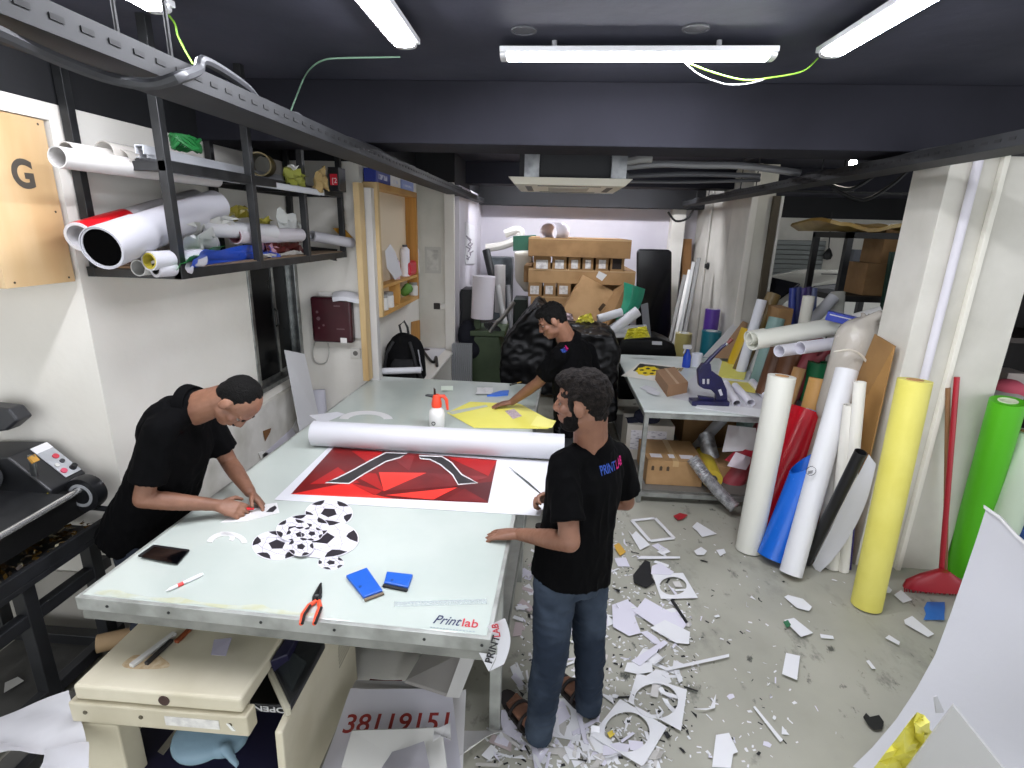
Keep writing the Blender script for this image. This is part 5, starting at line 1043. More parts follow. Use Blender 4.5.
# ================= PAPERS AND BOARDS UNDER THE NEAR END OF THE TABLE =================
def gridp(name, label, cs, ys4, mat, cat, wob=.01, n=8, par=None, th=.0012):
    g = []
    for u in range(n+1):
        row = []
        for v in range(n+1):
            x, y = bil(cs, u/n, v/n); yy = lerp(lerp(ys4[0], ys4[1], u/n), lerp(ys4[3], ys4[2], u/n), v/n); row.append(P(x, y, y=yy)+V((0, wob*math.sin(u*.9+v*.5), wob*math.sin(u*.7+v*1.1))))
        g.append(row)
    o = B().grid(g, th).ob(name, mat, par, True)
    return tag(o, label, cat) if not par else o
ns = gridp('number_banner', 'white banner sheet with the red number under the near end of the table', [(318, 780), (462, 780), (452, 690), (351, 688)], (1.5, 1.5, 1.88, 1.88), M('cfcdd6', .5), 'banner', .004)
o = P(344, 729, y=1.705); e = P(447, 727, y=1.705)-o; u_ = P(351, 700, y=1.85)-P(344, 729, y=1.72)
text('38119151', o+V((0, -.035, .02)), e, u_, .112, M('8e2622', .5), ns, 'lettering', .001, 0, e.length, .012)
gridp('white_banner', 'white banner edge with a red and black stripe behind the number banner', [(352, 689), (450, 692), (448, 682), (356, 680)], (1.95, 1.95, 2.0, 2.0), M('c4c2c8', .5), 'banner', .004, 5)
gridp('red_film', 'dark red film strip behind the number banner under the table', [(366, 687), (405, 689), (402, 680), (370, 679)], (1.99, 1.99, 2.03, 2.03), M('6e1420', .4), 'film', .004, 4)
tag(B().prism([P(x, y, y=yy) for x, y, yy in ((352, 730, 1.62), (442, 727, 1.62), (450, 790, 1.42), (335, 790, 1.42))], (.001, -.006, .003)).ob('grey_board', M('c5c4bf', .6)), 'grey white board standing before the number banner', 'board')
gridp('dark_paper', 'grey printed paper curve on the board before the number banner', [(378, 775), (432, 775), (424, 742), (392, 752)], (1.42, 1.42, 1.54, 1.52), M('8f8d92', .5), 'paper', .003, 5)
gridp('taped_scrap', 'crumpled clear tape on the board before the number banner', [(433, 742), (452, 738), (450, 725), (434, 728)], (1.54, 1.53, 1.59, 1.59), M('bdbcbc', .3), 'tape', .008, 5)
tag(B().prism([P(404, 683, y=1.9), P(446, 697, y=1.82), P(461, 655, y=2.0), P(424, 650, y=2.1)], (.01, .006, .012)).ob('grey_board', M('9a9692', .6), None, False, .002), 'grey panel board hanging slanted under the near end of the table', 'board')
tag(B().prism([P(446, 697, y=1.8), P(459, 698, y=1.8), P(476, 655, y=1.98), P(462, 653, y=1.98)], (.002, .004, 0)).ob('white_strip_board', M('d0ceca', .6)), 'white strip along the slanted grey panel under the table', 'board')
gridp('white_foam', 'white foam sheet standing on the floor by the table leg', [(444, 775), (463, 770), (466, 690), (452, 694)], (1.62, 1.62, 1.9, 1.9), M('d2d0d0', .55), 'foam', .004, 5)
gridp('white_paper_sheet', 'big curled white paper on the floor at the table leg', [(452, 768), (470, 745), (505, 731), (458, 731)], (1.62, 1.72, 1.9, 1.85), M('dcdad8', .55), 'paper', .006, 6)
b = B(); c = P(374, 664, y=2.3); b.ell(c, V((.26, 0, 0)), V((0, .2, 0)), V((0, 0, .1)), 24); b.ell(c+V((.2, -.03, .02)), V((.14, 0, 0)), V((0, .12, 0)), V((0, 0, .06)), 16); b.ell(c+V((-.15, -.05, 0)), V((.12, 0, 0)), V((0, .14, 0)), V((0, 0, .09)), 16)
tag(link('white_plastic_bag', remesh(b, .012, 3, M('dedbd3', .4, bump=.9, bscale=7))), 'bulging off-white plastic bag on the shelf under the work table', 'bag')
gridp('white_sheet', 'large white sheet slumped on the floor before the laminator', [(-20, 760), (84, 745), (72, 690), (-20, 722)], (1.3, 1.33, 1.5, 1.5), M('c9c8cb', .55), 'sheet', .012, 8)
gridp('torn_paper', 'torn white paper lying under the slumped sheet at the copier foot', [(30, 790), (90, 775), (86, 742), (45, 750)], (1.2, 1.22, 1.32, 1.32), M('bdbcc0', .55), 'paper', .01, 6)
# ================= CEILING AIR CONDITIONER AND PIPES =================
zA = 2.6; n0, n1, f0, f1 = P(505, 178.5, z=zA), P(635, 181, z=zA), P(519, 190, z=zA), P(617, 191, z=zA)
xa0, xa1, ya0, ya1 = (n0.x+f0.x)/2, (n1.x+f1.x)/2, n0.y+.05, n0.y+1.0
ac = T('ceiling_cassette', 'white ceiling cassette air conditioner hanging behind the deep beam', 'air conditioner', ((xa0+xa1)/2, (ya0+ya1)/2, zA)); ACW = M('d6d2c4', .45)
B().hexa([V((xa0+.05, ya0+.05, zA-.03)), V((xa1-.05, ya0+.05, zA-.03)), V((xa1-.05, ya1-.05, zA-.03)), V((xa0+.05, ya1-.05, zA-.03)), V((xa0, ya0, zA+.02)), V((xa1, ya0, zA+.02)), V((xa1, ya1, zA+.02)), V((xa0, ya1, zA+.02))]).ob('face_panel', ACW, ac, False, .006)
B().box((xa0+.3, ya0+.3, zA-.034), (xa1-.3, ya1-.3, zA-.0301)).ob('intake_grille', M('a7a398', .5), ac)
for lo, hi in (((xa0+.22, ya0+.12), (xa1-.22, ya0+.17)), ((xa0+.22, ya1-.17), (xa1-.22, ya1-.12)), ((xa0+.12, ya0+.22), (xa0+.17, ya1-.22)), ((xa1-.17, ya0+.22), (xa1-.12, ya1-.22))): B().box((lo[0], lo[1], zA-.032), (hi[0], hi[1], zA-.0301)).ob('air_slot', M('4a4844', .5), ac)
B().box((xa0+.08, ya0+.08, zA+.0205), (xa1-.08, ya1-.08, zA+.27)).ob('cassette_body', M('1c1d20', .6), ac)
for x in (xa0+.12, xa1-.16): B().box((x, ya0+.03, zA+.0205), (x+.11, ya0+.08, zA+.22)).ob('end_bracket', M('b5b7b8', .3, .8, col2='85878a', scale=9), ac)
for x in (xa0+.1, xa1-.1):
    for y in (ya0+.12, ya1-.12): B().cyl((x, y, zA+.2), (x, y, ZC-.001), .006, None, 8).ob('hanger_rod', STEEL, ac)
pipe = [(622, 170), (660, 167), (700, 168), (745, 169), (800, 176)]
wire('insulated_pipe', [P(x, y-3, y=ya0+.45) for x, y in pipe], .028, M('8c8d90', .4, .3), 'grey insulated pipe running from the air conditioner over the side table', 'pipe')
wire('insulated_pipe', [P(x, y+4, y=ya0+.6) for x, y in ((628, 172), (690, 170), (760, 172))], .02, M('55565a', .5), 'thin dark pipe just below the grey insulated pipe', 'pipe')
wire('steel_conduit', [P(x, y, y=ya0+1.2) for x, y in ((600, 181), (680, 182), (760, 180))], .016, M('6a6b6e', .4, .4), 'steel conduit crossing behind the air conditioner', 'conduit')
wire('white_pipe_elbow', [P(x, y, y=ya0+.3) for x, y in ((612, 163), (630, 161), (640, 159), (652, 159))], .03, M('9a9a98', .5), 'pale pipe end above the edge of the air conditioner', 'pipe')
sp = P(853, 163, y=5.6); spt = T('spot_lamp', 'small bright spot lamp under the ceiling above the parked car', 'lamp', sp)
B().ball(sp, .035, 14).ob('bulb', M('fff6e8', .4, emit=30), spt, True); B().cyl(sp+V((0, 0, .03)), V((sp.x, sp.y, ZC-.001)), .02, None, 10).ob('stem', BLKM, spt, True)
for i, (pts, lb) in enumerate((([(790, 190), (820, 183), (850, 189), (880, 172), (905, 160)], 'black cable drooping under the tray toward the near pillar'), ([(832, 188), (862, 200), (890, 186), (908, 170)], 'second black cable looping lower in front of the dark ceiling'), ([(668, 212), (676, 221), (688, 218), (694, 208)], 'black cable loop hanging at the corner of the rear wall'))):
    wire('black_cable', [P(x, y, y=5.2 if i < 2 else 8.3) for x, y in pts], .016, BLACK, lb, 'cable')
# ================= WOODEN SHELF CABINET ON THE LEFT WALL =================
xc = X2+.13; ca, cb_ = P(377, 182, x=xc), P(419, 193, x=xc); ct = ca.z; cbt = P(374, 322, x=xc).z; cy0_, cy1_ = ca.y, cb_.y-.1
wc = T('shelf_cabinet', 'wooden open-front wall cabinet beyond the maroon box with papers and bottles', 'cabinet', (X2, (cy0_+cy1_)/2, cbt)); OW = M('c89a55', .5, col2='b98a45', scale=4, stretch=(1, 1, .2))
xb = X2+.002
B().box((xb, cy0_, cbt), (xc, cy0_+.05, ct)).ob('side_panel', WOOD, wc); B().box((xb, cy1_-.05, cbt), (xc, cy1_, ct)).ob('side_panel', WOODD, wc)
B().box((xb, cy0_+.05, ct-.05), (xc, cy1_-.05, ct)).ob('top_panel', OW, wc); B().box((xb, cy0_+.05, cbt), (xc, cy1_-.05, cbt+.04)).ob('bottom_panel', OW, wc)
B().box((xb, cy0_+.05, cbt+.04), (xb+.012, cy1_-.05, ct-.05)).ob('back_panel', M('d9c9ae', .6), wc)
zs = cbt+.24; B().box((xb+.012, cy0_+.05, zs), (xc-.005, cy1_-.05, zs+.025)).ob('shelf', OW, wc); B().box((xb+.012, lerp(cy0_, cy1_, .45), cbt+.04), (xc-.01, lerp(cy0_, cy1_, .45)+.025, zs)).ob('divider', OW, wc)
wz = cy0_-.1; tag(B().box((X2+.001, wz-.11, .95), (X2+.05, wz, ct-.02)).ob('wooden_batten', WOOD), 'pale wooden batten upright on the wall beside the shelf cabinet', 'batten')
tag(B().box((X2+.001, wz+.02, .92), (X2+.1, wz+.1, ct-.05)).ob('white_conduit', M('c2c0bd', .5)), 'grey white trunking running down the wall between batten and cabinet', 'trunking')
for y0, w, h, mt, lb in ((cy0_+.02, .4, .11, '1f2f86', 'dark blue box lying on top of the shelf cabinet'), (cy0_+.45, .3, .1, 'e3e1de', 'white box beside the dark blue box on the shelf cabinet'), (cy0_+.8, .45, .09, '8f9ed0', 'pale blue package at the far end of the shelf cabinet top')):
    t = T('small_box', lb, 'box', (X2, y0+w/2, ct)); B().box((xb+.01, y0, ct+.001), (xc-.01, y0+w, ct+h)).ob('box_body', M(mt, .5), t, False, .008); B().box((xc-.0105, y0+.05, ct+.03), (xc-.008, y0+w-.1, ct+h-.04)).ob('printed_label', M('c9cde0', .5, col2=mt, scale=20), t)
def hang(name, lb, pts, mat, cat='paper', x=xc+.012):
    return tag(B().prism([P(a, b, x=x) for a, b in pts], (.003, 0, 0)).ob(name, mat), lb, cat)
hang('hanging_paper', 'white paper curling out of the shelf cabinet', [(385, 251), (390, 244), (395, 252), (402, 274), (395, 280), (387, 268)], PAPER)
def can(lb, px, py, r, h, mt, name='bottle', cat='bottle', x=xc-.08, top=None):
    c = P(px, py, x=x); t = T(name, lb, cat, c); B().lathe([(.001, 0), (r, 0), (r, h*.8), (r*.8, h*.9), (r*.45, h*.94), (r*.45, h)], c, ez, 16).ob('container', M(mt, .4), t, True); B().cyl(c+V((0, 0, h)), c+V((0, 0, h*1.12)), r*.5, None, 12).ob('cap', M(top or 'dddddd', .4), t, True)
zsh = zs+.026
for lb, px, rr, h, mt in (('white paper towel like bottle on the cabinet shelf', 406, .08, .32, 'e6e4ea'), ('pink bottle beside the hanging paper on the cabinet shelf', 397, .06, .2, 'd7bcc8'), ('white canister at the far end of the cabinet shelf', 416, .07, .3, 'd9d6d6')):
    c = P(px, 290, x=xc-.07); c.z = zsh; t = T('bottle', lb, 'bottle', c); B().lathe([(.001, 0), (rr*.6, 0), (rr*.6, h*.85), (rr*.3, h*.93)], c, ez, 16).ob('container', M(mt, .4), t, True); B().cyl(c+V((0, 0, h*.93)), c+V((0, 0, h)), rr*.32, None, 12).ob('cap', M('4a4a52', .4), t, True)
c = P(411, 293, x=xc-.05); tag(B().box((xc-.12, c.y-.16, zsh), (xc-.01, c.y+.18, zsh+.15)).ob('red_pouch', M('c22338', .4), None, False, .03), 'red pouch lying on the cabinet shelf between the bottles', 'pouch')
c = P(408, 302, x=xc-.05); b = B(); 
for i in range(7): b.ball((xc-.06+R.uniform(-.03, .03), c.y+R.uniform(-.15, .15), cbt+.1+R.uniform(-.02, .05)), .05, 8)
tag(link('green_sponge', remesh(b, .015, 2, M('5c8a3a', .7))), 'green sponge bundle in the lower compartment of the shelf cabinet', 'sponge')
for i, (px, lb) in enumerate(((383, 'small white jar nearest the batten in the lower cabinet compartment'), (389, 'small white jar in the middle of the lower cabinet compartment'), (414, 'clear jar at the far end of the lower cabinet compartment'))):
    c = P(px, 310, x=xc-.05); can(lb, px, 0, .01, .01, 'ffffff') if 0 else None; c.z = cbt+.041; t = T('jar', lb, 'jar', c); B().lathe([(.001, 0), (.05, 0), (.05, .1), (.04, .11)], c, ez, 14).ob('glass', M('d3d2ce', .3), t, True); B().cyl(c+V((0, 0, .11)), c+V((0, 0, .14)), .045, None, 14).ob('lid', M('8b8a86', .4), t, True)
hang('wooden_plank', 'orange brown plank fixed to the wall under the far end of the cabinet', [(411, 322), (420, 320), (420, 340), (411, 341)], WOODD, 'plank', X2+.004)
# wall step: faint framed sheet, socket; picture on the far wall
yw = yB-.004
fp = tag(B().box((P(425, 250, y=yw).x, yw-.01, P(425, 273, y=yw).z), (P(441, 250, y=yw).x, yw, P(441, 247, y=yw).z)).ob('framed_sheet', M('bcbab2', .5)), 'faint grey framed sheet on the wall step above the black socket', 'picture')
a, b_ = P(427.5, 270, y=yw), P(438.5, 250, y=yw); B().box((a.x, yw-.012, a.z), (b_.x, yw-.0101, b_.z)).ob('drawing', M('cac8c0', .5, col2='a9a7a0', scale=12), fp)
so = T('wall_socket', 'black and white socket pair on the wall step', 'socket', P(437, 306, y=yw)); a = P(434, 309, y=yw); b_ = P(440, 303, y=yw)
B().box((a.x, yw-.02, a.z), (b_.x, yw, b_.z)).ob('black_plate', M('2d2926', .4), so, False, .004); B().box((b_.x+.01, yw-.03, a.z), (b_.x+.13, yw, b_.z)).ob('white_box', M('d9d7d0', .4), so, False, .004)
xp = xr+.002; pc = tag(B().prism([P(x, y, x=xp) for x, y in ((465, 222), (474, 226), (474, 264), (465, 264))], (.01, 0, 0)).ob('wall_picture', M('c9c8ca', .5)), 'narrow grey picture with a dark branching pattern on the far side wall', 'picture')
k = B()
for i in range(16): k.bar(P(469.5+R.uniform(-2, 2), 240+i*1.3, x=xp+.0115), P(469.5+R.uniform(-4, 4), 236+i*1.5, x=xp+.0115), .02, .002, up=(1, 0, 0))
k.ob('branch_print', M('6d6570', .5), pc)
# ================= DESK AND RUCKSACK =================
zd = .8; d0, d1, d2, d3 = P(384, 366, z=zd), P(437, 369, z=zd), P(455, 342, z=zd), P(425, 338, z=zd)
dk = T('small_desk', 'small white desk between the work table and the wall step', 'desk', ((d0.x+d2.x)/2, (d0.y+d2.y)/2, 0))
dx0, dx1, dy0, dy1 = X2+.03, (d1.x+d2.x)/2+.05, 4.78, 6.3
B().box((dx0, dy0, zd-.025), (dx1, dy1, zd)).ob('desk_top', M('d9d5cd', .4), dk, False, .003)
for x, y in ((dx0+.02, dy0+.02), (dx1-.06, dy0+.02), (dx0+.02, dy1-.06), (dx1-.06, dy1-.06)): B().box((x, y, 0), (x+.04, y+.04, zd-.0255)).ob('leg', M('b3b1ab', .4), dk)
B().box((dx0+.02, dy1-.09, .3), (dx1-.02, dy1-.07, zd-.0255)).ob('modesty_panel', M('cfccc5', .5), dk)
sh_ = tag(B().prism([P(x, y, z=zd+.001) for x, y in ((420, 352), (433, 362), (452, 343), (428, 338.5))], (0, 0, .001)).ob('printed_sheet', PAPER), 'white sheet with dark oval prints on the small desk', 'sheet')
for x, y in ((429, 341.5), (427, 345.5), (425, 349.5), (437, 341.6)): B().prism([P(x+5*math.cos(t), y+1.1*math.sin(t), z=zd+.0024) for t in [2*pi*i/16 for i in range(16)]], (0, 0, .0004)).ob('oval_print', M('2a1c33', .5), sh_)
rs = T('rucksack', 'black rucksack standing on the small desk at the end of the work table', 'rucksack', P(404, 366, z=zd)); c = P(404, 365, y=4.98); c = V((c.x, 5.02, zd))
b = B(); b.ell(c+V((0, 0, .2)), V((.2, 0, 0)), V((0, .12, 0)), V((0, 0, .25)), 20); b.loft([(c+V((-.0, 0, .005)), V((.21, 0, 0)), V((0, .13, 0))), (c+V((-.01, 0, .2)), V((.2, 0, 0)), V((0, .13, 0))), (c+V((-.0, 0, .34)), V((.15, 0, 0)), V((0, .1, 0)))], 20, 3)
link('bag_body', disp(remesh(b, .012, 3, M('0a0a0c', .85, bump=.8, bscale=9, spec=.15)), .02, 7), rs)
b = B(); b.loft([(c+V((.02, -.16, .02)), V((.13, 0, 0)), V((0, .04, 0))), (c+V((.02, -.15, .17)), V((.12, 0, 0)), V((0, .035, 0))), (c+V((.02, -.12, .22)), V((.09, 0, 0)), V((0, .02, 0)))], 18, 3); link('front_pocket', remesh(b, .01, 2, M('111113', .8, bump=.6, bscale=12)), rs)
B().tube([c+V((-.03, .02, .42)), c+V((-.05, .02, .52)), c+V((.0, .02, .56)), c+V((.03, .02, .5)), c+V((.04, .02, .42))], .012, 8).ob('top_handle', BLACK, rs, True)
for s in (-1, 1): B().tube([c+V((.08*s, -.1, .38)), c+V((.13*s, -.17, .28)), c+V((.16*s, -.16, .12)), c+V((.19*s, -.1, .02))], .016, 8).ob('strap', M('17171a', .7), rs, True)
k = B().tube([c+V((.15, -.06, .3)), c+V((.17, -.09, .2)), c+V((.19, -.08, .1))], .007, 6); k.ob('zip_trim', M('9b9ba0', .5), rs)
wire('coiled_cable', [P(x, y, z=zd+.015) for x, y in ((424, 352), (430, 360), (434, 362), (436, 357), (437, 366))], .016, BLACK, 'black coiled cord lying on the desk beside the rucksack', 'cord')
# ================= REAR OF THE WORKSHOP =================
def bxp(label, x0, y0, x1, y1, yy, dep, mat, name='carton', cat='box', lab=None, tape=True, group=None):
    """A box whose front face fills the given span at depth yy."""
    a, b_ = P(x0, y1, y=yy), P(x1, y0, y=yy); t = T(name, label, cat, ((a.x+b_.x)/2, yy+dep/2, a.z), group); B().box((a.x, yy, a.z), (b_.x, yy+dep, b_.z)).ob('box_body', mat, t, False, .006)
    if lab: 
        c, d = P(lab[0], lab[3], y=yy), P(lab[2], lab[1], y=yy); B().box((c.x, yy-.002, c.z), (d.x, yy-.0003, d.z)).ob('shipping_label', M('dfdcd8', .6, col2='b9b3b0', scale=22), t)
    if tape: B().box((a.x, yy-.0012, b_.z-.02), (b_.x, yy-.0002, b_.z-.008)).ob('tape', M('b6966a', .3), t)
    return t
YS = 7.0
bz0 = P(548, 312, y=YS).z
bxp('lowest long brown carton in the stack behind the reaching man', 528, 297, 572, 375, YS, 1.2, CARD)
for i, (x0, x1, lb) in enumerate(((528, 542, 'carton end with label in the lower row of the stack, at its free end'), (543.3, 556, 'carton end with label in the middle of the lower row of the stack'), (557, 571, 'carton end with label in the lower row next to the big slanted carton'))): bxp(lb, x0, 283, x1, 296.4, YS, 1.3, CARD2, lab=(x0+2, 286, x1-3, 294), tape=False)
bxp('long brown carton lying between the two rows of labelled cartons', 528, 271.5, 636, 282.5, YS, 1.3, CARD)
for i, (x0, x1, lb) in enumerate(((533, 551, 'labelled carton end in the upper row, below the white drum'), (552, 567, 'labelled carton end second from the white drum in the upper row'), (568, 581, 'labelled carton end third from the white drum in the upper row'), (582, 594, 'labelled carton end fourth from the white drum in the upper row'), (595.5, 609, 'labelled carton end fifth from the white drum in the upper row'), (610, 625, 'open unlabelled carton end closing the upper row by the black panel'))):
    t = bxp(lb, x0, 256.5, x1, 271, YS, 1.3, CARD2, lab=(x0+3, 260, x1-3, 268.5) if i < 5 else None, tape=False)
    if i == 5: a, b_ = P(612, 269, y=YS-.003), P(622, 259, y=YS-.003); B().box((a.x, YS-.003, a.z), (b_.x, YS-.0005, b_.z)).ob('opening_shade', M('1f1410', .8), t)  # dark slab paints the shade inside the open carton end
bxp('very long brown carton on the very top of the stack', 528, 240, 632, 256, YS-.05, 1.2, CARD2)
bxp('small brown carton end poking out at the side of the stack', 523.5, 266, 532, 282, YS+.1, .9, CARD2, tape=False)
tag(B().box((P(572, 300, y=YS).x, YS+.3, 0), (P(636, 300, y=YS).x, YS+1.3, P(600, 284, y=YS).z)).ob('carton', CARD2, None, False, .006), 'big brown carton carrying the stack behind the slanted carton', 'box')
def slabp(name, label, cat, pts, yy, th, mat, bev=.004):
    if not isinstance(yy, (list, tuple)): yy = [yy]*len(pts)
    return tag(B().prism([P(x, y, y=q) for (x, y), q in zip(pts, yy)], (0, th, 0)).ob(name, mat, None, False, bev), label, cat)
s_ = slabp('slanted_carton', 'big flattened brown carton leaning on the stack of labelled cartons', 'box', [(583, 275), (614, 292), (592, 330), (556, 322)], [6.95, 6.9, 6.6, 6.6], .2, CARD)
B().prism([P(x, y, y=6.72) for x, y in ((598, 309), (603, 303), (606, 305), (600, 312))], (0, -.002, 0)).ob('printed_mark', M('4f3a22', .7), s_)
slabp('slanted_carton', 'second slanted brown carton between the first and the green sheet', 'box', [(614, 292), (626, 284), (628, 296), (606, 330), (592, 330)], [6.88, 6.85, 6.8, 6.55, 6.55], .2, CARD2)
slabp('pale_label', 'white label sheet stuck on the top corner of the slanted carton', 'label', [(599, 271), (607, 275), (602, 281), (596, 277)], 6.84, .01, M('dedcda', .5), 0)
lo = P(548, 232, y=6.98); r0 = P(548, 222, y=6.98).z-lo.z; dl = V((.28, .85, 0)).normalized()
dr_ = tag(B().ring(lo, lo+dl*.55, r0, r0*.88, 36).ob('white_drum', M('dcd6de', .5), None, True), 'open white cylinder lying on the top carton of the stack', 'drum')
g = []
for i in range(9):
    t = i/8; a = (lerp(624, 616, t), lerp(282, 320, t)); b_ = (lerp(645, 628, t), lerp(289, 325, t)); sg = math.sin(t*pi)*3
    g.append([P(lerp(a[0]+sg, b_[0]+sg, u/5), lerp(a[1], b_[1], u/5), y=6.6-.12*math.sin(u/5*pi)) for u in range(6)])
tag(B().grid(g, .004).ob('green_film_sheet', M('1f8a6a', .3, col2='39a585', scale=2), None, True), 'curled green film sheet rising beside the slanted cartons', 'film')
for x0, y0, x1, y1, r, lb in ((598, 319, 622, 312, .055, 'white roll lying in front of the slanted cartons at the green sheet'), (611, 331, 638, 311, .07, 'fat white roll sloping up under the green sheet'), (604, 330, 646, 328, .045, 'long white roll lying over the black bundle'), (600, 336, 634, 334, .04, 'white roll end above the collar of the reaching man')): roll('paper_roll', lb, 'roll', P(x0, y0, y=6.3), P(x1, y1, y=6.35), r*.9, PAPER, None, .75)
def crump(name, label, cs, yy, col, cat='film', amp=.05, n=7):
    g = [[P(*bil(cs, u/n, v/n), y=yy+amp*math.sin(u*2.1+v*1.3)*math.cos(v*1.9-u)) for v in range(n+1)] for u in range(n+1)]
    return tag(B().grid(g, .002).ob(name, M(col, .45), None), label, cat)
crump('yellow_film', 'crumpled yellow film on the black bundle behind the reaching man', [(571, 328), (597, 331), (591, 313), (580, 316)], 6.0, 'e6de62')
crump('yellow_film', 'crumpled yellow film at the end of the long white roll', [(624, 339), (650, 337), (646, 326), (628, 329)], 6.1, 'dcd548')
crump('pinkish_paper', 'pale pink paper standing behind the head of the reaching man', [(560, 326), (576, 330), (572, 314), (563, 312)], 6.25, 'd5c3c6', 'paper')
crump('white_paper', 'white papers in the gap by the yellow film and the black bundle', [(585, 336), (602, 338), (598, 320), (592, 324)], 6.15, 'dddad8', 'paper')
# black wrapped bundles and seats
def lump(name, label, cat, parts, mat, vox=.025, it=3):
    b = B()
    for c, rx, ry, rz in parts: b.ell(c, V((rx, 0, 0)), V((0, ry, 0)), V((0, 0, rz)), 20)
    return tag(link(name, remesh(b, vox, it, mat)), label, cat)
BW = M('09090b', .38, bump=.9, bscale=5, spec=.25)
def crinkle(me): return disp(disp(me, .035, 4), .014, 11, (1, 1, 1), 1)
c = P(520, 350, y=6.0); bl = B()
bl.prism([P(x, y, y=5.5) for x, y in ((499, 380), (501, 350), (511, 333), (538, 304), (553, 320), (556, 395), (499, 395))], (0, .8, 0)); me = crinkle(remesh(bl, .022, 8, BW, fac=.6)); tag(link('black_wrapped_bundle', me), 'big black plastic wrapped bundle behind the far edge of the work table', 'bundle')
bl = B(); bl.prism([P(x, y, y=5.3) for x, y in ((560, 336), (590, 334), (615, 337), (619, 350), (617, 420), (575, 440), (556, 400))], (0, .9, 0)); tag(link('black_wrapped_bundle', crinkle(remesh(bl, .022, 8, BW, fac=.6))), 'black plastic wrapped bundle at the back of the reaching man', 'bundle')
bl = B(); bl.prism([P(x, y, y=6.45) for x, y in ((618, 345), (622, 339), (660, 338), (675, 344), (677, 356), (674, 400), (618, 400))], (0, .5, 0)); o = tag(link('black_case', remesh(bl, .025, 5, BW, fac=.6)), 'long black case with a small white label behind the side table', 'case')
B().prism([P(x, y, y=6.44) for x, y in ((652, 341), (662, 341.5), (662, 345), (652, 344.5))], (0, -.004, 0)).ob('white_label', M('cfcfd2', .5), o)
bp = T('display_board', 'tall black rounded panel standing before the rear wall', 'panel', P(655, 370, y=8.2)); p = [(636, 372), (637, 252), (639, 249), (669, 249.5), (672, 252), (671, 372)]
B().prism([P(x, y, y=8.2) for x, y in p], (0, .08, 0)).ob('panel', M('08080a', .15, col2='141417', scale=1.2), bp, False, .02); B().box((P(640, 300, y=8.2).x, 8.2, 0), (P(668, 300, y=8.2).x, 8.28, P(655, 371, y=8.2).z)).ob('stand', BLKM, bp)
slabp('grey_board', 'grey panel edge standing between the green sheet and the black panel', 'panel', [(641, 305), (648, 303), (652, 345), (645, 345)], 6.5, .03, M('6f7074', .5))
# green pedestal machine with the white roll
gm = T('green_pedestal', 'green painted machine pedestal carrying a white paper roll', 'pedestal', P(487, 375, y=6.6)); GP = M('46563a', .5, col2='3a4930', scale=5)
a = [P(x, y, y=6.5) for x, y in ((460, 405), (513, 405), (499, 336), (473, 336))]; B().prism(a, (0, .5, 0)).ob('pedestal_body', GP, gm, False, .02)
B().prism([P(x, y, y=6.45) for x, y in ((470, 336), (505, 337), (505, 331), (470, 331))], (0, .6, 0)).ob('table_plate', GP, gm, False, .01); B().box((P(474, 320, y=6.6).x, 6.6, P(474, 331, y=6.6).z), (P(480, 320, y=6.6).x, 6.7, P(474, 312, y=6.6).z)).ob('column', GP, gm)
wire('steel_lever', [P(x, y, y=6.4) for x, y in ((490, 332), (497, 322), (502, 318), (514, 302))], .025, M('a9aaa8', .3, .8), 'bright steel arm slanting up from the green pedestal', 'arm')
k = B()
for i in range(6): k.tube([P(490+6*math.cos(t*.7+i)+i, 327+4*math.sin(t*.9+i*1.3), y=6.4) for t in range(9)], .01, 5)
tag(k.ob('cable_tangle', M('1a1a1b', .5), None, True), 'tangle of dark cable on the green pedestal', 'cable')
a, b_ = P(482, 318, y=6.55), P(484, 276, y=6.55); roll('paper_roll', 'fat white paper roll standing upright on the green pedestal', 'roll', a, b_, .138, M('dcd6dc', .55), None, .3)
roll('film_roll', 'black tube leaning behind the fat white roll at the rear', 'roll', P(493, 280, y=7.6), P(486, 250, y=7.7), .055, BLACK, None, .5)
for x0, y0, x1, y1, yy, r, mt, lb in ((500, 312, 500, 265, 7.4, .075, 'd3cfcc', 'white roll standing behind the fat white roll on the pedestal'), (506, 330, 497, 285, 7.0, .04, 'c9c8c6', 'thin white tube leaning beside the fat white roll'), (512, 345, 508, 285, 7.2, .03, '99999a', 'grey tube standing near the beige sack')): roll('film_roll', lb, 'roll', P(x0, y0, y=yy), P(x1, y1, y=yy), r, M(mt, .5), None, .5)
bxp('black box standing at the foot of the far side wall', 461, 290, 477, 400, 6.7, .4, M('101012', .5), 'black_cabinet', 'cabinet', tape=False)
bxp('green and dark drawer unit beside the brown cartons', 511, 300, 527, 400, 7.6, .5, M('2e3a30', .5), 'drawer_unit', 'drawers', tape=False)
bxp('dark grey shelf unit behind the standing rolls', 488, 258, 512, 320, 8.2, .4, M('5d6467', .5, col2='23262a', scale=5), 'shelf_unit', 'shelf', tape=False)
b = B(); c = P(467, 335, y=6.55); b.ell(c, V((.12, 0, 0)), V((0, .1, 0)), V((0, 0, .2)), 16); b.ell(c+V((.03, 0, -.18)), V((.16, 0, 0)), V((0, .12, 0)), V((0, 0, .14)), 16); tag(link('navy_jacket', remesh(b, .02, 3, M('12131f', .85, bump=.8, bscale=8))), 'dark navy jacket heaped beside the green pedestal', 'jacket')
k = B(); a = P(453, 402, y=6.2); b_ = P(471, 345, y=6.2)
for i in range(10): x = lerp(a.x, b_.x, i/9); k.box((x-.012, 6.2, 0), (x+.008, 6.26, b_.z))
k.box((a.x, 6.26, 0), (b_.x, 6.3, b_.z)); tag(k.ob('ribbed_sheet', M('9b9da0', .4, .4)), 'grey ribbed metal panel standing by the small desk', 'panel')
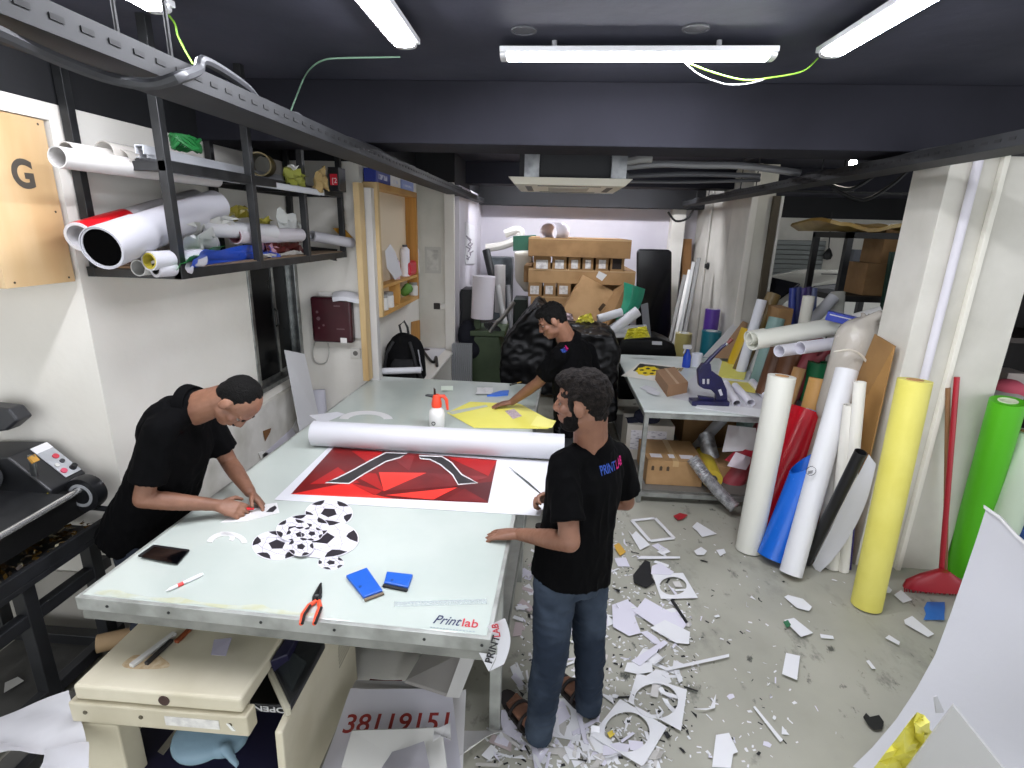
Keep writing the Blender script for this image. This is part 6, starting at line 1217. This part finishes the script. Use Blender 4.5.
slabp('dark_green_board', 'dark green board standing behind the brown carton stack', 'board', [(513, 251), (536, 250), (536, 235), (513, 236)], 8.0, .08, M('1f4f3c', .5))
b = B(); b.prism([P(x, y, y=7.7) for x, y in ((514, 252), (532, 251), (533, 292), (524, 292), (515, 280))], (0, .3, 0)); tag(link('beige_sack', remesh(b, .03, 4, M('c3bdb0', .7, bump=.8, bscale=6), fac=.6)), 'beige sack standing between the shelf unit and the carton stack', 'sack')
duct2 = [P(x, y, y=8.3) for x, y in ((486, 248), (500, 246), (514, 241), (521, 233), (516, 230), (505, 234))]
wire('white_pipe', duct2, .06, M('cfcbc2', .5), 'bent off-white pipe resting over the dark green board', 'pipe')
# things along the far pillar
for px, pyb, pyt, yy, r, mt, lb in ((712, 368, 331, 6.55, .115, '1e6a78', 'teal film roll standing behind the side table'), (713, 345, 309, 6.9, .09, '5a3a94', 'purple film roll standing behind the teal roll'), (684, 370, 333, 7.0, .105, 'b3a667', 'yellowish wrapped roll standing behind the blue spray bottle')):
    a = P(px, pyt, y=yy); t_ = roll('film_roll', lb, 'roll', V((a.x, yy, 0)), a, r, M(mt, .3), None, .6, M('d8d8d6', .5))
for i, (x0, y0, x1, y1, mt) in enumerate(((676, 352, 694, 262, 'a7a7a4'), (672, 352, 690, 270, 'c7c5c0'), (681, 352, 699, 258, '8e8d8a'), (668, 350, 685, 275, '75736f'))):
    a = P(x1, y1, y=7.6); b_ = P(x0, y0, y=7.2); b_ = lerp(a, b_, a.z/(a.z-b_.z)*.999); tag(B().bar(a, b_, .05, .03).ob('metal_profile', M(mt, .4, .5), None, False, .003), ('pale grey', 'white', 'dull grey', 'dark grey')[i]+' metal profile leaning in the bundle on the far pillar return', 'profile')
slabp('wooden_plank', 'brown plank standing in the rear corner beside the black panel', 'plank', [(681, 300), (690, 300), (692, 239), (683, 239)], 8.65, .1, M('8a6238', .6))
kk = P(708, 266, x=q3-.0); kx_ = q3+.018; kc_ = P(708.5, 266, x=kx_); tag(B().lathe([(.001, 0), (.05, 0), (.05, .02), (.03, .03), (.03, .05), (.001, .05)], (kx_, kc_.y, kc_.z), (-1, 0, 0), 18).ob('door_knob', BLKM, None, True), 'black round knob on the white wall behind the teal roll', 'knob')
post_a, post_b = P(777, 196, y=6.45), P(765, 298, y=6.45); tag(B().bar(post_a, V((post_a.x, 6.45, 0)), .07, .05).ob('timber_post', M('4a4233', .7)), 'dark timber post standing in front of the far pillar', 'post')
tag(B().box((post_a.x+.045, 6.43, .6), (post_a.x+.075, 6.47, post_a.z)).ob('white_strip', M('c9c8c2', .5)), 'slim white strip beside the dark timber post', 'strip')
# ================= PILE BETWEEN THE SIDE TABLE AND THE NEAR PILLAR =================
def pr2(label, x0, y0, x1, y1, yy0, yy1, r, mt, core=.6, name='film_roll', corem=None, wall=None, rough=.45):
    a, b = P(x0, y0, y=yy0), P(x1, y1, y=yy1); d = (a-b).normalized()
    if d.z < -.5:
        d = V((d.x, max(-.12, min(.12, d.y)), d.z)).normalized()       # standing rolls reach down to the side table or the floor
        q = b+d*((b.z-ZS)/-d.z); on = sa.x < q.x < sx1 and sa.y < q.y < sy1
        a = b+d*((b.z-(ZS+.001 if on else .001)-r*math.sqrt(1-d.z*d.z))/-d.z)
    return roll(name, label, 'roll', a, b, r, M(mt, rough), None, core, corem, 28, wall)
pr2('fat cream roll lying across the top of the pile by the near pillar', 752, 341, 858, 322, 4.3, 4.7, .075, 'e4e4d8', .5, wall=.008)
pr2('loose cream outer turn at the open end of the fat cream roll', 748, 338, 764, 335, 4.34, 4.38, .055, 'dcdcce', .5, wall=.006)
pr2('white roll under the cream roll with a lilac lined opening', 800, 348, 846, 342, 4.2, 4.45, .05, 'e8e6ee', .5, wall=.005)
pr2('white sheet roll with an oval opening at the front of the pile', 779, 351, 822, 345, 4.2, 4.5, .048, 'ecebf2', .5, wall=.004)
pr2('mustard yellow roll standing behind the leaning board', 740, 356, 750, 330, 5.85, 5.9, .095, 'c9a51c', .6)
pr2('thin white roll standing between yellow roll and brown rolls', 757, 362, 766, 330, 5.6, 5.65, .065, 'cfd0cc', .6)
pr2('dark brown roll standing under the cream roll end', 772, 380, 780, 346, 4.7, 4.8, .075, '5c3a22', .6)
pr2('brown roll standing behind the top of the tall cream roll', 786, 384, 792, 350, 4.6, 4.7, .085, '6a4329', .6)
pr2('olive brown roll slanting up in front of the dark timber post', 764, 322, 774, 294, 5.6, 5.7, .07, '6e5a30', .4, corem=None)
pr2('white sheet roll standing beside the olive brown roll', 757, 326, 762, 300, 5.5, 5.6, .05, 'd9dae0', .6)
pr2('pale teal roll end among the brown rolls', 775, 330, 777, 318, 5.3, 5.35, .075, '7c9a94', .5)
pr2('cream tube standing upright before the parked car', 802, 335, 809, 296, 5.2, 5.2, .052, 'd8d6ca', .6)
pr2('grey white tube slanting beside the upright cream tube', 812, 325, 834, 297, 5.4, 5.5, .055, 'bcbdc2', .6)
pr2('grey white tube standing by the black shelf frame', 836, 318, 838, 292, 5.6, 5.6, .065, 'b3b3aa', .6)
for i in range(5): pr2(('deep blue', 'navy', 'purple', 'dark violet', 'grey blue')[i]+' film roll in the upright bundle before the parked car', 790+i*5.2, 335, 793+i*5.2, 288-(i % 2), 5.5+.05*(i % 2), 5.55, .033, ('1e2f7a', '232a5c', '3a2a66', '2e2350', '4b5478')[i], .5)
bxp('brown carton among the rolls before the parked car', 776, 309, 794, 326, 5.35, .3, CARD2, tape=False)
pr2('rose red roll leaning under the white rolls', 797, 395, 822, 340, 4.5, 4.7, .1, '9c3f48', .7)
pr2('dark red roll beside the rose red roll', 815, 352, 840, 348, 4.6, 4.75, .04, '6f1f28', .7)
pr2('dark green roll end below the white rolls', 815, 385, 820, 362, 4.55, 4.55, .09, '0f6b40', .5, corem=None)
pr2('kraft paper roll standing below the dark green roll', 813, 420, 820, 379, 4.1, 4.2, .078, 'c29455', .85)
pr2('light kraft cone roll behind the rose red roll', 794, 390, 800, 368, 4.5, 4.55, .05, 'b98d58', .7)
pr2('black tube end above the red film', 800, 420, 804, 402, 4.25, 4.3, .05, '121212', .6)
slabp('blue_white_card', 'blue and white printed card tucked behind the red film', 'card', [(807, 408), (822, 413), (822, 418), (805, 412)], 4.06, .01, M('2f5fb5', .5, col2='dfe3ea', scale=18))
sq_ = T('blue_scraper', 'long blue plastic bar lying on the cream roll by the near pillar', 'bar', P(845, 320, y=4.5)); a, b_ = P(827, 315, y=4.45), P(864, 324, y=4.3)
B().bar(a, b_, .06, .075).ob('blue_bar', M('1d36a6', .3), sq_, False, .006); B().bar(a+V((0, -.04, .012)), b_+V((0, -.04, .012)), .004, .008).ob('white_line', WHITE, sq_)
pr2('white sheet roll lying behind the long blue bar', 845, 322, 882, 312, 4.6, 4.5, .05, 'd5d4d0', .6)
# plastic wrapped roll
wp = T('wrapped_roll', 'roll wrapped in cloudy plastic standing before the hardboard sheet', 'roll', P(838, 400, y=4.0)); a, b_ = P(836, 410, y=3.95), P(858, 338, y=4.05)
B().ring(V(a)-(b_-a)*.9, b_, .1, .06, 28).ob('roll', M('b8b0a2', .6), wp, True)
b = B(); b.cap(a, b_, .135, .15, 20)
for i in range(9): t = R.random(); an = R.uniform(0, 6.3); c = lerp(a, b_, t); b.ball(c+V((math.cos(an)*.11, math.sin(an)*.1, 0)), R.uniform(.03, .06), 10)
for i in range(6): b.cap(b_+V((R.uniform(-.1, .1), R.uniform(-.08, .08), .08)), b_+V((R.uniform(-.02, .17), R.uniform(-.1, .1), R.uniform(.12, .22))), .05, .015, 10)
link('plastic_wrap', remesh(b, .014, 2, M('cdc6ba', .25, alpha=.82, bump=1, bscale=13)), wp)
wire('string_tie', [P(x, y, y=3.82) for x, y in ((834, 352), (850, 350), (862, 356), (868, 366), (870, 378))], .008, M('d9d3c6', .5), 'pale string tied round the plastic wrapped roll', 'string')
# black steel frame beyond with boxes, car park things
sf = T('steel_shelf', 'black steel shelf frame with a golden sheet on top before the parked car', 'shelf', P(860, 310, y=5.8)); ys5 = 5.8
a, b_ = P(849, 232, y=ys5), P(905, 228, y=ys5); zt5 = a.z
for x, y in ((a.x, ys5), (a.x, ys5+.7), (3.6, ys5), (3.6, ys5+.7)): B().box((x, y, 0), (x+.06, y+.06, zt5)).ob('post', BLKM, sf)
for z in (zt5-.06, P(850, 298, y=ys5).z-.04): B().box((a.x, ys5, z), (3.66, ys5+.76, z+.06)).ob('shelf', M('1d1c1a', .6), sf)
g = [[V((lerp(a.x-.25, 3.7, u/10), lerp(ys5-.1, ys5+.8, v/4), zt5+.03+.03*math.sin(u*1.1+v)+(.05 if u == 0 else 0))) for v in range(5)] for u in range(11)]
tag(B().grid(g, .035).ob('golden_sheet', M('94752c', .4, col2='b39a55', scale=3), None, True), 'golden brown board lying on top of the black shelf frame', 'board')
zsf = P(850, 298, y=ys5).z+.021
for x0, x1, h, mt, lb in ((863, 884, .33, CARD2, 'brown carton on the black shelf frame, the lower one'),): c0, c1 = P(x0, 290, y=ys5+.1), P(x1, 290, y=ys5+.1); carton(lb, (c0.x, ys5+.1, zsf), (c1.x+.1, ys5+.5, zsf+h), mt, tape=False); carton('brown carton stacked on the lower carton of the black shelf frame', (c0.x+.12, ys5+.12, zsf+h+.001), (c1.x+.15, ys5+.5, zsf+h+.36), CARD2, tape=False)
slabp('green_board', 'dark green panel edge standing between the cartons and the near pillar', 'panel', [(882, 310), (893, 310), (899, 252), (892, 252)], 5.7, .05, M('1a3a2e', .5))
bxp('dark wall mounted unit seen through the black shelf frame', 851, 250, 864, 268, 10.5, .3, M('3c3f45', .5), 'outdoor_unit', 'unit', tape=False)
tag(B().lathe([(.001, 0), (.07, .02), (.09, .1), (.05, .2), (.01, .25)], P(827, 260, y=12.2), ez, 14).ob('hanging_bag', BLACK, None, True), 'small black bag hanging on the car park wall beside the shutter', 'bag')
tag(B().cyl(P(828, 255, y=12.25), P(832, 212, y=12.25), .012, None, 8).ob('hanging_cable', BLACK, None, True), 'black cord running up the car park wall from the small bag', 'cord')
# parked car
cr_ = T('car', 'white car parked behind the shelf frame in the car park', 'car', (4.4, 8.8, 0)); CW = M('e1dfd0', .2, coat=.6)
bx0 = P(748, 300, y=8.2).x; ox, oy = 2.47, 7.7; Lc = 4.3; Wc = 1.75
def cs(u, w, z): return V((ox+u, oy+w, z))
prof = [(0, .35), (0, .75), (.08, 1.02), (.55, 1.1), (1.15, 1.62), (1.6, 1.74), (2.9, 1.76), (3.6, 1.66), (4.15, 1.15), (4.3, 1.0), (4.3, .35)]
gs = []
for w, ins in ((0, .12), (.1, .02), (.5, 0), (1.25, 0), (1.65, .02), (1.75, .12)): gs.append([cs(u, w+(0 if z < 1.12 else (.18 if w < .3 else -.18 if w > 1.4 else 0)), z-(ins*.3 if z > 1.2 else 0)) for u, z in prof])
b = B(); n = len(prof); vs = [p for r_ in gs for p in r_]; m_ = len(gs)
fs = [(i*n+j, i*n+(j+1) % n, (i+1)*n+(j+1) % n, (i+1)*n+j) for i in range(m_-1) for j in range(n)]+[tuple(range(n)), tuple(range((m_-1)*n, m_*n))]
b.add(vs, fs).ob('car_body', CW, cr_, True)
DG = M('0a0b0d', .08)
yw_ = .165
B().prism([cs(.72, .12, 1.14), cs(1.24, yw_, 1.58), cs(1.66, yw_, 1.64), cs(2.2, yw_, 1.64), cs(2.2, .12, 1.14)], (0, -.02, 0)).ob('side_window', DG, cr_, False, .004); B().prism([cs(2.3, .12, 1.14), cs(2.3, yw_, 1.64), cs(3.0, yw_, 1.64), cs(3.5, yw_, 1.55), cs(3.85, .12, 1.14)], (0, -.02, 0)).ob('side_window', DG, cr_, False, .004)
B().hexa([cs(.6, .25, 1.1), cs(.6, 1.5, 1.1), cs(1.12, 1.45, 1.57), cs(1.12, .3, 1.57), cs(.57, .25, 1.13), cs(.57, 1.5, 1.13), cs(1.09, 1.45, 1.6), cs(1.09, .3, 1.6)]).ob('windscreen', DG, cr_)
k = B().bar(cs(1.4, .35, 1.735), cs(3.2, .35, 1.77), .03, .012); k.ob('roof_seam', M('1a1a1a', .5), cr_)
for u in (.85, 3.45):
    for w in (-.01, Wc-.19): wl_ = B().lathe([(.001, 0), (.3, 0), (.33, .03), (.33, .17), (.3, .2), (.001, .2)], cs(u, w, .33), (0, 1, 0), 26).ob('wheel', M('101012', .6), cr_, True); B().cyl(cs(u, w-.002, .33), cs(u, w+.202, .33), .2, None, 20).ob('rim', STEEL, wl_, True)
# beyond the near pillar: dark shelf with boxes
ds = T('dark_shelf', 'dark shelf unit beyond the near pillar with a pinkish box', 'shelf', (3.5, 4.2, 0))
for z in (.5, 1.0, 1.5, 1.95): B().box((3.0, 4.3, z), (4.6, 4.9, z+.04)).ob('shelf', M('2a1d16', .6), ds)
for x in (3.0, 4.54): B().box((x, 4.3, 0), (x+.06, 4.9, 2.1)).ob('side_panel', M('1c1512', .6), ds)
B().box((3.06, 4.86, 0), (4.54, 4.9, 2.1)).ob('back_panel', M('120d0b', .7), ds)
a, b_ = P(1002, 395, y=4.1), P(1030, 374, y=4.1); carton('greyish box beyond the near pillar behind the bright green roll', (a.x, 4.1, a.z), (b_.x, 4.29, b_.z), M('a99f98', .7), tape=False)
lump('pink_cloth', 'pink cloth bundle behind the top of the bright green roll', 'cloth', [(P(1008, 387, y=3.95), .1, .08, .06), (P(1016, 390, y=3.95), .08, .07, .05)], M('c8566a', .8), .015)
lump('grey_cloth', 'grey cloth lying under the pink bundle behind the green roll', 'cloth', [(P(1003, 396, y=3.95), .13, .09, .06)], M('9a9794', .8), .015)
# ================= OFFCUTS ON THE FLOOR =================
def fz(px, py, dz=0): return P(px, py, z=.001+dz)
_h = [0]
def fpoly(name, pts, mat, label, cat='offcut', group=None, th=.0012, dz=None):
    _h[0] += 1; dz = .0125+(_h[0] % 6)*.0011 if dz is None else dz
    return tag(B().prism([fz(x, y, dz) for x, y in pts], (0, 0, th)).ob(name, mat), label, cat, group)
SCR = M('dedee0', .55); SCL = M('d6d3de', .5); SCB = M('121214', .6)
def frame(label, outer, hole, n=36, dz=.0145):
    """A square sheet with a round hole cut out: ring of quads between the outline and the hole."""
    cx, cy, rx, ry = hole; b = B(); o = [fz(*p, dz) for p in outer]; m = len(o); H = []; O = []
    per = []
    for i in range(n):
        a = 2*pi*i/n; h_ = fz(cx+rx*math.cos(a), cy+ry*math.sin(a), dz); c = fz(cx, cy, dz); d = (h_-c); best = None
        for j in range(m):
            p, q = o[j], o[(j+1) % m]; e = q-p; den = d.x*e.y-d.y*e.x
            if abs(den) < 1e-9: continue
            t = ((p.x-c.x)*e.y-(p.y-c.y)*e.x)/den; s = ((p.x-c.x)*d.y-(p.y-c.y)*d.x)/den
            if t > 0 and -.001 <= s <= 1.001 and (best is None or t < best): best = t
        H.append(h_); O.append(c+d*(best or 1.3))
    for p in o:      # snap the nearest outline sample to each corner
        k = min(range(n), key=lambda i: (O[i]-p).length); O[k] = p
    u = V((0, 0, .0015)); vs = H+O+[p+u for p in H]+[p+u for p in O]; fs = []
    for i in range(n):
        j = (i+1) % n; fs += [(2*n+i, 2*n+j, 3*n+j, 3*n+i), (i, n+i, n+j, j), (i, j, 2*n+j, 2*n+i), (n+i, 3*n+i, 3*n+j, n+j)]
    return tag(b.add(vs, fs).ob('circle_cutout_sheet', SCR), label, 'offcut')
frame('square white sheet with a big round hole, nearest to the bottom of the floor litter', [(591, 736), (620, 699), (667, 727), (643, 767)], (627, 732, 22.5, 20))
frame('square white sheet with a round hole, just above the nearest holed sheet', [(628, 702), (637, 673), (687, 690), (681, 731)], (656, 701, 22, 17.5), dz=.017)
frame('white sheet with a round hole and crumpled tape in it near the black scrap', [(652, 574), (683, 573), (698, 598), (661, 599)], (673, 586, 13.5, 9))
frame('white sheet with a hole under the feet of the bearded man', [(545, 735), (556, 698), (585, 700), (580, 742)], (562, 716, 9, 12), dz=.002)
fr_ = B(); 
for a, b_ in (((632, 520.5), (655, 518)), ((655, 518), (674, 538)), ((674, 538), (650, 541)), ((650, 541), (632, 520.5))): fr_.bar(fz(*a, .0135), fz(*b_, .0135), .03, .002)
tag(fr_.ob('rectangle_frame_offcut', SCR), 'thin white rectangular frame offcut on the floor before the side table', 'offcut')
NM = [('white_offcut', [(612, 605), (628, 599), (641, 633), (629, 636), (613, 627)], SCL, 'large rounded white offcut beside the bearded man'),
 ('white_offcut', [(634, 612), (645, 598), (688, 622), (676, 640)], SCL, 'large white rectangle offcut overlapping the rounded one'),
 ('white_offcut', [(650, 628), (665, 620), (690, 632), (689, 644), (676, 643)], SCR, 'crumpled white offcut at the lower end of the large rectangle'),
 ('white_offcut', [(631, 661), (664, 640), (668, 643), (640, 666)], SCL, 'wide white strip lying below the rounded offcut'),
 ('white_strip', [(665, 668), (729, 654), (729, 657), (666, 671)], SCR, 'long straight white strip on the open floor'),
 ('white_strip', [(674, 671), (679, 670), (683, 681), (679, 683)], SCR, 'short white strip under the long straight one'),
 ('white_offcut', [(692, 527), (697, 522), (717, 534), (702, 537), (697, 531)], SCR, 'folded white offcut before the side table rail'),
 ('white_offcut', [(784, 597), (788, 595), (803, 599), (812, 607), (809, 611), (797, 608)], SCR, 'twisted white offcut on the open floor below the white stamped roll'),
 ('white_offcut', [(784, 620), (794, 618), (813, 633), (801, 637)], SCR, 'white rectangle with a green tip on the open floor'),
 ('white_offcut', [(782, 674), (786, 653), (800, 656), (797, 680)], SCR, 'upright white rectangle offcut in the middle of the open floor'),
 ('white_offcut', [(694, 709), (710, 708), (716, 694), (715, 708), (706, 710)], SCR, 'thin white sickle offcut beside the upper holed sheet'),
 ('white_strip', [(753, 707), (755, 706), (783, 740), (780, 742)], SCR, 'thin white strip slanting on the open floor'),
 ('white_tape', [(712, 767), (716, 735), (729, 733), (738, 752), (733, 754), (731, 768)], SCR, 'bent white paper tape at the bottom edge of the open floor'),
 ('white_offcut', [(904, 620), (912, 616), (934, 634), (928, 637), (905, 624)], SCR, 'white folded strip on the floor before the red broom'),
 ('white_offcut', [(894, 595), (901, 590), (912, 600), (903, 603)], SCR, 'white square offcut at the side of the red broom'),
 ('white_offcut', [(880, 592), (886, 584), (892, 590), (890, 593)], SCR, 'small white offcut at the foot of the near pillar'),
 ('white_offcut', [(885, 638), (889, 635), (900, 642), (899, 645)], SCR, 'white leaf-shaped offcut on the floor near the yellow roll'),
 ('white_offcut', [(820, 634), (833, 636), (834, 639), (821, 638)], SCR, 'small flat white chip below the green tipped rectangle'),
 ('white_offcut', [(866, 661), (869, 660), (876, 669), (872, 669)], SCR, 'narrow white chip beside the curved banner sheet'),
 ('white_offcut', [(632, 535), (636, 531), (650, 545), (640, 550), (628, 530)], SCR, 'long white sliver beside the rectangular frame offcut'),
 ('white_strip', [(637, 559), (641, 556), (680, 556.5), (680, 558.5), (642, 559)], SCR, 'thin white strip lying above the black crumpled scrap'),
 ('white_offcut', [(652, 566), (660, 563), (674, 572), (671, 575), (651, 574)], SCL, 'lilac white offcut behind the holed sheet with tape'),
 ('white_offcut', [(716, 550), (724, 549), (726, 553), (720, 556)], SCR, 'small cream round scrap on the floor by the cream roll'),
 ('white_offcut', [(694, 551), (701, 547), (707, 551), (704, 555), (697, 555)], SCR, 'small crumpled white scrap on the floor by the frame offcut'),
 ('black_scrap', [(863, 717), (866, 713), (870, 717), (879, 715), (884, 722), (882, 729), (874, 730), (868, 725)], SCB, 'black torn scrap on the open floor near the yellow film'),
 ('black_scrap', [(633, 575), (645, 560), (650, 562), (652, 578), (656, 582), (646, 588), (634, 583)], SCB, 'large crumpled black scrap among the white litter'),
 ('black_strip', [(670, 600), (673, 599), (688, 622), (686, 624)], SCB, 'black strip crossing the large white rectangle'),
 ('green_scrap', [(783, 622), (788, 620), (791, 625), (787, 628)], M('2b6a45', .5), 'small dark green scrap on the white rectangle'),
 ('red_scrap', [(673, 516), (680, 513), (688, 515), (683, 519), (678, 520)], M('a3202c', .5), 'small red scrap by the rail of the side table'),
 ('yellow_scrap', [(607, 733), (612, 730), (615, 734), (610, 738)], M('e0c64a', .5), 'small yellow scrap inside the nearest holed sheet'),
 ('yellow_scrap', [(614, 545), (619, 543), (626, 552), (620, 556), (616, 550)], M('c79b3a', .5), 'orange and gold scrap at the elbow side of the bearded man')]
for nm, pts, m, lb in NM: fpoly(nm, pts, m, lb)
B_ = lambda a: None
# loose small offcuts, thickest between the table and the bearded man's legs
def inside(x, y, poly):
    c = False; j = len(poly)-1
    for i in range(len(poly)):
        if (poly[i][1] > y) != (poly[j][1] > y) and x < (poly[j][0]-poly[i][0])*(y-poly[i][1])/(poly[j][1]-poly[i][1])+poly[i][0]: c = not c
        j = i
    return c
Z1 = [(612, 515), (660, 545), (690, 600), (700, 660), (690, 720), (660, 768), (470, 768), (480, 735), (515, 690), (525, 560)]
Z2 = [(640, 520), (760, 530), (850, 580), (850, 768), (660, 768), (690, 660)]
ZD = [(528, 740), (560, 725), (640, 740), (650, 767), (480, 768), (500, 740)]
def scrap(px, py, size, mat, name, label, group, cat='offcut'):
    p = fz(px, py); a = R.uniform(0, 2*pi); kind = R.random(); L = size*R.uniform(.6, 1.4); w = L*R.uniform(.15, .8) if kind < .7 else L*.14
    e, f = V((math.cos(a), math.sin(a), 0))*L/2, V((-math.sin(a), math.cos(a), 0))*w/2
    dz = V((0, 0, R.uniform(.0008, .012)))
    if kind < .25: pts = [p-e-f, p+e-f*R.uniform(.2, 1), p+e*.3+f]
    elif kind < .5: pts = [p-e-f, p+e*.6-f*1.1, p+e+f*.4, p+e*.2+f, p-e*.8+f*.7]
    else: pts = [p-e-f, p+e-f, p+e*.9+f, p-e*.9+f]
    k = B()
    if R.random() < .35 and len(pts) >= 4:      # bent up at one end
        k.prism([q+dz for q in pts], (0, 0, .0012)); lift = V((0, 0, R.uniform(.01, .03)))
        b0, b1 = pts[1]+dz, pts[2]+dz; k.prism([b0, b1, b1+e*.35+lift, b0+e*.35+lift], (0, 0, .0012))
    else: k.prism([q+dz for q in pts], (0, 0, .0012))
    tag(k.ob(name, mat), label, cat, group)
cnt = 0
while cnt < 190:
    x, y = R.uniform(470, 700), R.uniform(515, 768)
    if inside(x, y, Z1): scrap(x, y, R.choice((.04, .05, .07, .1, .13)), R.choice((SCR, SCR, SCL, M('c9c6c2', .6))), 'paper_offcut', 'small loose white offcut in the litter around the feet of the bearded man', 'white offcuts littering the floor by the table'); cnt += 1
cnt = 0
while cnt < 40:
    x, y = R.uniform(640, 850), R.uniform(520, 768)
    if inside(x, y, Z2): scrap(x, y, R.choice((.015, .02, .03, .04)), R.choice((SCR, SCR, SCL)), 'paper_chip', 'tiny white chip on the bare floor between litter and rolls', 'white chips on the bare floor'); cnt += 1
cnt = 0
while cnt < 45:
    x, y = R.uniform(520, 790), R.uniform(520, 768)
    if inside(x, y, Z1) or (inside(x, y, Z2) and R.random() < .3): scrap(x, y, R.choice((.02, .03, .04, .06)), SCB, 'black_offcut', 'small black offcut strewn over the littered floor', 'black offcuts on the floor'); cnt += 1
cnt = 0
while cnt < 40:
    x, y = R.uniform(470, 660), R.uniform(720, 768)
    if inside(x, y, ZD): scrap(x, y, R.choice((.06, .09, .12)), R.choice((SCR, M('b9b6b0', .6), SCL)), 'paper_curl', 'white paper shaving in the dense heap before the table leg', 'white shavings at the table leg'); cnt += 1
k = B()
for i in range(1500):
    while True:
        x, y = R.uniform(470, 800), R.uniform(512, 768)
        if inside(x, y, Z1) or (R.random() < .08 and inside(x, y, Z2)): break
    p = fz(x, y)+V((0, 0, R.uniform(0, .002))); a = R.uniform(0, 6.3); L = R.uniform(.004, .012); e = V((math.cos(a), math.sin(a), 0))*L; f = V((-e.y, e.x, 0))*R.uniform(.2, .7); k.mi = R.choice((0, 0, 0, 1)); k.add([p-e-f, p+e-f, p+e+f*.6, p-e+f], [(0, 1, 2, 3)])
tag(k.ob('confetti_litter', [SCR, SCB]), 'fine white and black cutting crumbs scattered over the floor', 'litter', None, 'stuff')
# scraps caught on the rail along the table side
for i in range(26):
    v = R.uniform(.15, 2.2); p = tp(TW+R.uniform(.0, .06), v, .001); scrap_p = p
    k = B(); a = R.uniform(0, 6.3); e = V((math.cos(a), math.sin(a), 0))*R.uniform(.02, .06); f = V((-e.y, e.x, 0))*.4; dz = V((0, 0, R.uniform(.001, .01))); k.prism([p-e-f+dz, p+e-f+dz, p+e*.7+f+dz, p-e+f+dz], (0, 0, .0012)); tag(k.ob('paper_offcut', R.choice((SCR, SCL, M('b8a9a9', .6)))), 'white offcut lying on the floor close along the side of the work table', 'offcut', 'offcuts along the table side')
